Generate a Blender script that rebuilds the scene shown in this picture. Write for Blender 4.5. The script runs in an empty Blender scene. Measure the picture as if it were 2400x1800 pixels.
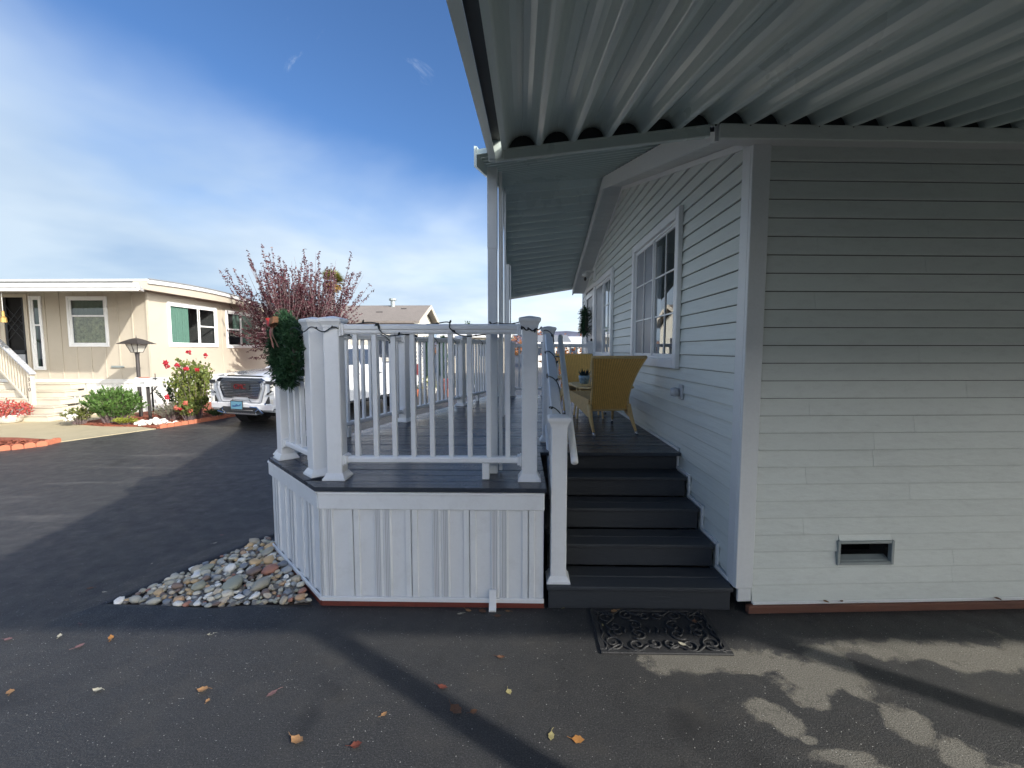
import bpy, math, random
from mathutils import Vector, Matrix, noise
R = math.radians
random.seed(7)
scene = bpy.context.scene
C = scene.collection

# ------------------------------------------------------------------ camera
cam_data = bpy.data.cameras.new('camera')
cam_data.sensor_width = 36.0
cam_data.lens = 15.6
cam_data.clip_start = 0.05
cam_data.clip_end = 6000
cam = bpy.data.objects.new('camera', cam_data)
cam.location = (0, 0, 1.725)
cam.rotation_euler = (R(90 - 4.40), 0, R(1.21))
C.objects.link(cam)
scene.camera = cam

# ------------------------------------------------------------------ sky and sun
SUN = Vector((1.55, -1.04, 1.0)).normalized()
SUN_EL = math.asin(SUN.z)
SUN_ROT = math.atan2(SUN.x, SUN.y)
world = bpy.data.worlds.new('World')
scene.world = world
world.use_nodes = True
wt = world.node_tree
wt.nodes.clear()
def wn(t, **k):
    n = wt.nodes.new(t)
    for a, b in k.items():
        setattr(n, a, b)
    return n
def wl(a, b):
    wt.links.new(a, b)
def wmath(op, a, b=None, clamp=False):
    n = wn('ShaderNodeMath', operation=op)
    n.use_clamp = clamp
    for i, s in enumerate((a, b)):
        if s is None:
            continue
        if isinstance(s, (int, float)):
            n.inputs[i].default_value = s
        else:
            wl(s, n.inputs[i])
    return n.outputs[0]
sky = wn('ShaderNodeTexSky', sky_type='NISHITA')
sky.sun_disc = False
sky.sun_elevation = SUN_EL
sky.sun_rotation = SUN_ROT
sky.air_density = 1.0
sky.dust_density = 0.6
sky.ozone_density = 3.0
tc = wn('ShaderNodeTexCoord')
nrm = wn('ShaderNodeVectorMath', operation='NORMALIZE')
wl(tc.outputs['Generated'], nrm.inputs[0])
sep = wn('ShaderNodeSeparateXYZ')
wl(nrm.outputs[0], sep.inputs[0])
zz = wmath('MAXIMUM', sep.outputs['Z'], 0.0)
den = wmath('ADD', zz, 0.16)
comb = wn('ShaderNodeCombineXYZ')
wl(wmath('DIVIDE', sep.outputs['X'], den), comb.inputs[0])
wl(wmath('DIVIDE', sep.outputs['Y'], den), comb.inputs[1])
# a thin bank of cloud whose upper edge runs across the sky
dotn = wn('ShaderNodeVectorMath', operation='DOT_PRODUCT')
wl(nrm.outputs[0], dotn.inputs[0])
dotn.inputs[1].default_value = (-0.311, 0.128, -0.941)
n1 = wn('ShaderNodeTexNoise')
n1.inputs['Scale'].default_value = 0.75
n1.inputs['Detail'].default_value = 5
n1.inputs['Roughness'].default_value = 0.5
n1.inputs['Distortion'].default_value = 0.35
wl(comb.outputs[0], n1.inputs['Vector'])
dot2 = wn('ShaderNodeVectorMath', operation='DOT_PRODUCT')     # mirrored veil added round the unseen opposite horizon for fill light
wl(nrm.outputs[0], dot2.inputs[0])
dot2.inputs[1].default_value = (0.46, -0.31, -0.832)
bank = wmath('ADD', wmath('MAXIMUM', dotn.outputs['Value'], dot2.outputs['Value']), wmath('MULTIPLY', wmath('SUBTRACT', n1.outputs['Fac'], 0.5), 0.42))
mr = wn('ShaderNodeMapRange', interpolation_type='SMOOTHSTEP')
wl(bank, mr.inputs['Value'])
mr.inputs['From Min'].default_value = -0.20
mr.inputs['From Max'].default_value = 0.08
mr.inputs['To Min'].default_value = 0.0
mr.inputs['To Max'].default_value = 0.90
# small torn wisps
n2 = wn('ShaderNodeTexNoise')
n2.inputs['Scale'].default_value = 3.1
n2.inputs['Detail'].default_value = 9
n2.inputs['Roughness'].default_value = 0.62
n2.inputs['Distortion'].default_value = 0.9
wl(comb.outputs[0], n2.inputs['Vector'])
mr2 = wn('ShaderNodeMapRange', interpolation_type='SMOOTHSTEP')
wl(n2.outputs['Fac'], mr2.inputs['Value'])
mr2.inputs['From Min'].default_value = 0.63
mr2.inputs['From Max'].default_value = 0.80
mr2.inputs['To Max'].default_value = 0.75
mask = wmath('MAXIMUM', mr.outputs[0], mr2.outputs[0], True)
# uneven brightness inside the bank
n3 = wn('ShaderNodeTexNoise')
n3.inputs['Scale'].default_value = 0.9
n3.inputs['Detail'].default_value = 4
wl(comb.outputs[0], n3.inputs['Vector'])
ramp = wn('ShaderNodeValToRGB')
ramp.color_ramp.elements[0].position = 0.36
ramp.color_ramp.elements[0].color = (2.6, 3.6, 4.9, 1)
ramp.color_ramp.elements[1].position = 0.60
ramp.color_ramp.elements[1].color = (4.3, 5.1, 5.8, 1)
wl(n3.outputs['Fac'], ramp.inputs['Fac'])
tint = wn('ShaderNodeMix', data_type='RGBA', blend_type='MULTIPLY')
tint.inputs['Factor'].default_value = 1
wl(sky.outputs[0], tint.inputs['A'])
tint.inputs['B'].default_value = (0.68, 0.90, 1.15, 1)
mix = wn('ShaderNodeMix', data_type='RGBA')
wl(mask, mix.inputs['Factor'])
wl(tint.outputs['Result'], mix.inputs['A'])
# thin cloud scatters sunlight forward: glow added towards the unseen sun side for fill
dots = wn('ShaderNodeVectorMath', operation='DOT_PRODUCT')
wl(nrm.outputs[0], dots.inputs[0])
dots.inputs[1].default_value = SUN
half = wmath('ADD', wmath('MULTIPLY', dots.outputs['Value'], 0.5), 0.5)
glow = wn('ShaderNodeVectorMath', operation='SCALE')
glow.inputs[0].default_value = (1.0, 0.95, 0.87)
wl(wmath('MULTIPLY', wmath('POWER', half, 2.2), 42.0), glow.inputs['Scale'])
lit = wn('ShaderNodeVectorMath', operation='ADD')
wl(ramp.outputs['Color'], lit.inputs[0])
wl(glow.outputs[0], lit.inputs[1])
wl(lit.outputs[0], mix.inputs['B'])
bg = wn('ShaderNodeBackground')
bg.inputs['Strength'].default_value = 0.064
wl(mix.outputs['Result'], bg.inputs['Color'])
out = wn('ShaderNodeOutputWorld')
wl(bg.outputs[0], out.inputs['Surface'])

sun_data = bpy.data.lights.new('sun', 'SUN')
sun_data.energy = 2.6
sun_data.angle = R(0.9)
sun_data.color = (1.0, 0.94, 0.85)
sun = bpy.data.objects.new('sun', sun_data)
sun.rotation_euler = SUN.to_track_quat('Z', 'Y').to_euler()
sun.location = (20, -14, 18)
C.objects.link(sun)

vs = scene.view_settings
vs.view_transform = 'Standard'
vs.look = 'None'
vs.exposure = 1.27
vs.gamma = 1.0
vs.use_curve_mapping = False
scene.cycles.max_bounces = 8
scene.cycles.diffuse_bounces = 4
scene.cycles.glossy_bounces = 4
scene.cycles.transmission_bounces = 6
scene.cycles.transparent_max_bounces = 8
scene.cycles.use_adaptive_sampling = True
scene.cycles.use_denoising = True
# ------------------------------------------------------------------ helpers: materials
def _mat(name):
    m = bpy.data.materials.new(name)
    m.use_nodes = True
    nt = m.node_tree
    return m, nt, nt.nodes['Principled BSDF']
def nd(nt, t, ins=None, **k):
    n = nt.nodes.new(t)
    for a, b in k.items():
        setattr(n, a, b)
    if ins:
        for a, b in ins.items():
            if hasattr(b, 'is_linked') or isinstance(b, bpy.types.NodeSocket):
                nt.links.new(b, n.inputs[a])
            else:
                n.inputs[a].default_value = b
    return n
def mth(nt, op, a, b=0.0, c=None, clamp=False):
    n = nt.nodes.new('ShaderNodeMath')
    n.operation = op
    n.use_clamp = clamp
    for i, s in enumerate((a, b, c)):
        if s is None:
            continue
        if isinstance(s, (int, float)):
            n.inputs[i].default_value = s
        else:
            nt.links.new(s, n.inputs[i])
    return n.outputs[0]
def mixc(nt, fac, a, b, blend='MIX'):
    n = nt.nodes.new('ShaderNodeMix')
    n.data_type = 'RGBA'
    n.blend_type = blend
    for k, s in (('Factor', fac), ('A', a), ('B', b)):
        if isinstance(s, bpy.types.NodeSocket):
            nt.links.new(s, n.inputs[k])
        elif isinstance(s, (int, float)):
            n.inputs[k].default_value = s
        else:
            n.inputs[k].default_value = (*s, 1)
    return n.outputs['Result']
def world_pos(nt):
    return nd(nt, 'ShaderNodeNewGeometry').outputs['Position']
def ramp_node(nt, fac, stops, interp='LINEAR'):
    n = nt.nodes.new('ShaderNodeValToRGB')
    n.color_ramp.interpolation = interp
    els = n.color_ramp.elements
    while len(els) < len(stops):
        els.new(0.5)
    for e, (p, c) in zip(els, stops):
        e.position = p
        e.color = (*c, 1) if len(c) == 3 else c
    nt.links.new(fac, n.inputs['Fac'])
    return n.outputs['Color']
def pm(name, col, rough=0.5, metal=0.0, var=0.12, scale=4.0, fine=0.05, fscale=60.0, bump=0.0, bscale=80.0, spec=0.5,
       coat=0.0, dirt=0.0, dirt_col=(0.12, 0.10, 0.08), piece=0.04, stretch=None, transl=0.0):
    """painted / plain surface: broad and fine mottling, per-piece variation, faint grime and relief"""
    m, nt, b = _mat(name)
    pos = world_pos(nt)
    if stretch:
        mp = nd(nt, 'ShaderNodeMapping', {'Vector': pos})
        mp.inputs['Scale'].default_value = stretch
        pos = mp.outputs[0]
    n1 = nd(nt, 'ShaderNodeTexNoise', {'Vector': pos, 'Scale': scale, 'Detail': 5.0, 'Roughness': 0.6})
    n2 = nd(nt, 'ShaderNodeTexNoise', {'Vector': pos, 'Scale': fscale, 'Detail': 3.0})
    oi = nd(nt, 'ShaderNodeObjectInfo')
    v = mth(nt, 'ADD', mth(nt, 'MULTIPLY', mth(nt, 'SUBTRACT', n1.outputs['Fac'], 0.5), var * 2), 1.0)
    v = mth(nt, 'ADD', v, mth(nt, 'MULTIPLY', mth(nt, 'SUBTRACT', n2.outputs['Fac'], 0.5), fine * 2))
    v = mth(nt, 'ADD', v, mth(nt, 'MULTIPLY', mth(nt, 'SUBTRACT', oi.outputs['Random'], 0.5), piece * 2))
    hv = nd(nt, 'ShaderNodeHueSaturation', {'Color': (*col, 1), 'Value': v})
    colr = hv.outputs[0]
    if dirt > 0:
        n3 = nd(nt, 'ShaderNodeTexNoise', {'Vector': pos, 'Scale': scale * 2.3, 'Detail': 8.0, 'Roughness': 0.7})
        f = nd(nt, 'ShaderNodeMapRange', {'Value': n3.outputs['Fac'], 'From Min': 0.5, 'From Max': 0.8, 'To Max': dirt})
        colr = mixc(nt, f.outputs[0], colr, dirt_col)
    nt.links.new(colr, b.inputs['Base Color'])
    rr = mth(nt, 'ADD', mth(nt, 'MULTIPLY', mth(nt, 'SUBTRACT', n1.outputs['Fac'], 0.5), 0.3), rough, clamp=True)
    nt.links.new(rr, b.inputs['Roughness'])
    b.inputs['Metallic'].default_value = metal
    b.inputs['Specular IOR Level'].default_value = spec
    b.inputs['Coat Weight'].default_value = coat
    if bump > 0:
        n4 = nd(nt, 'ShaderNodeTexNoise', {'Vector': pos, 'Scale': bscale, 'Detail': 4.0})
        bp = nd(nt, 'ShaderNodeBump', {'Height': n4.outputs['Fac'], 'Strength': bump, 'Distance': 0.01})
        nt.links.new(bp.outputs[0], b.inputs['Normal'])
    if transl > 0:
        tr = nd(nt, 'ShaderNodeBsdfTranslucent', {'Color': colr})
        ms = nd(nt, 'ShaderNodeMixShader', {0: transl})
        nt.links.new(b.outputs[0], ms.inputs[1])
        nt.links.new(tr.outputs[0], ms.inputs[2])
        nt.links.new(ms.outputs[0], nt.nodes['Material Output'].inputs['Surface'])
    return m
def leaf_mat(name, cols, rough=0.55, transl=0.3, scale=9.0):
    """foliage: colour picked from a ramp by a noise in space so that clumps and single leaves differ"""
    m, nt, b = _mat(name)
    pos = world_pos(nt)
    n1 = nd(nt, 'ShaderNodeTexNoise', {'Vector': pos, 'Scale': scale, 'Detail': 6.0, 'Roughness': 0.75})
    k = len(cols)
    c = ramp_node(nt, n1.outputs['Fac'], [(0.28 + 0.44 * i / max(1, k - 1), cc) for i, cc in enumerate(cols)])
    nt.links.new(c, b.inputs['Base Color'])
    b.inputs['Roughness'].default_value = rough
    b.inputs['Specular IOR Level'].default_value = 0.35
    tr = nd(nt, 'ShaderNodeBsdfTranslucent', {'Color': c})
    ms = nd(nt, 'ShaderNodeMixShader', {0: transl})
    nt.links.new(b.outputs[0], ms.inputs[1])
    nt.links.new(tr.outputs[0], ms.inputs[2])
    nt.links.new(ms.outputs[0], nt.nodes['Material Output'].inputs['Surface'])
    return m

M = {}
M['vinyl'] = pm('white_vinyl', (0.82, 0.83, 0.83), 0.36, var=0.04, fine=0.02, dirt=0.16, dirt_col=(0.42, 0.41, 0.38), piece=0.02)
M['skirt'] = pm('skirting_vinyl', (0.74, 0.76, 0.77), 0.42, var=0.06, fine=0.03, dirt=0.22, dirt_col=(0.36, 0.35, 0.33))
M['siding'] = pm('grey_siding', (0.65, 0.69, 0.655), 0.46, var=0.07, fine=0.05, fscale=90, bump=0.22, bscale=14, dirt=0.22, dirt_col=(0.30, 0.30, 0.27), piece=0.025, stretch=(1, 0.25, 3))
M['trim'] = pm('grey_white_trim', (0.72, 0.74, 0.74), 0.42, var=0.04, dirt=0.08, dirt_col=(0.3, 0.3, 0.28))
M['soffit'] = pm('soffit', (0.62, 0.64, 0.63), 0.5, var=0.05)
M['awning'] = pm('awning_metal', (0.54, 0.62, 0.585), 0.30, metal=0.0, var=0.04, scale=1.2, fine=0.02, spec=0.6, stretch=(1, 0.3, 1))
M['channel'] = pm('painted_gap_shade', (0.035, 0.037, 0.04), 0.6)  # dark tone stands for the shade inside the channel and roof gaps
M['deck'] = pm('deck_board', (0.030, 0.038, 0.052), 0.25, var=0.22, scale=3.0, fine=0.12, fscale=120, bump=0.25, bscale=60, piece=0.12, spec=0.55, stretch=(0.25, 3.0, 1.0))
M['step'] = pm('step_board', (0.042, 0.047, 0.054), 0.55, var=0.20, scale=3.0, fine=0.14, fscale=120, bump=0.25, bscale=60, piece=0.10, stretch=(0.25, 3.0, 2.0))
M['red_wood'] = pm('red_stained_wood', (0.17, 0.036, 0.022), 0.7, var=0.35, scale=6, bump=0.3, dirt=0.4, dirt_col=(0.05, 0.02, 0.015))
M['brown_wood'] = pm('weathered_red_wood', (0.15, 0.062, 0.040), 0.8, var=0.4, scale=7, bump=0.35, dirt=0.5, dirt_col=(0.07, 0.05, 0.04), stretch=(0.4, 1, 3))
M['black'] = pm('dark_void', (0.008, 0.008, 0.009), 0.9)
M['rubber'] = pm('black_rubber', (0.022, 0.023, 0.025), 0.6, var=0.3, scale=9, bump=0.4, bscale=120, dirt=0.3, dirt_col=(0.07, 0.068, 0.062))
M['galv'] = pm('galvanised', (0.30, 0.34, 0.34), 0.45, metal=0.3, var=0.2, scale=14)
M['wire'] = pm('green_black_wire', (0.010, 0.017, 0.017), 0.5)
M['needle'] = leaf_mat('fir_needles', [(0.006, 0.020, 0.010), (0.016, 0.052, 0.022), (0.030, 0.085, 0.036), (0.05, 0.12, 0.05)], 0.6, 0.1, 30)
M['red_ribbon'] = pm('red_ribbon', (0.22, 0.010, 0.010), 0.45, var=0.3, scale=30)
M['tan_ribbon'] = pm('tan_ribbon', (0.17, 0.085, 0.045), 0.7, var=0.4, scale=40)
M['alu'] = pm('aluminium', (0.62, 0.63, 0.65), 0.25, metal=0.9, var=0.05)
M['chrome'] = pm('chrome', (0.72, 0.73, 0.75), 0.09, metal=1.0, var=0.03)
M['beige'] = pm('beige_siding', (0.46, 0.415, 0.34), 0.75, var=0.07, scale=1.5, fine=0.05, bump=0.15, bscale=60, dirt=0.15, dirt_col=(0.30, 0.25, 0.18))
M['cream'] = pm('cream_paint', (0.54, 0.49, 0.40), 0.6, var=0.08, dirt=0.2, dirt_col=(0.35, 0.3, 0.22))
M['white_paint'] = pm('white_paint', (0.66, 0.66, 0.64), 0.5, var=0.05, dirt=0.12, dirt_col=(0.45, 0.42, 0.36))
M['truck'] = pm('white_car_paint', (0.66, 0.67, 0.68), 0.18, var=0.015, fine=0.0, coat=0.9, piece=0.0)
M['tyre'] = pm('tyre', (0.018, 0.018, 0.019), 0.8, var=0.2, bump=0.2)
M['dark_plastic'] = pm('dark_plastic', (0.022, 0.023, 0.025), 0.45)
M['lamp_metal'] = pm('dark_lamp_metal', (0.055, 0.05, 0.05), 0.5, metal=0.3, var=0.2, dirt=0.4, dirt_col=(0.12, 0.08, 0.05))
M['frosted'] = pm('frosted_glass', (0.60, 0.58, 0.52), 0.35)
M['terracotta'] = pm('terracotta', (0.46, 0.155, 0.085), 0.85, var=0.25, scale=9, dirt=0.3, dirt_col=(0.25, 0.16, 0.11))
M['concrete'] = pm('concrete', (0.44, 0.38, 0.245), 0.85, var=0.16, scale=1.2, fine=0.10, fscale=80, bump=0.25, bscale=60, dirt=0.4, dirt_col=(0.22, 0.19, 0.13))
M['mulch'] = pm('red_mulch', (0.30, 0.085, 0.045), 0.95, var=0.5, scale=16, fine=0.5, fscale=45, bump=1.0, bscale=35, dirt=0.5, dirt_col=(0.10, 0.04, 0.025))
M['bark'] = pm('bark', (0.14, 0.105, 0.095), 0.85, var=0.3, scale=12, bump=0.5)
M['twig'] = pm('twig', (0.20, 0.15, 0.15), 0.8, var=0.3, scale=12)
M['roof_shingle'] = pm('roof_shingle', (0.21, 0.185, 0.165), 0.9, var=0.2, scale=3, fine=0.35, fscale=22, bump=0.4, bscale=25)
M['roof_white'] = pm('white_roof', (0.62, 0.63, 0.62), 0.5, var=0.06, dirt=0.15, dirt_col=(0.45, 0.43, 0.4))
M['roof_edge'] = pm('dark_roof_edge', (0.20, 0.21, 0.22), 0.6)
M['curtain_green'] = pm('green_curtain', (0.20, 0.36, 0.29), 0.9, var=0.15, scale=8)
M['curtain_dark'] = pm('sheer_green_curtain', (0.10, 0.155, 0.115), 0.9, var=0.3, scale=10)
M['curtain_white'] = pm('white_curtain', (0.62, 0.64, 0.66), 0.9, var=0.1)
M['screen'] = pm('insect_screen', (0.21, 0.225, 0.24), 0.7, var=0.05)
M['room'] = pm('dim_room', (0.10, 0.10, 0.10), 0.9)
M['door_grey'] = pm('grey_door', (0.42, 0.44, 0.48), 0.5, var=0.05)
M['porcelain'] = pm('grey_fixture', (0.50, 0.52, 0.54), 0.4)
M['white_stone'] = pm('white_stone', (0.70, 0.67, 0.62), 0.8, var=0.2, scale=20)
M['deck_band'] = M['skirt']

def glass_mat(name, tint=(0.9, 0.95, 0.95), clear=0.75, rough=0.01):
    """window pane: partly clear, mirror-like reflection that grows towards grazing angles (Fresnel)"""
    m, nt, b = _mat(name)
    nt.nodes.remove(b)
    fr = nd(nt, 'ShaderNodeLayerWeight', {'Blend': 0.5})
    n1 = nd(nt, 'ShaderNodeTexNoise', {'Vector': world_pos(nt), 'Scale': 1.6, 'Detail': 1.0})
    bp = nd(nt, 'ShaderNodeBump', {'Height': n1.outputs['Fac'], 'Strength': 0.03, 'Distance': 0.05})
    gl = nd(nt, 'ShaderNodeBsdfGlossy', {'Roughness': rough, 'Color': (0.95, 0.97, 1, 1), 'Normal': bp.outputs[0]})
    tr = nd(nt, 'ShaderNodeBsdfTransparent', {'Color': (*[t * clear for t in tint], 1)})
    f = mth(nt, 'ADD', mth(nt, 'MULTIPLY', mth(nt, 'POWER', fr.outputs['Facing'], 4.0), 0.93), 0.07, clamp=True)
    ms = nd(nt, 'ShaderNodeMixShader', {0: f})
    nt.links.new(tr.outputs[0], ms.inputs[1])
    nt.links.new(gl.outputs[0], ms.inputs[2])
    nt.links.new(ms.outputs[0], nt.nodes['Material Output'].inputs['Surface'])
    return m
M['glass'] = glass_mat('window_glass')
M['car_glass'] = glass_mat('car_glass', (0.5, 0.55, 0.6), 0.35)

def vent_mat():
    """perforated skirting strip: rows of short staggered slots, coloured dark for the shade inside them"""
    m, nt, b = _mat('perforated_vinyl')
    tcn = nd(nt, 'ShaderNodeTexCoord')
    s = nd(nt, 'ShaderNodeSeparateXYZ', {0: tcn.outputs['UV']})
    u = mth(nt, 'MULTIPLY', s.outputs[0], 3.0)
    row = mth(nt, 'FLOOR', u)
    v = mth(nt, 'ADD', mth(nt, 'MULTIPLY', s.outputs[1], 44.0), mth(nt, 'MULTIPLY', row, 0.5))
    fu = mth(nt, 'ABSOLUTE', mth(nt, 'SUBTRACT', mth(nt, 'FRACT', u), 0.5))
    fv = mth(nt, 'ABSOLUTE', mth(nt, 'SUBTRACT', mth(nt, 'FRACT', v), 0.5))
    slot = mth(nt, 'MULTIPLY', mth(nt, 'LESS_THAN', fu, 0.17), mth(nt, 'LESS_THAN', fv, 0.29))
    c = mixc(nt, slot, (0.70, 0.72, 0.74), (0.10, 0.105, 0.115))  # slot shade is put into the colour, the strip has no holes
    nt.links.new(c, b.inputs['Base Color'])
    b.inputs['Roughness'].default_value = 0.45
    return m
M['vent'] = vent_mat()

def stone_mat():
    m, nt, b = _mat('river_stone')
    oi = nd(nt, 'ShaderNodeObjectInfo')
    tcn = nd(nt, 'ShaderNodeTexCoord')
    cols = [(0.66, 0.60, 0.47), (0.36, 0.34, 0.27), (0.22, 0.24, 0.26), (0.52, 0.34, 0.20), (0.76, 0.72, 0.62), (0.44, 0.38, 0.28), (0.60, 0.50, 0.36),
            (0.33, 0.33, 0.25), (0.22, 0.16, 0.13), (0.56, 0.40, 0.22), (0.46, 0.44, 0.36), (0.40, 0.19, 0.13), (0.80, 0.77, 0.70), (0.48, 0.45, 0.36), (0.38, 0.38, 0.36)]
    c = ramp_node(nt, oi.outputs['Random'], [(i / len(cols), cc) for i, cc in enumerate(cols)], 'CONSTANT')
    n1 = nd(nt, 'ShaderNodeTexNoise', {'Vector': tcn.outputs['Object'], 'Scale': 28.0, 'Detail': 8.0, 'Roughness': 0.7})
    n2 = nd(nt, 'ShaderNodeTexNoise', {'Vector': world_pos(nt), 'Scale': 220.0, 'Detail': 3.0})
    v = mth(nt, 'ADD', mth(nt, 'MULTIPLY', mth(nt, 'ADD', n1.outputs['Fac'], n2.outputs['Fac']), 0.60), 0.62)
    hv = nd(nt, 'ShaderNodeHueSaturation', {'Color': c, 'Value': v})
    nt.links.new(hv.outputs[0], b.inputs['Base Color'])
    b.inputs['Roughness'].default_value = 0.55
    return m
M['stone'] = stone_mat()

def leaf_litter_mat(name, col):
    return pm(name, col, 0.6, var=0.45, scale=45, fine=0.3, fscale=160, transl=0.15)
LEAFC = {'tan': (0.33, 0.19, 0.09), 'orange': (0.42, 0.20, 0.06), 'red': (0.15, 0.045, 0.03), 'mauve': (0.19, 0.11, 0.11), 'yellow': (0.36, 0.32, 0.15),
         'pale': (0.44, 0.42, 0.33), 'brown': (0.14, 0.07, 0.04)}
for k_, c_ in LEAFC.items():
    M['leaf_' + k_] = leaf_litter_mat('fallen_leaf_' + k_, c_)

def weave_mat(name, col, dark, su, sv):
    """rattan weave in uv: over-and-under strands with relief"""
    m, nt, b = _mat(name)
    tcn = nd(nt, 'ShaderNodeTexCoord')
    s = nd(nt, 'ShaderNodeSeparateXYZ', {0: tcn.outputs['UV']})
    u = mth(nt, 'MULTIPLY', s.outputs[0], su)
    v = mth(nt, 'MULTIPLY', s.outputs[1], sv)
    wu = mth(nt, 'ABSOLUTE', mth(nt, 'SINE', mth(nt, 'MULTIPLY', u, math.pi)))
    wv = mth(nt, 'ABSOLUTE', mth(nt, 'SINE', mth(nt, 'MULTIPLY', v, math.pi)))
    par = mth(nt, 'MODULO', mth(nt, 'ADD', mth(nt, 'FLOOR', u), mth(nt, 'FLOOR', v)), 2.0)
    h = mth(nt, 'ADD', mth(nt, 'MULTIPLY', mth(nt, 'POWER', wu, 0.5), par), mth(nt, 'MULTIPLY', mth(nt, 'POWER', wv, 0.5), mth(nt, 'SUBTRACT', 1.0, par)))
    gap = mth(nt, 'POWER', mth(nt, 'MULTIPLY', wu, mth(nt, 'ADD', mth(nt, 'MULTIPLY', wv, 0.4), 0.6)), 0.55)
    n1 = nd(nt, 'ShaderNodeTexNoise', {'Vector': world_pos(nt), 'Scale': 35.0, 'Detail': 4.0})
    c = mixc(nt, mth(nt, 'MULTIPLY', gap, mth(nt, 'ADD', n1.outputs['Fac'], 0.5), clamp=True), dark, col)
    nt.links.new(c, b.inputs['Base Color'])
    b.inputs['Roughness'].default_value = 0.5
    bp = nd(nt, 'ShaderNodeBump', {'Height': h, 'Strength': 0.6, 'Distance': 0.006})
    nt.links.new(bp.outputs[0], b.inputs['Normal'])
    return m
M['weave'] = weave_mat('rattan_weave', (0.98, 0.60, 0.17), (0.56, 0.27, 0.05), 20, 46)
M['weave2'] = weave_mat('rattan_weave_seat', (0.86, 0.58, 0.25), (0.42, 0.24, 0.08), 26, 26)
M['rattan'] = pm('rattan_cane', (0.78, 0.54, 0.24), 0.5, var=0.3, scale=40, bump=0.4, bscale=160)

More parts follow.
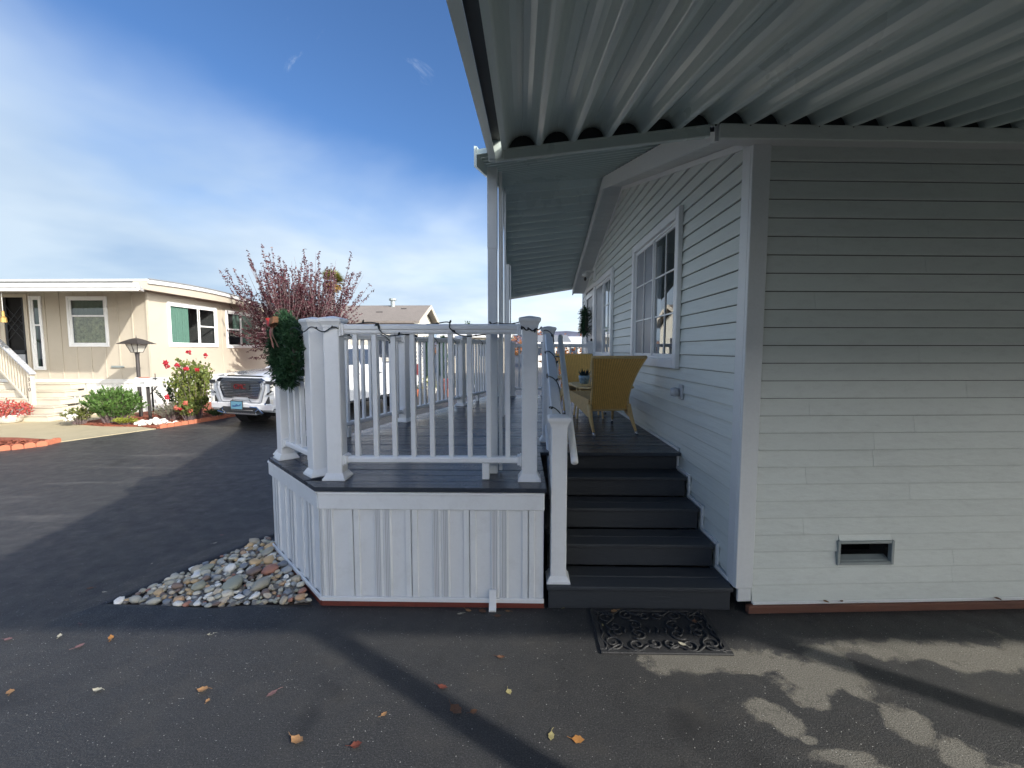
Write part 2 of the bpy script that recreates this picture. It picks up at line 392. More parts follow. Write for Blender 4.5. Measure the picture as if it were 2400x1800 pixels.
def asphalt_mat():
    m, nt, b = _mat('asphalt')
    pos = world_pos(nt)
    s = nd(nt, 'ShaderNodeSeparateXYZ', {0: pos})
    big = nd(nt, 'ShaderNodeTexNoise', {'Vector': pos, 'Scale': 0.55, 'Detail': 5.0, 'Roughness': 0.6})
    mid = nd(nt, 'ShaderNodeTexNoise', {'Vector': pos, 'Scale': 7.0, 'Detail': 6.0, 'Roughness': 0.65})
    grit = nd(nt, 'ShaderNodeTexNoise', {'Vector': pos, 'Scale': 150.0, 'Detail': 4.0, 'Roughness': 0.7})
    base = ramp_node(nt, grit.outputs['Fac'], [(0.30, (0.008, 0.008, 0.009)), (0.52, (0.036, 0.037, 0.038)), (0.72, (0.15, 0.147, 0.140))])
    base = mixc(nt, mth(nt, 'MULTIPLY', mid.outputs['Fac'], 0.45), base, (0.030, 0.031, 0.033))
    # older grey wear: streaks along the road away from the fresh seal coat of the drive
    mp = nd(nt, 'ShaderNodeMapping', {'Vector': pos})
    mp.inputs['Rotation'].default_value = (0, 0, R(8))
    mp.inputs['Scale'].default_value = (0.35, 1.9, 1)
    wear = nd(nt, 'ShaderNodeTexNoise', {'Vector': mp.outputs[0], 'Scale': 1.5, 'Detail': 9.0, 'Roughness': 0.68, 'Distortion': 0.6})
    road = nd(nt, 'ShaderNodeMapRange', {'Value': s.outputs[0], 'From Min': -3.2, 'From Max': -4.6, 'To Min': 0.0, 'To Max': 1.0})
    wf = nd(nt, 'ShaderNodeMapRange', {'Value': wear.outputs['Fac'], 'From Min': 0.52, 'From Max': 0.66, 'To Max': 0.75})
    base = mixc(nt, mth(nt, 'MULTIPLY', wf.outputs[0], road.outputs[0]), base, (0.125, 0.12, 0.11))
    base = mixc(nt, mth(nt, 'MULTIPLY', mth(nt, 'MULTIPLY', big.outputs['Fac'], 0.35), road.outputs[0]), base, (0.075, 0.076, 0.078))
    # patches where the seal coat is gone and pale old paving shows: blobs with a ragged outline
    ragn = nd(nt, 'ShaderNodeTexNoise', {'Vector': pos, 'Scale': 6.5, 'Detail': 9.0, 'Roughness': 0.62, 'Distortion': 0.4})
    rag = mth(nt, 'MULTIPLY', mth(nt, 'SUBTRACT', ragn.outputs['Fac'], 0.5), 2.1)
    field = None
    blobs = [(0.95, 2.36, 0.34, 0.11), (1.25, 2.36, 0.33, 0.14), (1.55, 2.25, 0.32, 0.17), (1.45, 2.12, 0.12, 0.09), (1.72, 2.40, 0.14, 0.14), (2.15, 2.48, 0.42, 0.10), (2.62, 2.42, 0.42, 0.16), (3.1, 2.45, 0.5, 0.2), (3.6, 2.3, 0.5, 0.25),
             (1.18, 2.03, 0.12, 0.08), (1.24, 1.96, 0.08, 0.10), (1.36, 1.79, 0.16, 0.045), (1.28, 1.87, 0.05, 0.03), (1.45, 1.72, 0.16, 0.04),
             (1.79, 1.93, 0.14, 0.15), (1.88, 1.80, 0.13, 0.16), (1.97, 1.66, 0.18, 0.16), (2.1, 1.50, 0.25, 0.14)]
    for (x, y, a, c) in blobs:
        dx = mth(nt, 'DIVIDE', mth(nt, 'SUBTRACT', s.outputs[0], x), a)
        dy = mth(nt, 'DIVIDE', mth(nt, 'SUBTRACT', s.outputs[1], y), c)
        d = mth(nt, 'SUBTRACT', 1.0, mth(nt, 'SQRT', mth(nt, 'ADD', mth(nt, 'MULTIPLY', dx, dx), mth(nt, 'MULTIPLY', dy, dy))))
        field = d if field is None else mth(nt, 'MAXIMUM', field, d)
    f = mth(nt, 'ADD', field, rag)
    ff = nd(nt, 'ShaderNodeMapRange', {'Value': f, 'From Min': 0.04, 'From Max': 0.34, 'To Max': 1.0})
    pale = ramp_node(nt, grit.outputs['Fac'], [(0.32, (0.055, 0.053, 0.046)), (0.55, (0.17, 0.163, 0.140)), (0.75, (0.32, 0.305, 0.265))])
    rim = nd(nt, 'ShaderNodeMapRange', {'Value': mth(nt, 'ABSOLUTE', mth(nt, 'SUBTRACT', f, 0.30)), 'From Min': 0.0, 'From Max': 0.045, 'To Min': 0.55, 'To Max': 0.0})
    pale = mixc(nt, rim.outputs[0], pale, (0.07, 0.06, 0.045))
    brk = nd(nt, 'ShaderNodeTexNoise', {'Vector': pos, 'Scale': 34.0, 'Detail': 5.0, 'Roughness': 0.7})
    bf = nd(nt, 'ShaderNodeMapRange', {'Value': mth(nt, 'ADD', brk.outputs['Fac'], mth(nt, 'MULTIPLY', ff.outputs[0], 0.42)), 'From Min': 0.52, 'From Max': 0.80, 'To Max': 1.0})
    pf = mth(nt, 'MULTIPLY', ff.outputs[0], bf.outputs[0])
    base = mixc(nt, pf, base, pale)
    # oil spots and dusty grit
    oil = nd(nt, 'ShaderNodeTexNoise', {'Vector': pos, 'Scale': 1.7, 'Detail': 3.0, 'Distortion': 0.5})
    of = nd(nt, 'ShaderNodeMapRange', {'Value': oil.outputs['Fac'], 'From Min': 0.62, 'From Max': 0.72, 'To Max': 0.6})
    base = mixc(nt, of.outputs[0], base, (0.011, 0.011, 0.012))
    dst = nd(nt, 'ShaderNodeTexNoise', {'Vector': pos, 'Scale': 3.1, 'Detail': 8.0, 'Roughness': 0.7})
    df = nd(nt, 'ShaderNodeMapRange', {'Value': dst.outputs['Fac'], 'From Min': 0.5, 'From Max': 0.75, 'To Max': 0.35})
    base = mixc(nt, df.outputs[0], base, (0.085, 0.078, 0.066))
    # quartz specks
    vor = nd(nt, 'ShaderNodeTexVoronoi', {'Vector': pos, 'Scale': 95.0, 'Randomness': 1.0})
    sel = nd(nt, 'ShaderNodeSeparateColor', {0: vor.outputs['Color']})
    sp = mth(nt, 'MULTIPLY', mth(nt, 'LESS_THAN', vor.outputs['Distance'], mth(nt, 'MULTIPLY', sel.outputs[1], 0.24)), mth(nt, 'GREATER_THAN', sel.outputs[0], 0.84))
    base = mixc(nt, sp, base, (0.42, 0.42, 0.40))
    # hairline cracks
    vc = nd(nt, 'ShaderNodeTexVoronoi', {'Vector': nd(nt, 'ShaderNodeVectorMath', {0: pos, 1: nd(nt, 'ShaderNodeVectorMath', {0: mid.outputs['Color'], 3: 0.35}, operation='SCALE').outputs[0]}, operation='ADD').outputs[0], 'Scale': 0.30}, feature='DISTANCE_TO_EDGE')
    ck = mth(nt, 'MULTIPLY', mth(nt, 'LESS_THAN', vc.outputs['Distance'], 0.0008), 0.4)
    base = mixc(nt, ck, base, (0.004, 0.004, 0.005))
    nt.links.new(base, b.inputs['Base Color'])
    rg = nd(nt, 'ShaderNodeMapRange', {'Value': mid.outputs['Fac'], 'From Min': 0.3, 'From Max': 0.7, 'To Min': 0.40, 'To Max': 0.62})
    nt.links.new(mth(nt, 'ADD', rg.outputs[0], mth(nt, 'MULTIPLY', ff.outputs[0], 0.2), clamp=True), b.inputs['Roughness'])
    b.inputs['Specular IOR Level'].default_value = 0.5
    gb = nd(nt, 'ShaderNodeTexNoise', {'Vector': pos, 'Scale': 190.0, 'Detail': 3.0})
    hgt = mth(nt, 'SUBTRACT', mth(nt, 'ADD', gb.outputs['Fac'], mth(nt, 'MULTIPLY', mid.outputs['Fac'], 0.8)), mth(nt, 'MULTIPLY', ck, 2.0))
    bp = nd(nt, 'ShaderNodeBump', {'Height': hgt, 'Strength': 0.75, 'Distance': 0.006})
    nt.links.new(bp.outputs[0], b.inputs['Normal'])
    return m
M['asphalt'] = asphalt_mat()

M['gap'] = pm('siding_gap_shade', (0.05, 0.052, 0.05), 0.8)  # dark colour stands for shade in the gaps between boards

def screen_mesh():
    m, nt, b = _mat('insect_screen_over_glass')
    fr = nd(nt, 'ShaderNodeLayerWeight', {'Blend': 0.5})
    tr = nd(nt, 'ShaderNodeBsdfTransparent', {'Color': (0.8, 0.82, 0.85, 1)})
    b.inputs['Base Color'].default_value = (0.34, 0.36, 0.39, 1)
    b.inputs['Roughness'].default_value = 0.35
    f = mth(nt, 'ADD', mth(nt, 'MULTIPLY', fr.outputs['Facing'], 0.45), 0.35, clamp=True)
    ms = nd(nt, 'ShaderNodeMixShader', {0: f})
    nt.links.new(tr.outputs[0], ms.inputs[1])
    nt.links.new(b.outputs[0], ms.inputs[2])
    nt.links.new(ms.outputs[0], nt.nodes['Material Output'].inputs['Surface'])
    return m
M['screen_mesh'] = screen_mesh()
# ------------------------------------------------------------------ helpers: geometry and scene tree
WL = {}            # world location of each object (nothing is rotated: shapes are turned as they are built)
MESHES = {}
def V(*a):
    return Vector(a if len(a) > 1 else a[0])
def thing(name, label, cat, loc=(0, 0, 0), group=None, kind=None):
    o = bpy.data.objects.new(name, None)
    o.empty_display_size = 0.1
    C.objects.link(o)
    o.location = loc
    WL[o.name] = V(loc)
    tag(o, label, cat, group, kind)
    return o
def tag(o, label=None, cat=None, group=None, kind=None):
    if label: o['label'] = label
    if cat: o['category'] = cat
    if group: o['group'] = group
    if kind: o['kind'] = kind
    return o
class MB:
    def __init__(self):
        self.v = []; self.f = []; self.uv = []; self.mi = []
    def add(self, vs, fs, uvs=None, mi=0):
        k = len(self.v)
        self.v += [V(p) for p in vs]
        for i, f in enumerate(fs):
            self.f.append(tuple(k + j for j in f))
            self.uv.append(uvs[i] if uvs else None)
            self.mi.append(mi)
    def quad(self, a, b, c, d, uv=None, mi=0):
        self.add([a, b, c, d], [(0, 1, 2, 3)], [uv] if uv else None, mi)
    def obox(self, c, ax, ay, az, b=0.0, mi=0):
        """box about c with half-extent vectors, edges chamfered by b"""
        c, ax, ay, az = V(c), V(ax), V(ay), V(az)
        if b <= 0:
            vs = [c + sx * ax + sy * ay + sz * az for sx in (-1, 1) for sy in (-1, 1) for sz in (-1, 1)]
            fs = [(0, 1, 3, 2), (4, 6, 7, 5), (0, 4, 5, 1), (2, 3, 7, 6), (0, 2, 6, 4), (1, 5, 7, 3)]
            self.add(vs, fs, None, mi)
            return
        la, lb, lc = ax.length, ay.length, az.length
        b = min(b, la * 0.45, lb * 0.45, lc * 0.45)
        ra, rb, rc = 1 - b / la, 1 - b / lb, 1 - b / lc
        vs = []; idx = {}
        for sx in (-1, 1):
            for sy in (-1, 1):
                for sz in (-1, 1):
                    for k, (i, j, l) in enumerate(((1, rb, rc), (ra, 1, rc), (ra, rb, 1))):
                        idx[(sx, sy, sz, k)] = len(vs)
                        vs.append(c + sx * i * ax + sy * j * ay + sz * l * az)
        fs = []
        for s in (-1, 1):
            fs.append([idx[(s, a, d, 0)] for a, d in ((-1, -1), (1, -1), (1, 1), (-1, 1))])
            fs.append([idx[(a, s, d, 1)] for a, d in ((-1, -1), (-1, 1), (1, 1), (1, -1))])
            fs.append([idx[(a, d, s, 2)] for a, d in ((-1, -1), (1, -1), (1, 1), (-1, 1))])
        for p in (-1, 1):
            for q in (-1, 1):
                fs.append([idx[(p, q, -1, 0)], idx[(p, q, 1, 0)], idx[(p, q, 1, 1)], idx[(p, q, -1, 1)]])
                fs.append([idx[(p, -1, q, 0)], idx[(p, 1, q, 0)], idx[(p, 1, q, 2)], idx[(p, -1, q, 2)]])
                fs.append([idx[(-1, p, q, 1)], idx[(1, p, q, 1)], idx[(1, p, q, 2)], idx[(-1, p, q, 2)]])
                for r in (-1, 1):
                    fs.append([idx[(p, q, r, 0)], idx[(p, q, r, 1)], idx[(p, q, r, 2)]])
        out = []
        for f in fs:
            n = (vs[f[1]] - vs[f[0]]).cross(vs[f[2]] - vs[f[0]])
            mid = sum((vs[i] for i in f), V(0, 0, 0)) / len(f)
            out.append(f if n.dot(mid - c) > 0 else f[::-1])
        self.add(vs, out, None, mi)
    def box(self, x0, x1, y0, y1, z0, z1, b=0.0, mi=0):
        self.obox(((x0 + x1) / 2, (y0 + y1) / 2, (z0 + z1) / 2), ((x1 - x0) / 2, 0, 0), (0, (y1 - y0) / 2, 0), (0, 0, (z1 - z0) / 2), b, mi)
    def beam(self, a, b, w, h, up=(0, 0, 1), bev=0.0, mi=0):
        """bar from a to b, w across and h along up"""
        a, b = V(a), V(b)
        d = (b - a); L = d.length; d = d / L
        s = d.cross(V(up)); s.normalize()
        u = s.cross(d)
        self.obox((a + b) / 2, d * L / 2, s * w / 2, u * h / 2, bev, mi)
    def extrude(self, poly, vec, mi=0, caps=True):
        n = len(poly); vec = V(vec)
        vs = [V(p) for p in poly] + [V(p) + vec for p in poly]
        fs = [(i, (i + 1) % n, n + (i + 1) % n, n + i) for i in range(n)]
        if caps:
            fs += [tuple(range(n))[::-1], tuple(range(n, 2 * n))]
        self.add(vs, fs, None, mi)
    def rings(self, rings, closed=True, caps=True, mi=0):
        n = len(rings[0]); vs = [p for r in rings for p in r]; fs = []
        for i in range(len(rings) - 1):
            for j in range(n if closed else n - 1):
                k = (j + 1) % n
                fs.append((i * n + j, i * n + k, (i + 1) * n + k, (i + 1) * n + j))
        if caps and closed:
            fs += [tuple(range(n))[::-1], tuple(range((len(rings) - 1) * n, len(rings) * n))]
        self.add(vs, fs, None, mi)
    def tube(self, pts, r, n=8, caps=True, mi=0):
        pts = [V(p) for p in pts]
        rs = r if isinstance(r, (list, tuple)) else [r] * len(pts)
        rings = []; ref = None
        for i, p in enumerate(pts):
            d = (pts[min(i + 1, len(pts) - 1)] - pts[max(i - 1, 0)])
            d = d.normalized() if d.length > 1e-9 else V(0, 0, 1)
            if ref is None:
                ref = d.orthogonal().normalized()
            ref = (ref - d * ref.dot(d))
            ref = ref.normalized() if ref.length > 1e-6 else d.orthogonal().normalized()
            q = d.cross(ref)
            rings.append([p + rs[i] * (math.cos(6.28318 * k / n) * ref + math.sin(6.28318 * k / n) * q) for k in range(n)])
        self.rings(rings, True, caps, mi)
    def lathe(self, prof, c, n=16, mi=0):
        c = V(c)
        self.rings([[c + V(r * math.cos(6.28318 * k / n), r * math.sin(6.28318 * k / n), z) for k in range(n)] for r, z in prof], True, True, mi)
    def frustum(self, c, w0, d0, w1, d1, z0, z1, ux=(1, 0), mi=0):
        c = V(c); u = V(ux[0], ux[1], 0); w = V(-ux[1], ux[0], 0)
        r = [[c + u * sx * a / 2 + w * sy * b / 2 + V(0, 0, z) for sx, sy in ((-1, -1), (1, -1), (1, 1), (-1, 1))] for a, b, z in ((w0, d0, z0), (w1, d1, z1))]
        self.rings(r, True, True, mi)
    def build(self, name, mat, parent=None, smooth=False, key=None, **tags):
        lo = V(min(p.x for p in self.v), min(p.y for p in self.v), min(p.z for p in self.v))
        hi = V(max(p.x for p in self.v), max(p.y for p in self.v), max(p.z for p in self.v))
        c = V((lo.x + hi.x) / 2, (lo.y + hi.y) / 2, lo.z)
        me = MESHES.get(key) if key else None
        if me is None:
            me = bpy.data.meshes.new(name)
            me.from_pydata([p - c for p in self.v], [], self.f)
            if any(u is not None for u in self.uv):
                lay = me.uv_layers.new(name='UVMap')
                k = 0
                for poly, u in zip(me.polygons, self.uv):
                    for j in range(poly.loop_total):
                        lay.data[poly.loop_start + j].uv = u[j] if u else (0, 0)
            for m in (mat if isinstance(mat, (list, tuple)) else [mat]):
                me.materials.append(M[m] if isinstance(m, str) else m)
            if isinstance(mat, (list, tuple)):
                me.polygons.foreach_set('material_index', self.mi)
            if smooth:
                me.polygons.foreach_set('use_smooth', [True] * len(me.polygons))
            me.update()
            if key:
                MESHES[key] = me
        o = bpy.data.objects.new(name, me)
        C.objects.link(o)
        WL[o.name] = c
        if parent:
            o.parent = parent
            o.location = c - WL[parent.name]
        else:
            o.location = c
        tag(o, tags.get('label'), tags.get('cat'), tags.get('group'), tags.get('kind'))
        return o
def part(name, mat, parent, fn, **k):
    m = MB(); fn(m)
    return m.build(name, mat, parent, **k)
def text(name, body, loc, size, mat, xdir, ydir, parent=None, ext=0.004):
    """lettering standing on the plane spanned by xdir (reading direction) and ydir (up); turned into a mesh"""
    cu = bpy.data.curves.new(name, 'FONT')
    cu.body = body; cu.size = size; cu.extrude = ext; cu.align_x = 'CENTER'; cu.align_y = 'CENTER'
    tmp = bpy.data.objects.new(name + '_tmp', cu)
    me = bpy.data.meshes.new_from_object(tmp)
    bpy.data.objects.remove(tmp)
    x, y = V(xdir).normalized(), V(ydir).normalized()
    z = x.cross(y)
    L = V(loc)
    m = MB()
    m.add([L + x * p.co.x + y * p.co.y + z * p.co.z for p in me.vertices], [tuple(f.vertices) for f in me.polygons])
    return m.build(name, mat, parent)
def clip(poly, a, b, c):
    """part of a 2-D polygon where a*x + b*y <= c"""
    out = []
    for i in range(len(poly)):
        p, q = poly[i], poly[(i + 1) % len(poly)]
        dp, dq = a * p[0] + b * p[1] - c, a * q[0] + b * q[1] - c
        if dp <= 0: out.append(p)
        if dp * dq < 0:
            t = dp / (dp - dq)
            out.append((p[0] + t * (q[0] - p[0]), p[1] + t * (q[1] - p[1])))
    return out

# ------------------------------------------------------------------ the setting: ground
g = MB()
BED = [(-2.74, 2.81), (-2.05, 2.795), (-1.43, 2.86), (-2.24, 3.80), (-2.31, 3.86), (-2.52, 3.33)]
g.add([(-700, -60, 0), (700, -60, 0), (700, 1500, 0), (-700, 1500, 0)], [(0, 1, 2, 3)])
g.build('ground', 'asphalt', None, kind='structure', label='dark sealed asphalt of the drive and the lane')
# concrete apron in front of the neighbouring steps
m = MB()
m.extrude([(x, y, 0.0) for x, y in [(-8.62, 8.02), (-7.98, 9.42), (-8.5, 9.62), (-9.4, 9.66), (-10.2, 9.9), (-10.4, 11.2), (-10.4, 11.98), (-20, 11.98), (-20, 8.6), (-9.7, 8.35), (-8.9, 8.2)]], (0, 0, 0.012))
m.build('concrete_apron', 'concrete', None, kind='structure')
def mulch(name, poly, z):
    m = MB()
    m.extrude([(x, y, 0) for x, y in poly], (0, 0, z))
    return m.build(name, 'mulch', None, kind='structure')
mulch('mulch_bed', [(-8.0, 9.47), (-7.55, 10.75), (-7.35, 12.6), (-7.35, 20), (-10.2, 20), (-10.2, 12.0), (-10.35, 11.9), (-10.35, 9.95), (-9.4, 9.7), (-8.5, 9.66)], 0.035)
mulch('mulch_bed', [(-8.75, 8.02), (-8.68, 7.62), (-8.95, 7.30), (-9.6, 6.95), (-12, 6.4), (-14, 8.4), (-9.75, 8.28), (-9.0, 8.13)], 0.035)
# chips of bark give the mulch a rough skin
def chips(name, n, pick, z):
    m = MB()
    for i in range(n):
        x, y = pick()
        a = random.uniform(0, 6.28); l = random.uniform(0.015, 0.05); w = random.uniform(0.006, 0.016)
        d = V(math.cos(a), math.sin(a), random.uniform(-0.4, 0.4)); s = V(-math.sin(a), math.cos(a), random.uniform(-0.3, 0.3))
        c = V(x, y, z + random.uniform(0.0, 0.02))
        m.add([c - d * l - s * w, c + d * l - s * w, c + d * l + s * w, c - d * l + s * w], [(0, 1, 2, 3)])
    return m.build(name, 'mulch', None, kind='stuff', label='red bark chips covering the planting bed', cat='mulch')
chips('bark_chips', 1500, lambda: ((lambda t, s: (-8.72 - 2.3 * t - 0.25 * s, 7.62 + 0.45 * s - 0.5 * t))(random.random(), random.random())), 0.035)
chips('bark_chips', 1800, lambda: ((lambda y: (random.uniform(-8.2 + (y - 9.5) * 0.25 - 1.6, -8.0 + (y - 9.5) * 0.3), y))(random.uniform(9.75, 12.5))), 0.035)

# the stone bed beside the deck
M['soil'] = pm('dark_soil', (0.05, 0.038, 0.03), 0.95, var=0.4, scale=14, bump=0.6)
bed = MB()
bed.extrude([(x, y, 0) for x, y in BED], (0, 0, 0.006))
bed = bed.build('pebble_bed', 'soil', None, kind='structure', label='wedge of rounded river stones beside the deck skirting')
# low asphalt lip round the bed
lip = MB()
pts = [V(-1.40, 2.850, 0), V(-1.75, 2.812, 0), V(-2.05, 2.790, 0), V(-2.45, 2.795, 0), V(-2.77, 2.80, 0), V(-2.65, 3.07, 0), V(-2.54, 3.33, 0), V(-2.43, 3.60, 0), V(-2.33, 3.87, 0), V(-2.22, 4.05, 0)]
sec = []
for i, p in enumerate(pts):
    d = (pts[min(i + 1, len(pts) - 1)] - pts[max(i - 1, 0)]).normalized()
    s = V(-d.y, d.x, 0) * -1 * -1
    if i == 4: s = V(-0.8, -0.6, 0)
    else: s = V(d.y, -d.x, 0) * (1 if (V(d.y, -d.x, 0)).dot(p - V(-2.1, 3.2, 0)) > 0 else -1)
    w = 1 + 0.25 * math.sin(i * 2.3)
    if i in (0, len(pts) - 1): w = 0.05
    sec.append([p + V(0, 0, 0.001), p + s * 0.012 + V(0, 0, 0.026 * w), p + s * 0.05 + V(0, 0, 0.032 * w), p + s * 0.14 + V(0, 0, 0.019 * w), p + s * 0.34 + V(0, 0, -0.004)])
lip.rings(sec, False, False)
lip.build('asphalt_lip', 'asphalt', None, smooth=True, kind='structure')
def inpoly(x, y, poly):
    c = False
    for i in range(len(poly)):
        (x1, y1), (x2, y2) = poly[i], poly[i - 1]
        if (y1 > y) != (y2 > y) and x < (x2 - x1) * (y - y1) / (y2 - y1) + x1:
            c = not c
    return c
def stone_mesh(seed):
    rnd = random.Random(seed)
    m = MB(); rings = []
    off = V(rnd.random() * 50, rnd.random() * 50, rnd.random() * 50)
    def dist(p):
        return 1 + 0.46 * noise.noise(p * 1.2 + off)
    for i in range(1, 5):
        t = math.pi * i / 5
        ring = []
        for j in range(9):
            a = 2 * math.pi * j / 9
            p = V(math.sin(t) * math.cos(a), math.sin(t) * math.sin(a), math.cos(t))
            ring.append(p * dist(p))
        rings.append(ring)
    vs = [V(0, 0, 1) * dist(V(0, 0, 1))] + [p for r in rings for p in r] + [V(0, 0, -1) * dist(V(0, 0, -1))]
    fs = []
    for j in range(9):
        k = (j + 1) % 9
        fs.append((0, 1 + j, 1 + k))
        for i in range(3):
            fs.append((1 + i * 9 + j, 1 + (i + 1) * 9 + j, 1 + (i + 1) * 9 + k, 1 + i * 9 + k))
        fs.append((1 + 27 + j, len(vs) - 1, 1 + 27 + k))
    me = bpy.data.meshes.new('stone')
    me.from_pydata(vs, [], fs)
    me.materials.append(M['stone'])
    me.polygons.foreach_set('use_smooth', [True] * len(me.polygons))
    return me
STONES = [stone_mesh(s) for s in range(12)]
rnd = random.Random(31)
placed = []
specials = [(-1.86, 3.02, 0.062), (-2.02, 3.20, 0.056), (-1.92, 3.24, 0.058), (-2.06, 3.02, 0.072), (-2.30, 3.0, 0.05), (-1.72, 3.30, 0.05)]
cands = list(specials)
for i in range(9000):
    x, y = rnd.uniform(-2.76, -1.42), rnd.uniform(2.79, 3.87)
    r = rnd.choice((0.013, 0.016, 0.018, 0.02, 0.023, 0.026, 0.03, 0.034, 0.042))
    cands.append((x, y, r))
for (x, y, r) in cands:
    if not inpoly(x, y, BED) and len(placed) >= len(specials):
        continue
    if any((x - a) ** 2 + (y - b) ** 2 < ((r + c) * 0.78) ** 2 for a, b, c in placed):
        continue
    placed.append((x, y, r))
    if len(placed) >= 296:
        break
for i, (x, y, r) in enumerate(placed):
    o = bpy.data.objects.new('stone', STONES[rnd.randrange(len(STONES))])
    C.objects.link(o)
    o.parent = bed
    e = min(1.0, 0.25 + 4 * min(abs(y - 2.80), 0.25))
    o.location = V(x, y, 0.008 + r * 0.42 + 0.014 * e + rnd.uniform(0, 0.010)) - WL[bed.name]
    k = rnd.uniform(0.9, 1.35)
    o.scale = (r * k, r / k ** 0.5, r * rnd.uniform(0.5, 0.75))
    o.rotation_euler = (rnd.uniform(-0.35, 0.35), rnd.uniform(-0.35, 0.35), rnd.uniform(0, 6.28))
# the smaller stones underneath, as one mass
sm = MB()
for i in range(620):
    while True:
        x, y = rnd.uniform(-2.76, -1.42), rnd.uniform(2.79, 3.87)
        if inpoly(x, y, BED):
            break
    r = rnd.uniform(0.014, 0.026); me = STONES[i % 12]; a = rnd.uniform(0, 6.28); ca, sa = math.cos(a), math.sin(a); k = rnd.uniform(0.9, 1.3)
    sm.add([(x + r * (ca * p.co.x * k - sa * p.co.y), y + r * (sa * p.co.x * k + ca * p.co.y), 0.010 + r * 0.6 * p.co.z + (i % 7) * 0.002) for p in me.vertices], [tuple(f.vertices) for f in me.polygons])
sm.build('small_stones', pm('grey_pebbles', (0.24, 0.225, 0.20), 0.7, var=0.6, scale=18, fine=0.4), bed, smooth=True, kind='stuff')

# ------------------------------------------------------------------ the grey manufactured home
WX = 1.425                 # plane of the gable wall
CY = 2.85                  # corner towards the camera
RIDGE_Y, EAVE_Z, RIDGE_Z, BACK_Y = 6.42, 3.06, 4.05, 10.40
FA = R(3.0)                # the long front wall runs off at a slight angle
FU, FN = V(math.cos(FA), math.sin(FA), 0), V(math.sin(FA), -math.cos(FA), 0)
home = thing('manufactured_home', 'grey manufactured home with lap siding and a gable over the deck', 'house', (WX, CY, 0))
def roof_z(y):
    return EAVE_Z + (RIDGE_Z - EAVE_Z) * (1 - abs(y - RIDGE_Y) / (RIDGE_Y - CY))
EXPO = 0.1125
def board(parent, y00, y10, y01, y11, z0, z1, o, u, n, name='siding_board'):
    """one lap board: lower edge proud, upper edge tucked in; the ends may slope"""
    z = V(0, 0, 1)
    def P(s, h, d):
        return o + u * s + z * h + n * d
    m = MB()
    vs = [P(y00, z0, 0), P(y10, z0, 0), P(y10, z0, 0.019), P(y00, z0, 0.019), P(y00, z0 + 0.007, 0.0195), P(y10, z0 + 0.007, 0.0195), P(y01, z1 - 0.005, 0.002), P(y11, z1 - 0.005, 0.002), P(y01, z1 - 0.005, 0), P(y11, z1 - 0.005, 0)]
    fs = [(0, 1, 2, 3), (3, 2, 5, 4), (4, 5, 7, 6), (6, 7, 9, 8), (8, 9, 1, 0), (0, 3, 4, 6, 8), (1, 9, 7, 5, 2)]
    m.add(vs, fs)
    return m.build(name, 'siding', parent)
# openings in the gable wall: (y0, y1, z0, z1) of the glass
OPEN_G = [(4.08, 5.55, 1.64, 2.90), (6.98, 8.50, 1.64, 2.90), (8.80, 9.85, 0.83, 2.95)]
YU = V(0, 1, 0); NG = V(-1, 0, 0)
z = 0.11; k = 0
while z < RIDGE_Z - 0.05:
    z1 = z + EXPO
    y0a, y1a = CY + 0.10, BACK_Y - 0.09
    def lim(h):
        if h <= roof_z(CY + 0.1): return y0a, y1a
        t = (h - EAVE_Z) / (RIDGE_Z - EAVE_Z)
        return CY + t * (RIDGE_Y - CY), 2 * RIDGE_Y - CY - t * (RIDGE_Y - CY)
    a0, b0 = lim(z); a1, b1 = lim(min(z1, RIDGE_Z - 0.001))
    a0, a1, b0, b1 = max(a0, y0a), max(a1, y0a), min(b0, y1a), min(b1, y1a)
    segs = [(a0, b0, a1, b1)]
    for (p, q, lo, hi) in OPEN_G:
        ov = min(z1, hi + 0.03) - max(z, lo - 0.03)
        if ov > 0.03:
            new = []
            for s in segs:
                if p > s[0] and q < s[1]:
                    new += [(s[0], p - 0.03, s[2], p - 0.03), (q + 0.03, s[1], q + 0.03, s[3])]
                else:
                    new.append(s)
            segs = new
    for s in segs:
        if s[1] - s[0] > 0.05:
            board(home, s[0], s[1], s[2], s[3], z, z1, V(WX, 0, 0), YU, NG)
    z = z1; k += 1
# the long front wall, with butt joints and a vent opening
FO = V(WX, CY, 0)
VENT = (0.665, 1.015, 0.325, 0.465)      # along FU from the corner, heights
z = 0.068; k = 0
rj = random.Random(5)
while z < 2.98:
    z1 = z + EXPO
    cuts = [0.095]
    s = rj.choice((0.42, 1.12, 1.45, 1.9, 2.6)) if k not in (8, 9) else 0.86
    while s < 13.6:
        cuts.append(s); s += 3.66
    cuts.append(14.0)
    for a, b in zip(cuts, cuts[1:]):
        segs = [(a, b)]
        if min(z1, VENT[3]) - max(z, VENT[2]) > 0.01:
            segs = []
            if a < VENT[0]: segs.append((a, min(b, VENT[0])))
            if b > VENT[1]: segs.append((max(a, VENT[1]), b))
        if min(z1, VENT[3]) - max(z, VENT[2]) > 0.01 and a < VENT[0] < b:
            for lo, hi in ((z, VENT[2]), (VENT[3], z1)):
                if hi - lo > 0.012:
                    board(home, VENT[0], VENT[1], VENT[0], VENT[1], lo, hi, FO, FU, FN)
        for p, q in segs:
            if q - p > 0.01:
                board(home, p, q - 0.0015, p, q - 0.0015, z, z1, FO, FU, FN)
    z = z1; k += 1
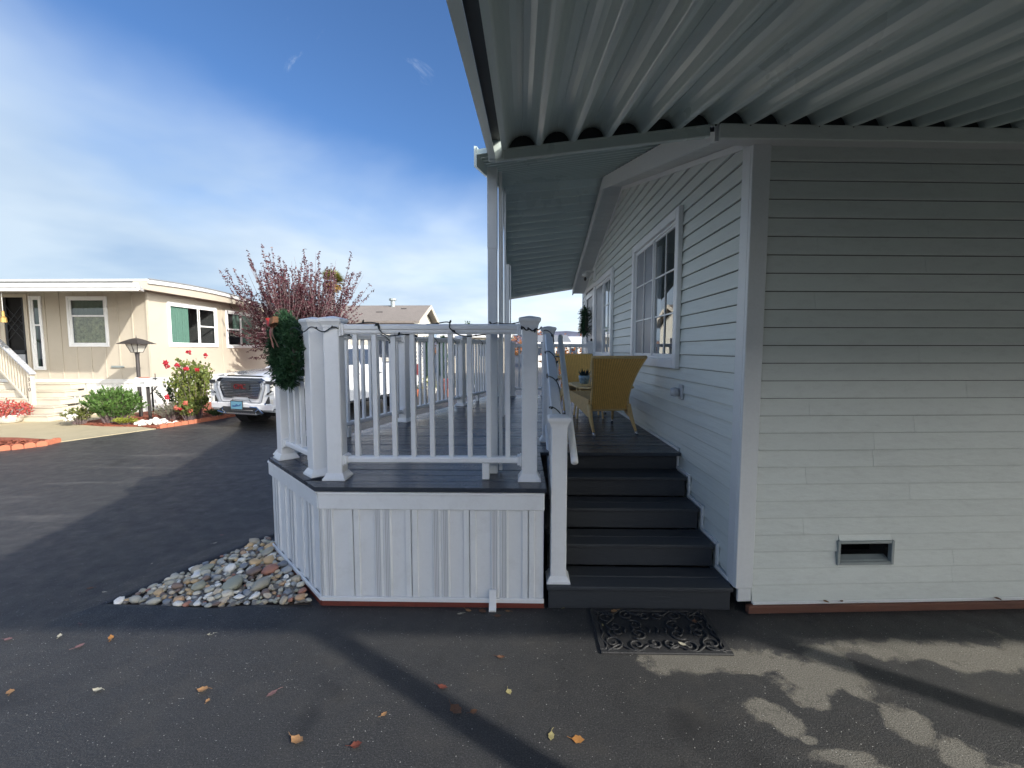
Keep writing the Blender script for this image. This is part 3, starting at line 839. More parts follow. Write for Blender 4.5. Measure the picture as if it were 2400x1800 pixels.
# sheathing closes the wall; its dark colour paints shadow lines between boards
sh = MB()
gw = [(CY + 0.02, 0.08), (BACK_Y - 0.02, 0.08), (BACK_Y - 0.02, EAVE_Z), (RIDGE_Y, RIDGE_Z), (CY + 0.02, EAVE_Z)]
back = FO + FU * 9
def sheath(m):
    # gable sheathing in pieces round the openings
    xs = WX + 0.004
    ys = sorted({CY + 0.02, BACK_Y - 0.02, *[o[0] for o in OPEN_G], *[o[1] for o in OPEN_G]})
    for a, b in zip(ys, ys[1:]):
        mid = (a + b) / 2
        op = [o for o in OPEN_G if o[0] <= mid <= o[1]]
        spans = [(0.08, op[0][2]), (op[0][3], None)] if op else [(0.08, None)]
        for lo, hi in spans:
            if hi is None:
                top = [(b, roof_z(b)), (a, roof_z(a))]
                if a < RIDGE_Y < b: top = [(b, roof_z(b)), (RIDGE_Y, RIDGE_Z), (a, roof_z(a))]
                poly = [(a, lo), (b, lo)] + top
            else:
                poly = [(a, lo), (b, lo), (b, hi), (a, hi)]
            m.add([(xs, y, h) for y, h in poly], [tuple(range(len(poly)))])
    p = FO - FN * 0.004
    for (s0, s1, h0, h1) in ((0.01, VENT[0], 0.08, 3.04), (VENT[1], 14, 0.08, 3.04), (VENT[0], VENT[1], 0.08, VENT[2]), (VENT[0], VENT[1], VENT[3], 3.04)):
        m.quad(p + FU * s0 + V(0, 0, h0), p + FU * s1 + V(0, 0, h0), p + FU * s1 + V(0, 0, h1), p + FU * s0 + V(0, 0, h1))
    e = FO + FU * 14
    m.quad((WX + 0.01, BACK_Y - 0.02, 0.08), (e.x, BACK_Y - 0.02, 0.08), (e.x, BACK_Y - 0.02, 3.04), (WX + 0.01, BACK_Y - 0.02, 3.04))
    m.quad((e.x, e.y, 0.08), (e.x, BACK_Y, 0.08), (e.x, BACK_Y, 3.04), (e.x, e.y, 3.04))
part('sheathing', 'gap', home, sheath)
# corner posts
part('corner_trim', 'trim', home, lambda m: (m.box(WX - 0.024, WX + 0.004, CY - 0.004, CY + 0.10, 0.16, EAVE_Z - 0.01, 0.004), m.obox(FO + FU * 0.035 + FN * 0.012 + V(0, 0, (0.16 + EAVE_Z) / 2), FU * 0.057, FN * 0.013, (0, 0, (EAVE_Z - 0.17) / 2), 0.004)))
part('corner_trim', 'trim', home, lambda m: m.obox(FO + FU * 0.045 + FN * 0.004 + V(0, 0, 0.12), FU * 0.045, FN * 0.010, (0, 0, 0.05), 0.003))
part('corner_trim', 'trim', home, lambda m: m.box(WX - 0.024, WX + 0.004, BACK_Y - 0.10, BACK_Y, 0.1, EAVE_Z - 0.01, 0.004))
part('starter_strip', 'trim', home, lambda m: m.obox(FO + FU * 7.05 + FN * 0.012 + V(0, 0, 0.060), FU * 6.95, FN * 0.012, (0, 0, 0.010), 0.003))
part('base_board', 'brown_wood', home, lambda m: m.obox(FO + FU * 7.04 + FN * 0.022 + V(0, 0, 0.0245), FU * 6.98, FN * 0.020, (0, 0, 0.0245), 0.004))
# crawl-space vent
vc = FO + FU * (VENT[0] + VENT[1]) / 2 + V(0, 0, (VENT[2] + VENT[3]) / 2)
def ventf(m):
    w, h, t = (VENT[1] - VENT[0]) / 2 + 0.016, (VENT[3] - VENT[2]) / 2 + 0.012, 0.010
    for s in (-1, 1):
        m.obox(vc + FU * s * (w - t) + FN * 0.012, FU * t, FN * 0.016, (0, 0, h), 0.003)
        m.obox(vc + V(0, 0, s * (h - t)) + FN * 0.012, FU * (w - 2 * t), FN * 0.0155, (0, 0, t), 0.003)
    m.obox(vc + V(0, 0, -h + 0.034) - FN * 0.012, FU * (w - 2 * t), FN * 0.02 + V(0, 0, -0.010), V(0, 0, 0.004))
vv = part('crawl_space_vent', 'galv', home, ventf)
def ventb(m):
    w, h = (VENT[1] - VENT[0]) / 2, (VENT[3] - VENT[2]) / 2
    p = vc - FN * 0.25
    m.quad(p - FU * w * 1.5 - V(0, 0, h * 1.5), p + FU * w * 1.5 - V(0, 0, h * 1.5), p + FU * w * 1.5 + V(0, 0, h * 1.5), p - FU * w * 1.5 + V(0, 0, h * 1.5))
part('opening', 'black', vv, ventb)  # black sheet painted in for the shade inside the vent
# front fascia and its gutter-like lip under the carport roof
FZ = 3.04
part('front_fascia', 'siding', home, lambda m: m.obox(FO + FU * 6.84 + FN * 0.118 + V(0, 0, FZ - 0.045), FU * 7.12, FN * 0.012, (0, 0, 0.042), 0.004))
part('front_soffit', 'soffit', home, lambda m: m.obox(FO + FU * 6.84 + FN * 0.055 + V(0, 0, FZ - 0.066), FU * 7.12, FN * 0.052, (0, 0, 0.006)))
# gable fascia, soffit and roof
GX = 1.135
def slope_pt(y, dz=0.0):
    return roof_z(y) + dz
NEAR_Y, FAR_Y = 2.735, 2 * RIDGE_Y - 2.735
for (ya, yb) in ((NEAR_Y, RIDGE_Y), (RIDGE_Y, FAR_Y)):
    def fas(m):
        a, b = V(GX + 0.012, ya, roof_z(ya) + 0.005), V(GX + 0.012, yb, roof_z(yb) + 0.005)
        m.extrude([a + V(-0.012, 0, -0.085), a + V(0.012, 0, -0.085), a + V(0.012, 0, 0.075), a + V(-0.012, 0, 0.075)], b - a)
    part('gable_fascia', 'trim', home, fas)
    L = math.hypot(yb - ya, roof_z(yb) - roof_z(ya)); nb = int(L / 0.105)
    for i in range(nb):
        t0, t1 = i / nb, (i + 1) / nb - 0.006 / L * 1.0
        y0, y1 = ya + t0 * (yb - ya), ya + t1 * (yb - ya)
        def sof(m):
            zz0, zz1 = roof_z(y0) - 0.05, roof_z(y1) - 0.05
            m.extrude([(GX + 0.03, y0, zz0), (GX + 0.03, y1, zz1), (GX + 0.03, y1, zz1 + 0.008), (GX + 0.03, y0, zz0 + 0.008)], (WX - GX - 0.03, 0, 0))
        part('soffit_slat', 'soffit', home, sof, key=('sof', ya < RIDGE_Y - 0.01))
    def rf(m):
        a = [(GX + 0.02, ya, roof_z(ya) - 0.02), (GX + 0.02, yb, roof_z(yb) - 0.02)]
        x1 = GX + 15.0
        if ya < RIDGE_Y - 0.01:          # the eave follows the slightly skewed front wall
            ya0, ya1 = 2.775, 2.775 + 15.0 * math.tan(FA)
            q = [(GX + 0.02, ya0, roof_z(ya0)), (GX + 0.02, yb, roof_z(yb)), (x1, yb, roof_z(yb)), (x1, ya1, roof_z(ya1))]
        else:
            q = [(GX + 0.02, ya, roof_z(ya)), (GX + 0.02, yb, roof_z(yb)), (x1, yb, roof_z(yb)), (x1, ya, roof_z(ya))]
        m.add([V(p) + V(0, 0, dz) for dz in (-0.02, 0.10) for p in q], [(3, 2, 1, 0), (4, 5, 6, 7), (0, 1, 5, 4), (1, 2, 6, 5), (2, 3, 7, 6), (3, 0, 4, 7)])
    part('roof', 'roof_shingle', home, rf)
def frieze(m):
    for (ya, yb) in ((CY + 0.02, RIDGE_Y), (RIDGE_Y, BACK_Y - 0.02)):
        a, b = V(WX - 0.012, ya, roof_z(ya) - 0.075), V(WX - 0.012, yb, roof_z(yb) - 0.075)
        m.extrude([a + V(-0.012, 0, -0.022), a + V(0.012, 0, -0.022), a + V(0.012, 0, 0.022), a + V(-0.012, 0, 0.022)], b - a)
part('frieze_strip', 'trim', home, frieze)

# windows: a frame part with panes, muntins and curtains as its pieces
def window(parent, o, u, n, w, h, panes, fw=0.085, proud=0.035, mat='vinyl', glass='glass', deep=0.05, room=1.2, wall_mat='room', label=None, frame_gap=0.012):
    """o: lower corner of the glass; panes: list of dicts (a, b, lo, hi in fractions; cols, rows of muntins; back: curtain material)"""
    z = V(0, 0, 1)
    m = MB()
    # outer casing
    for s0, s1, h0, h1 in ((-fw, 0, -fw, h + fw), (w, w + fw, -fw, h + fw), (0, w, -fw, 0), (0, w, h, h + fw)):
        m.obox(o + u * (s0 + s1) / 2 + z * (h0 + h1) / 2 + n * (proud / 2), u * (s1 - s0) / 2, n * (proud / 2 + 0.004), z * (h1 - h0) / 2, 0.005)
    # inner step
    t = 0.026
    for s0, s1, h0, h1 in ((0.001, t, 0.001, h - 0.001), (w - t, w - 0.001, 0.001, h - 0.001), (t, w - t, 0.001, t), (t, w - t, h - t, h - 0.001)):
        m.obox(o + u * (s0 + s1) / 2 + z * (h0 + h1) / 2 + n * (-0.012), u * (s1 - s0) / 2, n * 0.022, z * (h1 - h0) / 2, 0.002)
    for p in panes:
        for (k_, horiz) in p.get('bars', []):
            pass
    win = m.build('window', mat, parent)
    if label: win['label'] = label
    for p in panes:
        a, b, lo, hi = t + p['a'] * (w - 2 * t), t + p['b'] * (w - 2 * t), t + p['lo'] * (h - 2 * t), t + p['hi'] * (h - 2 * t)
        dn = p.get('d', -0.012); sw = p.get('sash', 0.022)
        def sash(m):
            for s0, s1, h0, h1 in ((a, a + sw, lo, hi), (b - sw, b, lo, hi), (a + sw, b - sw, lo, lo + sw), (a + sw, b - sw, hi - sw, hi)):
                m.obox(o + u * (s0 + s1) / 2 + z * (h0 + h1) / 2 + n * dn, u * (s1 - s0) / 2, n * 0.010, z * (h1 - h0) / 2, 0.002)
        part('sash', mat, win, sash)
        q = o + n * (dn - 0.002)
        part('pane', p.get('mat', glass), win, lambda m: m.quad(*[q + u * ((a + b) / 2 + e * ((b - a) / 2 - sw * 0.6)) + z * ((lo + hi) / 2 + g_ * ((hi - lo) / 2 - sw * 0.6)) for e, g_ in ((-1, -1), (1, -1), (1, 1), (-1, 1))]))
        for i in range(1, p.get('cols', 1)):
            s = a + (b - a) * i / p['cols']
            part('muntin', mat, win, lambda m: m.obox(o + n * (dn + 0.004) + u * s + z * (lo + hi) / 2, u * 0.007, n * 0.004, z * ((hi - lo) / 2 - sw)))
        for i in range(1, p.get('rows', 1)):
            hh = lo + (hi - lo) * i / p['rows']
            part('muntin', mat, win, lambda m: m.obox(o + n * (dn + 0.0045) + u * (a + b) / 2 + z * hh, u * ((b - a) / 2 - sw), n * 0.004, z * 0.007))
        for (cm, f0, f1, lev) in p.get('curtains', []):
            def cur(m):
                n_ = 40; s0, s1 = a + f0 * (b - a), a + f1 * (b - a); top = []; bot = []
                for i in range(n_ + 1):
                    s = s0 + (s1 - s0) * i / n_
                    d = -lev - 0.018 * math.sin(i * 1.35) - 0.008 * math.sin(i * 3.1)
                    top.append(o + u * s + z * (hi - 0.01) + n * d); bot.append(o + u * s + z * (lo + 0.01) + n * d * 1.05)
                m.rings([bot, top], False, False)
            part('curtain', cm, win, cur, smooth=True)
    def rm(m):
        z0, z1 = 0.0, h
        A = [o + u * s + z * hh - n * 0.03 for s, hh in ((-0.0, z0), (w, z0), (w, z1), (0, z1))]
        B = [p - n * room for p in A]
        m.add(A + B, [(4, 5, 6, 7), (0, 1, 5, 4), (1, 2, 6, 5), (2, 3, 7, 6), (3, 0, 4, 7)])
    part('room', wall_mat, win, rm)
    return win
window(home, V(WX - 0.018, 4.08, 1.64), YU, NG, 5.55 - 4.08, 1.26,
       [dict(a=0, b=0.5, lo=0, hi=1, cols=2, rows=3, d=-0.012, curtains=[('curtain_white', 0.05, 0.42, 0.16)]),
        dict(a=0.5, b=1, lo=0, hi=1, d=0.004, cols=2, rows=3, mat='screen_mesh', curtains=[('curtain_white', 0.2, 1.0, 0.12)])], label='gable window nearest the stairs')
window(home, V(WX - 0.018, 6.98, 1.64), YU, NG, 8.50 - 6.98, 1.26,
       [dict(a=0, b=0.5, lo=0, hi=1, cols=2, rows=3, d=-0.012),
        dict(a=0.5, b=1, lo=0, hi=1, d=0.004, mat='screen_mesh', curtains=[('curtain_white', 0.0, 1.0, 0.10)])], label='gable window beside the front door')
# front door on the deck
def dr(m):
    m.box(WX - 0.030, WX - 0.004, 8.72, 8.80, 0.83, 3.03, 0.005)
    m.box(WX - 0.030, WX - 0.004, 9.85, 9.93, 0.83, 3.03, 0.005)
    m.box(WX - 0.030, WX - 0.004, 8.80, 9.85, 2.95, 3.03, 0.005)
door = part('front_door', 'vinyl', home, dr)
part('door_leaf', 'door_grey', door, lambda m: m.box(WX + 0.01, WX + 0.05, 8.80, 9.85, 0.84, 2.95))
def scr(m):
    for a, b, c, d in ((8.82, 8.92, 0.86, 2.90), (9.72, 9.83, 0.86, 2.90), (8.92, 9.72, 2.80, 2.90), (8.92, 9.72, 0.86, 1.5)):
        m.box(WX - 0.022, WX - 0.002, a, b, c, d, 0.003)
part('screen_frame', 'vinyl', door, scr)
part('handle', 'dark_plastic', door, lambda m: m.box(WX - 0.06, WX - 0.02, 8.84, 8.89, 1.78, 1.95, 0.01))
# porch lamp on its block and a small grey fixture lower down
t = thing('porch_light', 'small white wall lamp on a block above the front door', 'wall lamp', (WX - 0.03, 8.72, 3.1))
part('mounting_block', 'trim', t, lambda m: m.box(WX - 0.034, WX - 0.012, 8.60, 8.80, 3.06, 3.30, 0.006))
part('arm', 'white_paint', t, lambda m: m.tube([(WX - 0.03, 8.70, 3.22), (WX - 0.16, 8.70, 3.23), (WX - 0.20, 8.70, 3.18)], 0.016))
part('shade', 'white_paint', t, lambda m: m.lathe([(0.02, 0.0), (0.06, -0.02), (0.07, -0.06), (0.03, -0.08)], (WX - 0.2, 8.70, 3.20)))
part('bulb', 'lamp_metal', t, lambda m: m.lathe([(0.01, 0.0), (0.03, -0.03), (0.015, -0.07)], (WX - 0.2, 8.70, 3.12)))
t = thing('wall_fixture', 'small grey electrical fixture on the siding below the big window', 'wall fixture', (WX - 0.02, 3.93, 1.31))
part('plate', 'porcelain', t, lambda m: m.box(WX - 0.032, WX - 0.012, 3.87, 3.95, 1.29, 1.42, 0.006))
part('housing', 'porcelain', t, lambda m: m.lathe([(0.01, 0), (0.034, 0.004), (0.04, 0.03), (0.036, 0.07), (0.01, 0.08)], (WX - 0.068, 3.94, 1.315), 14), smooth=True)
# ------------------------------------------------------------------ the deck
DZ = 0.825
FYD = 2.83
A_, B_ = (-1.36, 2.83), (-2.16, 3.66)
NCH = V(-0.83, -0.80, 0).normalized()
NLE = V(-1.0, 0.30, 0).normalized()
DECK_END = 8.74
deck = thing('deck', 'raised deck of dark grey boards with a clipped corner and pale vented skirting', 'deck', (-0.4, 5.0, 0))
def deck_clip(poly, inset=0.0):
    p = clip(poly, NCH.x, NCH.y, NCH.x * A_[0] + NCH.y * A_[1] - inset)
    if len(p) > 2:
        p = clip(p, NLE.x, NLE.y, NLE.x * B_[0] + NLE.y * B_[1] - inset)
    return p
BW, GAP = 0.137, 0.010
y = FYD
i = 0
while y < DECK_END - 0.02:
    y1 = min(y + BW, DECK_END)
    x1 = 0.165 if y1 <= 3.97 else 1.398
    poly = [(-3, y), (x1, y), (x1, y1), (-3, y1)]
    poly = deck_clip(poly, 0.0 if i == 0 else 0.147)
    if len(poly) > 2:
        m = MB()
        m.extrude([(a, b, DZ - 0.028) for a, b in poly], (0, 0, 0.028 - (i % 3) * 0.0006))
        m.build('deck_board', 'deck', deck)
    y = y1 + GAP
    i += 1
# border boards along the clipped corner and the slanting side
def border(m, a, b, n, w=0.14):
    a, b, n = V(*a, 0), V(*b, 0), V(n)
    d = (b - a).normalized()
    m.extrude([p + V(0, 0, DZ - 0.028) for p in (a, b, b - n * w, a - n * w)], (0, 0, 0.0275))
a2 = (A_[0] - 0.0 + (B_[0] - A_[0]) * 0.175, A_[1] + (B_[1] - A_[1]) * 0.175)
part('border_board', 'deck', deck, lambda m: border(m, a2, (B_[0] + 0.05, B_[1] - 0.05), NCH))
lend = (B_[0] + 0.30 * (DECK_END - B_[1]), DECK_END)
part('border_board', 'deck', deck, lambda m: border(m, (B_[0] + 0.03, B_[1] + 0.10), lend, NLE))
# skirting
def skirt_run(S, E, n, z0, z1, first=0.0, W=0.39):
    S, E, n = V(*S, 0), V(*E, 0), V(n)
    d = (E - S); L = d.length; d /= L
    prof = [(0, -0.014), (0.006, -0.014), (0.010, 0.007), (0.10, 0.007), (0.112, -0.004), (0.355, -0.004), (0.372, 0.008), (0.387, 0.008), ('v', 0.387, 0.468), (0.468, 0.008), (0.483, 0.008), (0.497, 0.0), (0.517, 0.0), (0.53, 0.008), (0.545, 0.008),
            ('v', 0.545, 0.626), (0.626, 0.008), (0.640, 0.008), (0.657, -0.004), (0.888, -0.004), (0.90, 0.007), (0.990, 0.007), (0.994, -0.014), (1.0, -0.014)]
    s = -first
    while s < L - 0.01:
        m = MB(); last = None; strips = []
        for p in prof:
            if p[0] == 'v':
                strips.append((s + p[1] * W, s + p[2] * W)); last = None
                continue
            q = min(max(s + p[0] * W, 0), L)
            if last is not None and q > last[0] + 1e-5:
                a, b = S + d * last[0] + n * last[1], S + d * q + n * p[1]
                m.quad(a + V(0, 0, z0), b + V(0, 0, z0), b + V(0, 0, z1), a + V(0, 0, z1))
            last = (q, p[1])
        if m.v:
            pan = m.build('skirting_panel', 'skirt', deck)
            for (u0, u1) in strips:
                u0, u1 = max(u0, 0), min(u1, L)
                if u1 - u0 > 0.01:
                    vm = MB()
                    a, b = S + d * u0 + n * 0.006, S + d * u1 + n * 0.006
                    vm.quad(a + V(0, 0, z0), b + V(0, 0, z0), b + V(0, 0, z1), a + V(0, 0, z1), uv=[(0, 0), (1, 0), (1, 1), (0, 1)])
                    vm.build('vent_strip', 'vent', pan)
        s += W
INS = 0.035
sA = (A_[0] + 0.018, A_[1] + INS); sB = (B_[0] + INS * 0.9, B_[1] + 0.012); sL = (lend[0] + INS, lend[1])
sR = (0.150, FYD + INS)
Z0, Z1 = 0.055, 0.675
skirt_run(sA, sR, (0, -1, 0), Z0, Z1, first=0.17)
skirt_run(sB, sA, NCH, Z0, Z1, first=0.05)
skirt_run(sL, sB, NLE, Z0, Z1, first=0.1)
def side(m):
    m.quad((0.150, FYD + INS, 0.0), (0.150, 3.95, 0.0), (0.150, 3.95, 0.79), (0.150, FYD + INS, 0.79))
    m.quad((0.150, 3.95, 0.0), (1.4, 3.95, 0.0), (1.4, 3.95, 0.79), (0.150, 3.95, 0.79))
    m.quad((lend[0] + 0.03, DECK_END - 0.02, 0.0), (1.39, DECK_END - 0.02, 0.0), (1.39, DECK_END - 0.02, 0.79), (lend[0] + 0.03, DECK_END - 0.02, 0.79))
part('side_panel', 'step', deck, side)
def band(m, z0, z1, off, t):
    for a, b, n in ((sA, sR, V(0, -1, 0)), (sB, sA, NCH), (sL, sB, NLE)):
        a, b = V(*a, 0), V(*b, 0)
        dd = (b - a).normalized()
        m.obox((a + b) / 2 + n * off + V(0, 0, (z0 + z1) / 2), dd * ((b - a).length / 2 + 0.004), n * t, (0, 0, (z1 - z0) / 2), 0.003)
for (nm, z0, z1, off, t, mt) in (('skirting_band', 0.672, 0.772, 0.013, 0.009, 'skirt'), ('band_lip', 0.773, 0.790, 0.017, 0.013, 'vinyl'), ('bottom_trim', 0.036, 0.066, 0.014, 0.008, 'vinyl'), ('sill_board', 0.0, 0.034, 0.004, 0.014, 'red_wood')):
    for a, b, n in ((sA, sR, V(0, -1, 0)), (sB, sA, NCH), (sL, sB, NLE)):
        a, b = V(*a, 0), V(*b, 0)
        dd = (b - a).normalized()
        part(nm, mt, deck, lambda m: m.obox((a + b) / 2 + n * off + V(0, 0, (z0 + z1) / 2), dd * ((b - a).length / 2 + 0.003), n * t, (0, 0, (z1 - z0) / 2), 0.003))
# the outlet of a drain pipe at the foot of the skirting
t = thing('drain_outlet', 'white square drain spout poking out at the foot of the skirting', 'drain spout', (-0.18, 2.83, 0))
def spout(m):
    x0, x1 = -0.212, -0.165
    side = [(2.858, 0.125), (2.845, 0.125), (2.815, 0.03), (2.80, 0.012), (2.80, 0.0), (2.858, 0.0)]
    m.extrude([(x0, a, b) for a, b in side], (x1 - x0, 0, 0))
part('spout', 'vinyl', t, spout)
part('mouth', 'frosted', t, lambda m: m.quad((-0.207, 2.7985, 0.002), (-0.170, 2.7985, 0.002), (-0.170, 2.7985, 0.011), (-0.207, 2.7985, 0.011)))

# ------------------------------------------------------------------ the steps
RISE, TREAD, Y1S = 0.165, 0.28, 2.827
stairs = thing('deck_stairs', 'flight of four dark grey steps between deck and house wall', 'stairs', (0.78, 3.4, 0))
for k in range(1, 5):
    yk = Y1S + TREAD * (k - 1)
    xr, xl = 1.392 - (0.0 if k == 1 else 0.006), (0.172 if k == 1 else 0.19)
    for j in range(2):
        ya, yb = yk + 0.143 * j, yk + 0.143 * j + 0.138
        part('tread_board', 'step', stairs, lambda m: m.box(xl, xr, ya, yb, RISE * k - 0.027, RISE * k, 0.004))
    part('riser', 'step', stairs, lambda m: m.box(xl + 0.012, xr - 0.006, yk + 0.026, yk + 0.044, RISE * (k - 1) + (0.0 if k > 1 else 0.002), RISE * k - 0.028, 0.002))
part('riser', 'step', stairs, lambda m: m.box(0.20, 1.386, 3.945, 3.960, RISE * 4, DZ - 0.029))
def stringer(m):
    pts = [(2.86, 0.0)]
    for k in range(1, 5):
        pts += [(Y1S + TREAD * (k - 1) + 0.03, RISE * k - 0.03), (Y1S + TREAD * k + 0.03, RISE * k - 0.03)]
    pts += [(3.95, 0.0)]
    m.extrude([(0.192, a, b) for a, b in pts], (0.02, 0, 0))
part('stringer', 'step', stairs, stringer)
def wall_trim(m):
    zo = 0.03
    for k in range(1, 5):
        yk = Y1S + TREAD * (k - 1)
        m.box(1.393, 1.409, yk + 0.02 if k > 1 else yk + 0.10, yk + TREAD + 0.005, RISE * k + 0.001, RISE * k + zo, 0.002)
        m.box(1.394, 1.4095, yk + TREAD - 0.022, yk + TREAD + 0.006, RISE * k + zo + 0.001, RISE * (k + 1) + zo, 0.002)
    m.box(1.393, 1.409, 3.96, 8.7, DZ + 0.001, DZ + 0.028, 0.002)
part('wall_trim', 'trim', stairs, wall_trim)
part('step_light', 'lamp_metal', stairs, lambda m: (m.tube([(0.225, 3.375, 0.505), (0.26, 3.365, 0.507), (0.275, 3.36, 0.498)], 0.006), m.box(0.213, 0.275, 3.385, 3.40, 0.515, 0.56, 0.004)))

# ------------------------------------------------------------------ railings
PW = 0.106
def post(parent, x, y, z0, h, ang, cap=True, name='post'):
    u = (math.cos(ang), math.sin(ang)); U, W_ = V(*u, 0), V(-u[1], u[0], 0)
    c = V(x, y, 0)
    p = part(name, 'vinyl', parent, lambda m: m.obox(c + V(0, 0, z0 + h / 2), U * PW / 2, W_ * PW / 2, (0, 0, h / 2), 0.006), key=('post', round(h, 3), round(ang, 3)))
    def base(m):
        m.frustum(c, 0.158, 0.158, 0.156, 0.156, z0 + 0.001, z0 + 0.014, u)
        m.frustum(c, 0.150, 0.150, 0.128, 0.128, z0 + 0.0145, z0 + 0.034, u)
        m.frustum(c, 0.128, 0.128, 0.114, 0.114, z0 + 0.0345, z0 + 0.046, u)
    part('base_trim', 'vinyl', p, base, key=('pbase', round(ang, 3)))
    if cap:
        def cp(m):
            z = z0 + h
            m.frustum(c, 0.112, 0.112, 0.118, 0.118, z - 0.030, z - 0.012, u)
            m.frustum(c, 0.118, 0.118, 0.142, 0.142, z - 0.0118, z + 0.012, u)
            m.frustum(c, 0.148, 0.148, 0.150, 0.150, z + 0.0122, z + 0.028, u)
            m.frustum(c, 0.150, 0.150, 0.136, 0.136, z + 0.0282, z + 0.036, u)
            m.frustum(c, 0.136, 0.136, 0.02, 0.02, z + 0.0362, z + 0.050, u)
        part('cap', 'vinyl', p, cp, key=('pcap', round(ang, 3)))
    return p
RAILP = [(-0.021, 0), (0.021, 0), (0.028, 0.010), (0.028, 0.028), (0.036, 0.034), (0.036, 0.056), (0.028, 0.066), (-0.028, 0.066), (-0.036, 0.056), (-0.036, 0.034), (-0.028, 0.028), (-0.028, 0.010)]
BOTP = [(-0.024, 0), (0.024, 0), (0.030, 0.006), (0.030, 0.030), (0.022, 0.042), (-0.022, 0.042), (-0.030, 0.030), (-0.030, 0.006)]
def bay(parent, A, B, z0, nbal, foot=True, zt=1.008, zb=0.117):
    """rails and balusters between the faces of two posts; A, B are post centres"""
    A, B = V(*A, z0), V(*B, z0)
    d = (B - A); L = d.length; d /= L
    s = V(-d.y, d.x, 0)
    a, b = A + d * (PW / 2 + 0.002), B - d * (PW / 2 + 0.002)
    part('top_rail', 'vinyl', parent, lambda m: m.extrude([a + s * p + V(0, 0, zt + q) for p, q in RAILP], b - a))
    part('bottom_rail', 'vinyl', parent, lambda m: m.extrude([a + s * p + V(0, 0, zb + q) for p, q in BOTP], b - a))
    LL = (b - a).length; ang = math.atan2(d.y, d.x)
    for i in range(nbal):
        p = a + d * LL * (i + 0.72) / (nbal + 0.44)
        part('baluster', 'vinyl', parent, lambda m: m.obox(p + V(0, 0, (zb + 0.040 + zt) / 2), d * 0.0165, s * 0.0165, (0, 0, (zt - zb - 0.040) / 2), 0.003), key=('bal', round(ang, 3), zt, zb))
    for e, sg in ((a, 1), (b, -1)):
        for zc, hh in ((zt + 0.030, 0.046), (zb + 0.020, 0.036)):
            part('rail_bracket', 'vinyl', parent, lambda m: (m.obox(e + d * sg * 0.006 + V(0, 0, zc), d * 0.006, s * 0.050, (0, 0, hh), 0.003), m.obox(e + d * sg * 0.020 + V(0, 0, zc), d * 0.008, s * 0.043, (0, 0, hh * 0.86), 0.003)), key=('brk', round(ang * sg, 3), sg, hh))
    if foot:
        p = a + d * LL * foot
        part('support_block', 'vinyl', parent, lambda m: m.obox(p + V(0, 0, zb / 2), d * 0.025, s * 0.025, (0, 0, zb / 2 - 0.001), 0.003), key=('foot', round(ang, 3)))
PH = 1.080
front = thing('deck_railing', 'white vinyl railing along the short front edge of the deck', 'railing', (-0.6, 3.04, DZ), 'white railings of the deck')
F1, F2 = (-1.292, 3.045), (0.056, 3.045)
post(front, *F1, DZ, PH, 0.0); post(front, *F2, DZ, PH, 0.0)
bay(front, F1, F2, DZ, 9, 0.80)
corner = thing('deck_railing', 'short white railing across the clipped corner, wreath hung on it', 'railing', (-1.7, 3.37, DZ), 'white railings of the deck')
K1, K2 = (-1.474, 3.135), (-1.962, 3.610)
ka = math.atan2(K2[1] - K1[1], K2[0] - K1[0])
post(corner, *K1, DZ, PH, ka); post(corner, *K2, DZ, PH, ka)
bay(corner, K1, K2, DZ, 4, None)
left = thing('deck_railing', 'long white railing slanting back along the lane side of the deck', 'railing', (-1.3, 6, DZ), 'white railings of the deck')
LP = [(-2.035, 3.765), (-1.475, 5.53), (-0.975, 7.13), (-0.50, 8.62)]
la = math.atan2(LP[1][1] - LP[0][1], LP[1][0] - LP[0][0])
for p in LP: post(left, *p, DZ, PH, la)
for p, q, n_ in zip(LP, LP[1:], (13, 12, 12)): bay(left, p, q, DZ, n_, 0.42)
far = thing('deck_railing', 'white railing closing the far end of the deck', 'railing', (0.5, 8.66, DZ), 'white railings of the deck')
FP = [(-0.18, 8.68), (0.45, 8.68), (1.33, 8.68)]
for p in FP: post(far, *p, DZ, PH - 0.06, 0.0)
bay(far, FP[0], FP[1], DZ, 4, None, zt=0.95); bay(far, FP[1], FP[2], DZ, 6, None, zt=0.95)
# stair railing
srail = thing('stair_railing', 'sloping white railing beside the steps with two newel posts', 'railing', (0.25, 3.5, 0))
N1, N2 = (0.250, 2.930), (0.262, 4.36)
post(srail, *N1, RISE, 1.085, 0.0, name='newel_post'); post(srail, *N2, DZ, 1.08, 0.0, name='newel_post')
a, b = V(0.250, 2.985, 1.115), V(0.262, 4.30, 1.825)
d = (b - a).normalized(); s = V(0, 0, 0) + d.cross(V(0, 0, 1)).normalized(); up = s.cross(d)
part('sloping_rail', 'vinyl', srail, lambda m: m.extrude([a + s * p * 1.1 + up * q for p, q in RAILP], b - a))
a2_, b2_ = a - V(0, 0, 0.86), b - V(0, 0, 0.86)
part('bottom_rail', 'vinyl', srail, lambda m: m.extrude([a2_ + s * p + up * q for p, q in BOTP], b - a))
for i in range(9):
    p = a + (b - a) * (i + 0.7) / 9.4
    part('baluster', 'vinyl', srail, lambda m: m.obox(p + V(0, 0, -0.40), (0.0165, 0, 0), (0, 0.0165, 0), (0, 0, 0.415), 0.003), key='sbal')
hand = thing('handrail', 'round white handrail pipe beside the stair railing', 'handrail', (0.36, 3.5, 1.0))
part('pipe', 'vinyl', hand, lambda m: m.tube([(0.385, 4.42, 1.855), (0.378, 4.36, 1.828), (0.350, 2.90, 1.015), (0.349, 2.86, 0.993)], 0.0245, 14), smooth=True)
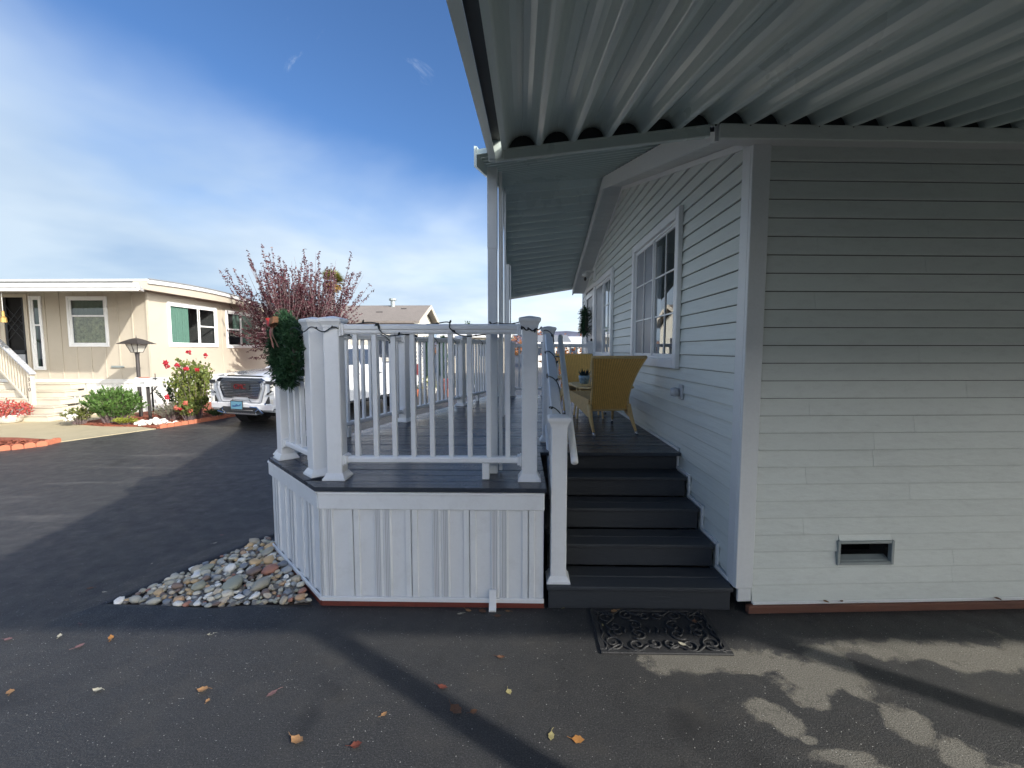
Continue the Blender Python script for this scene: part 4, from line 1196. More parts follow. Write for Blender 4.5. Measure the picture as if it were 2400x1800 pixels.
for t_ in (0.12, 0.86):
    p = V(0.352, 2.92, 1.026).lerp(V(0.378, 4.36, 1.828), t_)
    part('bracket', 'alu', hand, lambda m: m.tube([p - V(0, 0, 0.02), p - V(0.02, 0, 0.055), p - V(0.085, 0, 0.05)], 0.007))
# ------------------------------------------------------------------ carport roof over the drive
PITCH = 0.204
PROFILE = [(0.0, 0.0), (0.010, -0.004), (0.026, -0.004), (0.034, 0.003), (0.037, 0.010), (0.046, 0.028), (0.060, 0.050), (0.078, 0.066), (0.100, 0.074), (0.117, 0.076), (0.120, 0.072), (0.124, 0.076), (0.146, 0.072), (0.166, 0.060), (0.182, 0.042), (0.194, 0.020), (0.200, 0.004), (0.204, 0.0)]
def high_z(x):
    return 2.905 + 0.108 * (x + 0.16) if x < 1.10 else 3.041
carport = thing('carport_roof', 'corrugated metal carport roof sloping out from the house over the drive', 'carport', (3.0, 1.3, 0))
XL = -0.118
LOW_Y, LOW_Z = 0.17, 2.50
def front_y(x):
    return 2.74 if x < 1.1 else (FO + FN * 0.11).y + (x - WX) * math.tan(FA) - 0.0
i = 0
x = XL
while x < 14.0:
    def pan(m):
        rows = []
        for yy, zf in ((None, 0), (1.9, 1), (1.0, 2), (LOW_Y, 3)):
            r = []
            for px_, pz in PROFILE:
                xx = x + px_
                hy = front_y(xx) + 0.02
                y_ = hy if yy is None else yy
                f = (hy - y_) / (hy - LOW_Y)
                r.append(V(xx, y_, high_z(xx) * (1 - f) + LOW_Z * f + pz))
            rows.append(r)
        m.rings(rows, False, False)
    part('roof_pan', 'awning', carport, pan, smooth=False)
    x += PITCH; i += 1
# dark strip added behind the pans: blocks daylight, stands for shade in the arches
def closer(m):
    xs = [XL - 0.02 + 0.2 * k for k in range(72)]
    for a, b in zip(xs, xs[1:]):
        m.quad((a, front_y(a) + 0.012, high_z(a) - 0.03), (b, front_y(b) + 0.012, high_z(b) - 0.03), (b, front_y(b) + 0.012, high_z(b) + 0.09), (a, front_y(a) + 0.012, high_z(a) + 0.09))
part('shade_closure_strip', 'channel', carport, closer)
def hb(m):
    a, b = V(XL - 0.04, 2.735, high_z(XL) - 0.040), V(1.10, 2.735, high_z(1.099) - 0.040)
    m.beam(a, b, 0.034, 0.060, bev=0.004)
    m.beam(a + V(0, -0.018, 0.028), b + V(0, -0.018, 0.028), 0.012, 0.008)
part('header_beam', 'awning', carport, hb)
for k in range(0, 12):
    xk = XL + 0.02 + PITCH * k
    yk = front_y(xk) - 0.016 if xk < 1.1 else front_y(xk) - 0.016
    part('screw', 'dark_plastic', carport, lambda m: m.lathe([(0.0065, 0.0), (0.0065, 0.010), (0.003, 0.013)], (xk, yk, high_z(xk) - 0.018), 6), key='screw')
# side channel: a pale outer plate, the shade inside painted as a dark lining
def chan(m, dx0, dx1, dz0, dz1):
    a, b = V(0, 2.74, high_z(XL)), V(0, LOW_Y - 0.03, LOW_Z)
    vs = []
    for p in (a, b):
        vs += [p + V(dx0, 0, dz0), p + V(dx1, 0, dz0), p + V(dx1, 0, dz1), p + V(dx0, 0, dz1)]
    m.add(vs, [(0, 1, 2, 3), (7, 6, 5, 4), (0, 4, 5, 1), (1, 5, 6, 2), (2, 6, 7, 3), (3, 7, 4, 0)])
part('side_plate', 'awning', carport, lambda m: chan(m, XL - 0.075, XL - 0.060, -0.055, 0.085))
part('side_lip', 'awning', carport, lambda m: chan(m, XL - 0.060, XL - 0.036, -0.055, -0.047))
part('channel_shade', 'channel', carport, lambda m: (chan(m, XL - 0.0595, XL - 0.002, 0.050, 0.083), chan(m, XL - 0.0595, XL - 0.056, -0.046, 0.050)))
part('corner_cap', 'awning', carport, lambda m: m.box(XL - 0.078, XL + 0.012, 2.712, 2.752, high_z(XL) - 0.062, high_z(XL) + 0.088, 0.004))
# low-edge gutter and its posts, behind the camera
part('gutter', 'awning', carport, lambda m: m.box(XL - 0.08, 14.2, LOW_Y - 0.13, LOW_Y + 0.01, LOW_Z - 0.09, LOW_Z + 0.095, 0.006))
for xp in (2.47, 5.14, 7.8, 10.5):
    part('post', 'awning', carport, lambda m: m.box(xp - 0.052, xp + 0.052, LOW_Y - 0.115, LOW_Y - 0.01, 0.0, LOW_Z - 0.09, 0.004), key='cppost')

# ------------------------------------------------------------------ awning over the deck, folded like the gable
awn = thing('deck_awning', 'ribbed metal awning over the deck folded to follow the gable', 'awning', (0.4, 6.4, 2.9))
AX0, AX1 = -0.275, 1.152
def awn_z(x, y):
    lft = 2.895 + (4.025 - 2.895) * (1 - abs(y - RIDGE_Y) / (RIDGE_Y - 2.76))
    rgt = roof_z(y) + 0.082
    f = (x - AX0) / (AX1 - AX0)
    return lft * (1 - f) + rgt * f
yn, yf = 2.76, 2 * RIDGE_Y - 2.76
def awpan(y0, y1, sgn):
    def fn(m):
        L = y1 - y0
        prof = [(0.0, 0.0), (0.10, 0.0), (0.16, 0.034), (0.84, 0.040), (0.90, 0.034), (0.97, 0.0), (1.0, 0.0)]
        if sgn < 0:
            prof = [(0.0, -0.004), (0.02, 0.050), (0.10, 0.054), (0.80, 0.008), (0.88, -0.004), (1.0, -0.004)]
        rows = []
        for xx in (AX0, 0.0, 0.4, 0.8, AX1):
            rows.append([V(xx, y0 + L * t_, awn_z(xx, y0 + L * t_) + h) for t_, h in prof])
        m.rings(rows, False, False)
    return fn
NP = 19
for k in range(NP):
    a, b = yn + (RIDGE_Y - yn) * k / NP, yn + (RIDGE_Y - yn) * (k + 1) / NP
    part('awning_pan', 'awning', awn, awpan(a, b, 1))
    a, b = RIDGE_Y + (yf - RIDGE_Y) * k / NP, RIDGE_Y + (yf - RIDGE_Y) * (k + 1) / NP
    part('awning_pan', 'awning', awn, awpan(a, b, -1))
for (ya, yb) in ((yn, RIDGE_Y), (RIDGE_Y, yf)):
    part('edge_fascia', 'awning', awn, lambda m: m.extrude([(AX0 - 0.012, ya, awn_z(AX0, ya) - 0.07), (AX0 + 0.004, ya, awn_z(AX0, ya) - 0.07), (AX0 + 0.004, ya, awn_z(AX0, ya) + 0.05), (AX0 - 0.012, ya, awn_z(AX0, ya) + 0.05)], (0, yb - ya, awn_z(AX0, yb) - awn_z(AX0, ya))))
def endp(m):
    y_ = yf
    m.add([(AX0, y_, awn_z(AX0, y_) - 0.045), (AX1, y_, awn_z(AX1, y_) - 0.045), (AX1, y_, awn_z(AX1, y_) + 0.05), (AX0, y_, awn_z(AX0, y_) + 0.05),
           (AX0, y_ + 0.02, awn_z(AX0, y_) - 0.045), (AX1, y_ + 0.02, awn_z(AX1, y_) - 0.045), (AX1, y_ + 0.02, awn_z(AX1, y_) + 0.05), (AX0, y_ + 0.02, awn_z(AX0, y_) + 0.05)],
          [(0, 1, 2, 3), (7, 6, 5, 4), (0, 4, 5, 1), (1, 5, 6, 2), (2, 6, 7, 3), (3, 7, 4, 0)])
part('end_fascia', 'trim', awn, endp)
for (xp, yp, w, spl) in ((-0.205, 3.20, 0.066, True), (-0.270, 5.96, 0.060, True), (-0.262, 8.50, 0.060, False)):
    top = awn_z(AX0 + 0.02, yp) - 0.05
    pst = part('post', 'trim', awn, lambda m: m.box(xp - w / 2, xp + w / 2, yp - w / 2, yp + w / 2, DZ + 0.001, top, 0.003))
    part('downspout', 'trim', pst, lambda m: m.box(xp + w / 2 + 0.010, xp + w / 2 + 0.034, yp - 0.01, yp + 0.05, DZ + 0.02, top - 0.02, 0.003))
    if spl:
        part('sleeve', 'trim', pst, lambda m: m.box(xp - w / 2 - 0.002, xp + w / 2 + 0.002, yp - w / 2 - 0.002, yp + w / 2 + 0.002, top - 0.55, top - 0.001, 0.003))

def closer2(m):
    for (ya, yb) in ((yn, RIDGE_Y), (RIDGE_Y, yf)):
        m.quad((1.150, ya, roof_z(ya) + 0.070), (1.150, yb, roof_z(yb) + 0.070), (1.150, yb, roof_z(yb) + 0.15), (1.150, ya, roof_z(ya) + 0.15))
part('shade_closure_strip', 'channel', awn, closer2)  # dark strip added for the shade in the arches above the fascia
# ------------------------------------------------------------------ rattan chairs, table and planter on the deck
def chair(label, ox, oy, yaw):
    ca, sa = math.cos(yaw), math.sin(yaw)
    def T(x, y, z):
        return V(ox + ca * x - sa * y, oy + sa * x + ca * y, DZ + z)
    t = thing('rattan_chair', label, 'chair', (ox, oy, DZ), 'rattan chairs on the deck')
    NR, NC = 14, 8
    def bp(u, v, off=0.0):
        hw = 0.205 + 0.09 * v ** 2.2
        y_ = -0.02 - 0.10 * v - 0.17 * v * v + off + 0.05 * (1 - (2 * u - 1) ** 2) * -0.35
        return T((2 * u - 1) * hw, y_, 0.25 + 0.575 * v)
    def back(m):
        for off, fl in ((0.0, False), (0.022, True)):
            for i in range(NR):
                for j in range(NC):
                    q = [(j / NC, i / NR), ((j + 1) / NC, i / NR), ((j + 1) / NC, (i + 1) / NR), (j / NC, (i + 1) / NR)]
                    ps = [bp(u, v, off) for u, v in q]
                    m.quad(*ps, uv=q)
    part('backrest', 'weave', t, back, smooth=True)
    def frame(m):
        path = [bp(0, 1 - i / 10, 0.011) for i in range(11)]
        m.tube(path, 0.014)
        m.tube([bp(1, i / 10, 0.011) for i in range(11)], 0.014)
        m.tube([bp(i / 6, 1, 0.011) for i in range(7)], 0.016)
        m.tube([bp(i / 6, 0, 0.011) for i in range(7)], 0.016)
    part('back_frame', 'rattan', t, frame, smooth=True)
    def seat(m):
        n = 10
        def sp(u, v, dz):
            return T((2 * u - 1) * (0.205 + 0.065 * v), 0.02 + 0.50 * v, 0.335 + 0.075 * v - 0.03 * math.sin(math.pi * v) + dz)
        for dz in (0.0, -0.03):
            for i in range(n):
                for j in range(6):
                    q = [(j / 6, i / n), ((j + 1) / 6, i / n), ((j + 1) / 6, (i + 1) / n), (j / 6, (i + 1) / n)]
                    m.quad(*[sp(u, v, dz) for u, v in q], uv=q)
        q = [(0, 0), (1, 0), (1, 0.2), (0, 0.2)]
        m.quad(sp(0, 1, -0.03), sp(1, 1, -0.03), sp(1, 1, 0), sp(0, 1, 0), uv=q)
    part('seat', 'weave2', t, seat)
    for sx in (-1, 1):
        def apron(m):
            a = [T(sx * 0.215, -0.02, 0.36), T(sx * 0.275, 0.53, 0.42), T(sx * 0.275, 0.53, 0.31), T(sx * 0.25, 0.30, 0.26), T(sx * 0.222, -0.02, 0.17)]
            dx = T(sx * 0.018, 0, 0) - T(0, 0, 0)
            n_ = len(a)
            uvs = [(0, 1), (1, 1), (1, 0.6), (0.6, 0.4), (0, 0)]
            m.add(a, [tuple(range(n_))], [uvs])
            m.add([p + dx for p in a], [tuple(range(n_))], [uvs])
            for i in range(n_):
                m.quad(a[i], a[(i + 1) % n_], a[(i + 1) % n_] + dx, a[i] + dx, uv=[(0, 0), (0.3, 0), (0.3, 0.1), (0, 0.1)])
        part('side_apron', 'weave2', t, apron)
        for (p0, p1, p2) in ((T(sx * 0.222, -0.02, 0.30), T(sx * 0.232, -0.09, 0.16), T(sx * 0.238, -0.22, 0.0)), (T(sx * 0.275, 0.52, 0.40), T(sx * 0.285, 0.55, 0.2), T(sx * 0.295, 0.60, 0.0))):
            leg = part('leg', 'rattan', t, lambda m: m.tube([p0, p1, p1.lerp(p2, 0.82)], [0.030, 0.023, 0.014]), smooth=True)
            part('foot_cap', 'alu', leg, lambda m: m.tube([p1.lerp(p2, 0.80), p2 + V(0, 0, 0.001)], 0.0150), smooth=True)
        def arm(m):
            pth = [bp(0 if sx < 0 else 1, 0.42, 0.011), T(sx * 0.30, 0.08, 0.485), T(sx * 0.325, 0.34, 0.515), T(sx * 0.315, 0.52, 0.495)]
            for a, b in zip(pth, pth[1:]):
                m.beam(a, b, 0.062, 0.022, bev=0.006)
        ar = part('armrest', 'rattan', t, arm)
        part('arm_post', 'rattan', ar, lambda m: m.tube([T(sx * 0.315, 0.50, 0.49), T(sx * 0.29, 0.53, 0.38)], 0.016))
    return t
chair('rattan chair with its flared back turned to the steps', 0.955, 4.86, R(11))
chair('rattan chair behind the table, facing the steps', 0.86, 6.86, R(184))
tb = thing('side_table', 'small round rattan table between the two chairs', 'table', (0.90, 5.95, DZ))
part('table_top', 'rattan', tb, lambda m: m.lathe([(0.005, 0.425), (0.27, 0.425), (0.285, 0.435), (0.285, 0.45), (0.27, 0.458), (0.005, 0.458)], (0.90, 5.95, DZ), 24))
for k in range(4):
    a = 0.785 + k * 1.5708
    part('leg', 'rattan', tb, lambda m: m.tube([(0.90 + 0.24 * math.cos(a), 5.95 + 0.24 * math.sin(a), DZ + 0.001), (0.90 + 0.18 * math.cos(a), 5.95 + 0.18 * math.sin(a), DZ + 0.425)], 0.014))
pl = thing('succulent_planter', 'glazed blue pot of dark spiky succulents on the table', 'planter', (0.82, 5.80, DZ + 0.458))
M['blue_glaze'] = pm('blue_glaze', (0.30, 0.40, 0.44), 0.25, var=0.6, scale=40, fine=0.4)
M['succ'] = leaf_mat('dark_succulent', [(0.008, 0.014, 0.02), (0.015, 0.03, 0.035), (0.03, 0.06, 0.05)], 0.4, 0.0, 30)
part('pot', 'blue_glaze', pl, lambda m: m.lathe([(0.04, 0.001), (0.055, 0.01), (0.07, 0.07), (0.072, 0.11), (0.062, 0.11), (0.058, 0.09), (0.005, 0.088)], (0.82, 5.80, DZ + 0.458), 18), smooth=True)
def succ(m):
    r_ = random.Random(3)
    for i in range(34):
        a, e, l = r_.uniform(0, 6.28), r_.uniform(0.5, 1.4), r_.uniform(0.06, 0.13)
        b0 = V(0.82 + 0.03 * math.cos(a), 5.80 + 0.03 * math.sin(a), DZ + 0.458 + 0.09)
        d_ = V(math.cos(a) * math.cos(e), math.sin(a) * math.cos(e), math.sin(e)); s_ = V(-math.sin(a), math.cos(a), 0) * 0.010
        m.add([b0 - s_, b0 + s_, b0 + d_ * l * 0.6 + s_ * 1.1, b0 + d_ * l, b0 + d_ * l * 0.6 - s_ * 1.1], [(0, 1, 2, 3, 4)])
part('leaves', 'succ', pl, succ)

# ------------------------------------------------------------------ wreaths
def wreath(name, label, c, n, r0, tube_r, count, bow, ln=0.055):
    c, n = V(c), V(n).normalized()
    u = V(0, 0, 1); w = n.cross(u).normalized()
    t = thing(name, label, 'wreath', c)
    rn = random.Random(int(c.x * 1000))
    part('ring', 'bark', t, lambda m: m.tube([c + (u * math.cos(a) + w * math.sin(a)) * r0 for a in [2 * math.pi * k / 24 for k in range(25)]], tube_r * 0.35, 7))
    def nee(m):
        for i in range(count // 22):
            a = rn.uniform(0, 6.283); rad = u * math.cos(a) + w * math.sin(a); tang = -u * math.sin(a) + w * math.cos(a)
            ph = rn.uniform(0, 6.283)
            base = c + rad * r0 + (rad * math.cos(ph) + n * math.sin(ph)) * tube_r * rn.uniform(0.2, 0.5)
            dirv = (rad * math.cos(ph) + n * (abs(math.sin(ph)) if rn.random() < 0.6 else math.sin(ph)) + tang * rn.uniform(0.2, 1.3)).normalized()
            L = rn.uniform(0.05, 0.10) * (tube_r / 0.07)
            for k in range(22):
                f = rn.random()
                p = base + dirv * L * f
                dd = (dirv * 0.8 + V(rn.gauss(0, 1), rn.gauss(0, 1), rn.gauss(0, 1)) * 0.55).normalized()
                s = dd.cross(V(rn.gauss(0, 1), rn.gauss(0, 1), rn.gauss(0, 1))).normalized() * 0.0036
                l = rn.uniform(0.5, 1.0) * ln * 0.62
                m.add([p - s, p + s, p + dd * l], [(0, 1, 2)])
    part('needles', 'needle', t, nee, kind='stuff')
    if bow:
        def ribbon(m, pts, wd, up_):
            for a, b in zip(pts, pts[1:]):
                m.quad(a - up_ * wd, b - up_ * wd, b + up_ * wd, a + up_ * wd)
        o = c + u * (r0 - 0.02) + n * (tube_r + 0.04) - w * 0.05
        def loop(sg, mt):
            def fn(m):
                pts = []
                for k in range(11):
                    a = math.pi * 2 * k / 10
                    pts.append(o + w * sg * (0.045 - 0.045 * math.cos(a)) + n * 0.028 * math.sin(a) + u * 0.022 * math.sin(a * 0.5) * 2)
                ribbon(m, pts, 0.022, (u * 0.95 + w * sg * 0.3).normalized())
            part('bow_loop', mt, t, fn)
        loop(-1, 'tan_ribbon'); loop(1, 'red_ribbon')
        for sg, mt in ((-1, 'tan_ribbon'), (0.6, 'red_ribbon')):
            def tail(m):
                pts = [o + w * sg * 0.02 * k - u * 0.038 * k + n * 0.012 * math.sin(k * 1.2) for k in range(5)]
                ribbon(m, pts, 0.028, (w + u * 0.3).normalized())
            part('bow_tail', mt, t, tail)
    return t
WN = V(*NCH)
wc = V(K1[0] * 0.56 + K2[0] * 0.44, K1[1] * 0.56 + K2[1] * 0.44, 0) + WN * 0.085 - V(0, 0, 0)
wreath('fir_wreath', 'bushy green fir wreath with a red and tan bow on the corner railing', wc + V(0, 0, 1.715), WN, 0.200, 0.066, 30000, True)
wreath('door_wreath', 'dark evergreen wreath hanging on the front door', (WX - 0.10, 9.30, 2.31), (-1, 0, 0), 0.215, 0.085, 14000, False)

# ------------------------------------------------------------------ strings of small lights wound round the rails
def lights(label, path_fn, n, bulbs_every, ends=None):
    t = thing('string_lights', label, 'string lights', path_fn(0), 'strings of dark wired lights')
    pts = [V(path_fn(i / n)) for i in range(n + 1)]
    part('wire', 'wire', t, lambda m: m.tube(pts, 0.0042, 5), smooth=True)
    rn = random.Random(9)
    i = bulbs_every
    while i < n - 1:
        p = pts[i]
        d_ = V(rn.uniform(-0.8, 0.8), rn.uniform(-0.9, 0.1), rn.uniform(-0.7, 1.0)).normalized()
        part('bulb', 'wire', t, lambda m: (m.tube([p, p + d_ * 0.022], 0.0068, 6), m.tube([p + d_ * 0.02, p + d_ * 0.033], [0.0035, 0.001], 5)))
        i += bulbs_every
    return t
rz = random.Random(4)
jit = [(rz.uniform(-0.01, 0.01), rz.uniform(-0.012, 0.012)) for _ in range(400)]
def front_path(f):
    """round the left post under its cap, then a loose helix along the front rail, then round the right post"""
    if f < 0.16:
        g_ = f / 0.16
        x = -1.60 + g_ * 0.36
        return V(x, 2.985 - 0.005 + 0.16 * max(0, 0.5 - g_), DZ + PH - 0.042 + 0.016 * math.sin(g_ * 15))
    if f < 0.86:
        g_ = (f - 0.16) / 0.70
        x = -1.235 + g_ * 1.235
        ph = 2 * math.pi * (g_ * 2.55 + 0.62)
        r1, r2 = 0.045, 0.046
        sq = lambda q: max(-1, min(1, 1.45 * q))
        return V(x + 0.07 * math.sin(ph * 2 + 1) * 0.6, 3.045 - r1 * sq(math.sin(ph)), DZ + 1.041 + r2 * sq(math.cos(ph)) * 0.92 + 0.006 * math.sin(g_ * 60))
    g_ = (f - 0.86) / 0.14
    return V(0.0 + g_ * 0.135, 2.985 - 0.0 + 0.0 * g_, DZ + PH - 0.03 - 0.018 * math.sin(g_ * 3.1) + 0.006 * math.sin(g_ * 20))
lights('dark wire of small lights wound along the front railing and its posts', front_path, 230, 11)
def left_path(f):
    g_ = f * 2.999; k_ = int(g_); q = g_ - k_
    a, b = V(*LP[k_], 0), V(*LP[k_ + 1], 0)
    p = a.lerp(b, q)
    d_ = (b - a).normalized(); s_ = V(d_.y, -d_.x, 0)
    ph = f * 55
    return p + s_ * 0.052 * math.sin(ph) + V(0, 0, DZ + 1.040 + 0.050 * math.cos(ph))
lights('dark wire of small lights wound along the lane-side railing', left_path, 300, 14)
def stair_path(f):
    a_, b_ = V(0.256, 4.31, 1.86), V(0.250, 3.05, 1.16)
    p = a_.lerp(b_, min(1, f * 1.0))
    ph = f * 22 + 0.5
    return p + V(-0.046 * math.cos(ph) + 0.0, 0, 0.028 + 0.048 * math.sin(ph)) + V(0, -0.02, 0)
lights('dark wire of small lights wound down the stair railing', stair_path, 150, 12)

# ------------------------------------------------------------------ door mat with scrollwork
mx0, mx1, my0, my1 = 0.455, 1.205, 2.405, 2.845
mat_ = thing('doormat', 'black rubber doormat with openwork scrolls at the foot of the steps', 'doormat', ((mx0 + mx1) / 2, (my0 + my1) / 2, 0))
part('mat_base', 'rubber', mat_, lambda m: m.box(mx0 + 0.02, mx1 - 0.02, my0 + 0.02, my1 - 0.02, 0.0005, 0.004))
def mframe(m):
    for a, b, c_, d_ in ((mx0, mx1, my0, my0 + 0.030), (mx0, mx1, my1 - 0.030, my1), (mx0, mx0 + 0.030, my0 + 0.030, my1 - 0.030), (mx1 - 0.030, mx1, my0 + 0.030, my1 - 0.030)):
        m.box(a, b, c_, d_, 0.0006, 0.013, 0.003)
part('mat_border', 'rubber', mat_, mframe)
def scrolls(m):
    cx_, cy_ = (mx0 + mx1) / 2, (my0 + my1) / 2
    def spiral(x, y, r, a0, turns, sg):
        pts = []
        for k in range(26):
            f = k / 25
            a = a0 + sg * f * turns * 6.283
            q = r * (1 - 0.85 * f)
            pts.append((x + q * math.cos(a), y + q * math.sin(a), 0.0085 + 0.002 * f))
        m.tube(pts, [0.0075 - 0.003 * k / 25 for k in range(26)], 5)
    for sx in (-1, 1):
        for sy in (-1, 1):
            for (dx, dy, r, a0, tn, sg) in ((0.29, 0.125, 0.068, 0.6, 1.5, 1), (0.15, 0.145, 0.052, 2.2, 1.4, -1), (0.045, 0.13, 0.045, 0.2, 1.3, 1), (0.25, 0.03, 0.055, 1.5, 1.4, -1), (0.12, 0.045, 0.05, 0.9, 1.3, 1)):
                aa = a0
                if sx < 0: aa = math.pi - aa
                if sy < 0: aa = -aa
                spiral(cx_ + sx * dx, cy_ + sy * dy, r, aa, tn, sg * sx * sy)
            pts = [(cx_ + sx * (0.03 + 0.31 * k / 12), cy_ + sy * (0.175 - 0.03 * math.sin(k * 0.9)), 0.009) for k in range(13)]
            m.tube(pts, 0.007, 5)
            pts = [(cx_ + sx * (0.34 - 0.012 * math.sin(k)), cy_ + sy * 0.19 * k / 10, 0.009) for k in range(11)]
            m.tube(pts, 0.007, 5)
    for k in range(9):
        m.tube([(cx_ - 0.2 + 0.05 * k, cy_ - 0.03, 0.008), (cx_ - 0.185 + 0.05 * k, cy_, 0.010), (cx_ - 0.2 + 0.05 * k, cy_ + 0.03, 0.008)], 0.007, 5)
part('scrollwork', 'rubber', mat_, scrolls, smooth=True)

# ------------------------------------------------------------------ fallen leaves
LEAVES = [ (-1.614, 2.092, 'tan', 1, 0), (-1.54, 2.025, 'tan', 0.5, 0), (-1.251, 2.078, 'mauve', 1.05, 0), (-2.578, 2.061, 'tan', 0.8, 0), (-2.149, 2.081, 'pale', 0.9, 0), (-0.987, 1.813, 'tan', 1.25, 0), (-0.718, 1.795, 'red', 0.9, 0), (-0.648, 1.962, 'tan', 0.6, 0), (-0.401, 2.138, 'red', 1.05, 0), (-0.311, 1.997, 'brown', 1.4, 0), (-0.225, 1.986, 'brown', 0.7, 0), (-0.112, 2.365, 'brown', 0.9, 0), (-0.06, 2.114, 'yellow', 0.7, 0), (-2.455, 2.482, 'orange', 1.1, 0), (-2.773, 2.629, 'mauve', 1.1, 0), (-2.432, 2.699, 'pale', 1.1, 0), (-1.882, 2.53, 'pale', 0.7, 0), (-2.782, 2.494, 'pale', 0.8, 0), (-2.57, 2.406, 'mauve', 0.9, 0), (-0.399, 2.77, 'pale', 0.7, 0), (-0.348, 2.809, 'tan', 0.9, 0), (-0.254, 2.802, 'brown', 1.1, 0), (-0.152, 2.752, 'brown', 0.9, 0), (-0.088, 2.805, 'tan', 0.7, 0), (0.136, 1.86, 'yellow', 0.9, 0), (0.254, 1.845, 'orange', 1.0, 0), (0.61, 2.801, 'tan', 0.85, 1), (1.095, 2.698, 'brown', 0.7, 1), (0.94, 2.481, 'pale', 0.9, 1), (0.289, 2.857, 'yellow', 0.6, 0), (0.508, 2.668, 'yellow', 0.6, 0), (0.569, 2.913, 'pale', 0.7, 0), (0.866, 2.869, 'yellow', 0.5, 1), (2.008, 2.908, 'tan', 0.7, 2), (2.111, 2.905, 'brown', 0.6, 2), (3.175, 2.994, 'brown', 0.9, 2), (-2.733, 3.785, 'pale', 0.7, 0), (-2.97, 2.977, 'pale', 0.6, 0), (-3.12, 3.025, 'brown', 0.8, 0), (-2.789, 3.958, 'mauve', 0.7, 0), (-2.981, 3.4, 'pale', 0.4, 0), (-3.055, 2.457, 'mauve', 0.8, 0), (-2.585, 3.297, 'mauve', 0.9, 0) ]
LEAF_LABELS = ['dry tan leaf left of the mauve leaf on the sunlit asphalt', 'small tan scrap of leaf below a larger tan leaf', 'mauve leaf lying alone in the middle of the sunlit asphalt', 'tan leaf at the left edge of the sunlit strip', 'pale shrivelled leaf near the left edge of the sunlit strip', 'largest tan leaf with a long stalk near the bottom edge', 'dull red leaf right of the largest tan leaf', 'small tan star-shaped leaf left of the post shadow', 'red leaf lying on the edge of the post shadow', 'large curled brown leaf lying in the post shadow', 'small brown leaf beside the large curled brown one', 'small dark brown leaf below the drain spout', 'small yellow leaf right of the post shadow', 'orange leaf below the point of the pebble bed', "mauve leaf just left of the pebble bed's point", 'pale leaf just below the pebble bed', 'pale leaf on the shadow line below the pebble bed', 'pale leaf on the shadow line near the left edge', 'mauve leaf just below the shadow line near the left edge', 'pale leaf under the skirting, leftmost by the drain spout', 'tan leaf under the skirting left of the drain spout', 'brown leaf touching the left side of the drain spout', 'brown leaf in front of the drain spout', 'tan leaf under the skirting right of the drain spout', 'yellow leaf beside the bright orange leaf at the bottom', 'bright orange leaf right of the yellow one at the bottom', 'tan leaf lying on the far left corner of the doormat', 'brown leaf lying on the right half of the doormat', 'pale leaf lying on the near edge of the doormat', 'yellow leaf at the foot of the stair newel', 'yellow leaf at the left side of the doormat', 'pale leaf against the lowest riser behind the doormat', 'yellow scrap of leaf at the back of the doormat', 'tan leaf on the ledge under the siding near the corner', 'brown leaf on the ledge under the siding below the vent', 'brown leaf on the ledge farthest along the siding', 'pale leaf on the shaded lane above the pebble bed', 'white scrap of leaf on the shaded lane at left', 'dark curled leaf beside the white scrap on the lane', 'mauve leaf on the shaded lane close to the skirting', 'tiny pale leaf alone on the shaded lane', 'mauve leaf at the left edge on the shadow line', 'mauve leaf on the upper edge of the pebble bed']
rn = random.Random(17)
for i, (x, y, colr, sc, on) in enumerate(LEAVES):
    a = rn.uniform(0, 6.283); L = 0.029 * sc; W_ = L * rn.uniform(0.42, 0.75)
    zb = {0: 0.004, 1: 0.017, 2: 0.073}[on]
    if on == 2:
        y = (FO + FN * 0.035).y + (x - WX) * math.tan(FA)
    d_, s_ = V(math.cos(a), math.sin(a), 0), V(-math.sin(a), math.cos(a), 0)
    curl = rn.uniform(0.2, 0.9)
    m = MB(); n_ = 7
    prof = [0.0, 0.55, 0.92, 1.0, 0.82, 0.45, 0.0]
    mid = []; lf = []; rt = []
    for k in range(n_):
        f = k / (n_ - 1)
        p = V(x, y, zb) + d_ * L * (2 * f - 1) + V(0, 0, curl * 0.010 * sc * (2 * f - 1) ** 2)
        wv = prof[k] * W_ * (1 + 0.16 * (-1) ** k)
        mid.append(p); lf.append(p + s_ * wv + V(0, 0, curl * 0.35 * wv)); rt.append(p - s_ * wv + V(0, 0, curl * 0.30 * wv))
    for k in range(n_ - 1):
        m.quad(mid[k], mid[k + 1], lf[k + 1], lf[k]); m.quad(mid[k + 1], mid[k], rt[k], rt[k + 1])
    tail = [mid[0], mid[0] - d_ * L * 0.35 + s_ * L * 0.1, mid[0] - d_ * L * 0.7 + s_ * L * 0.3]
    m.tube([p + V(0, 0, 0.001) for p in tail], 0.0008 * sc + 0.0004, 4)
    lab = LEAF_LABELS[i]
    m.build('fallen_leaf', 'leaf_' + colr, None, label=lab, cat='leaf', group='leaves scattered on the ground')
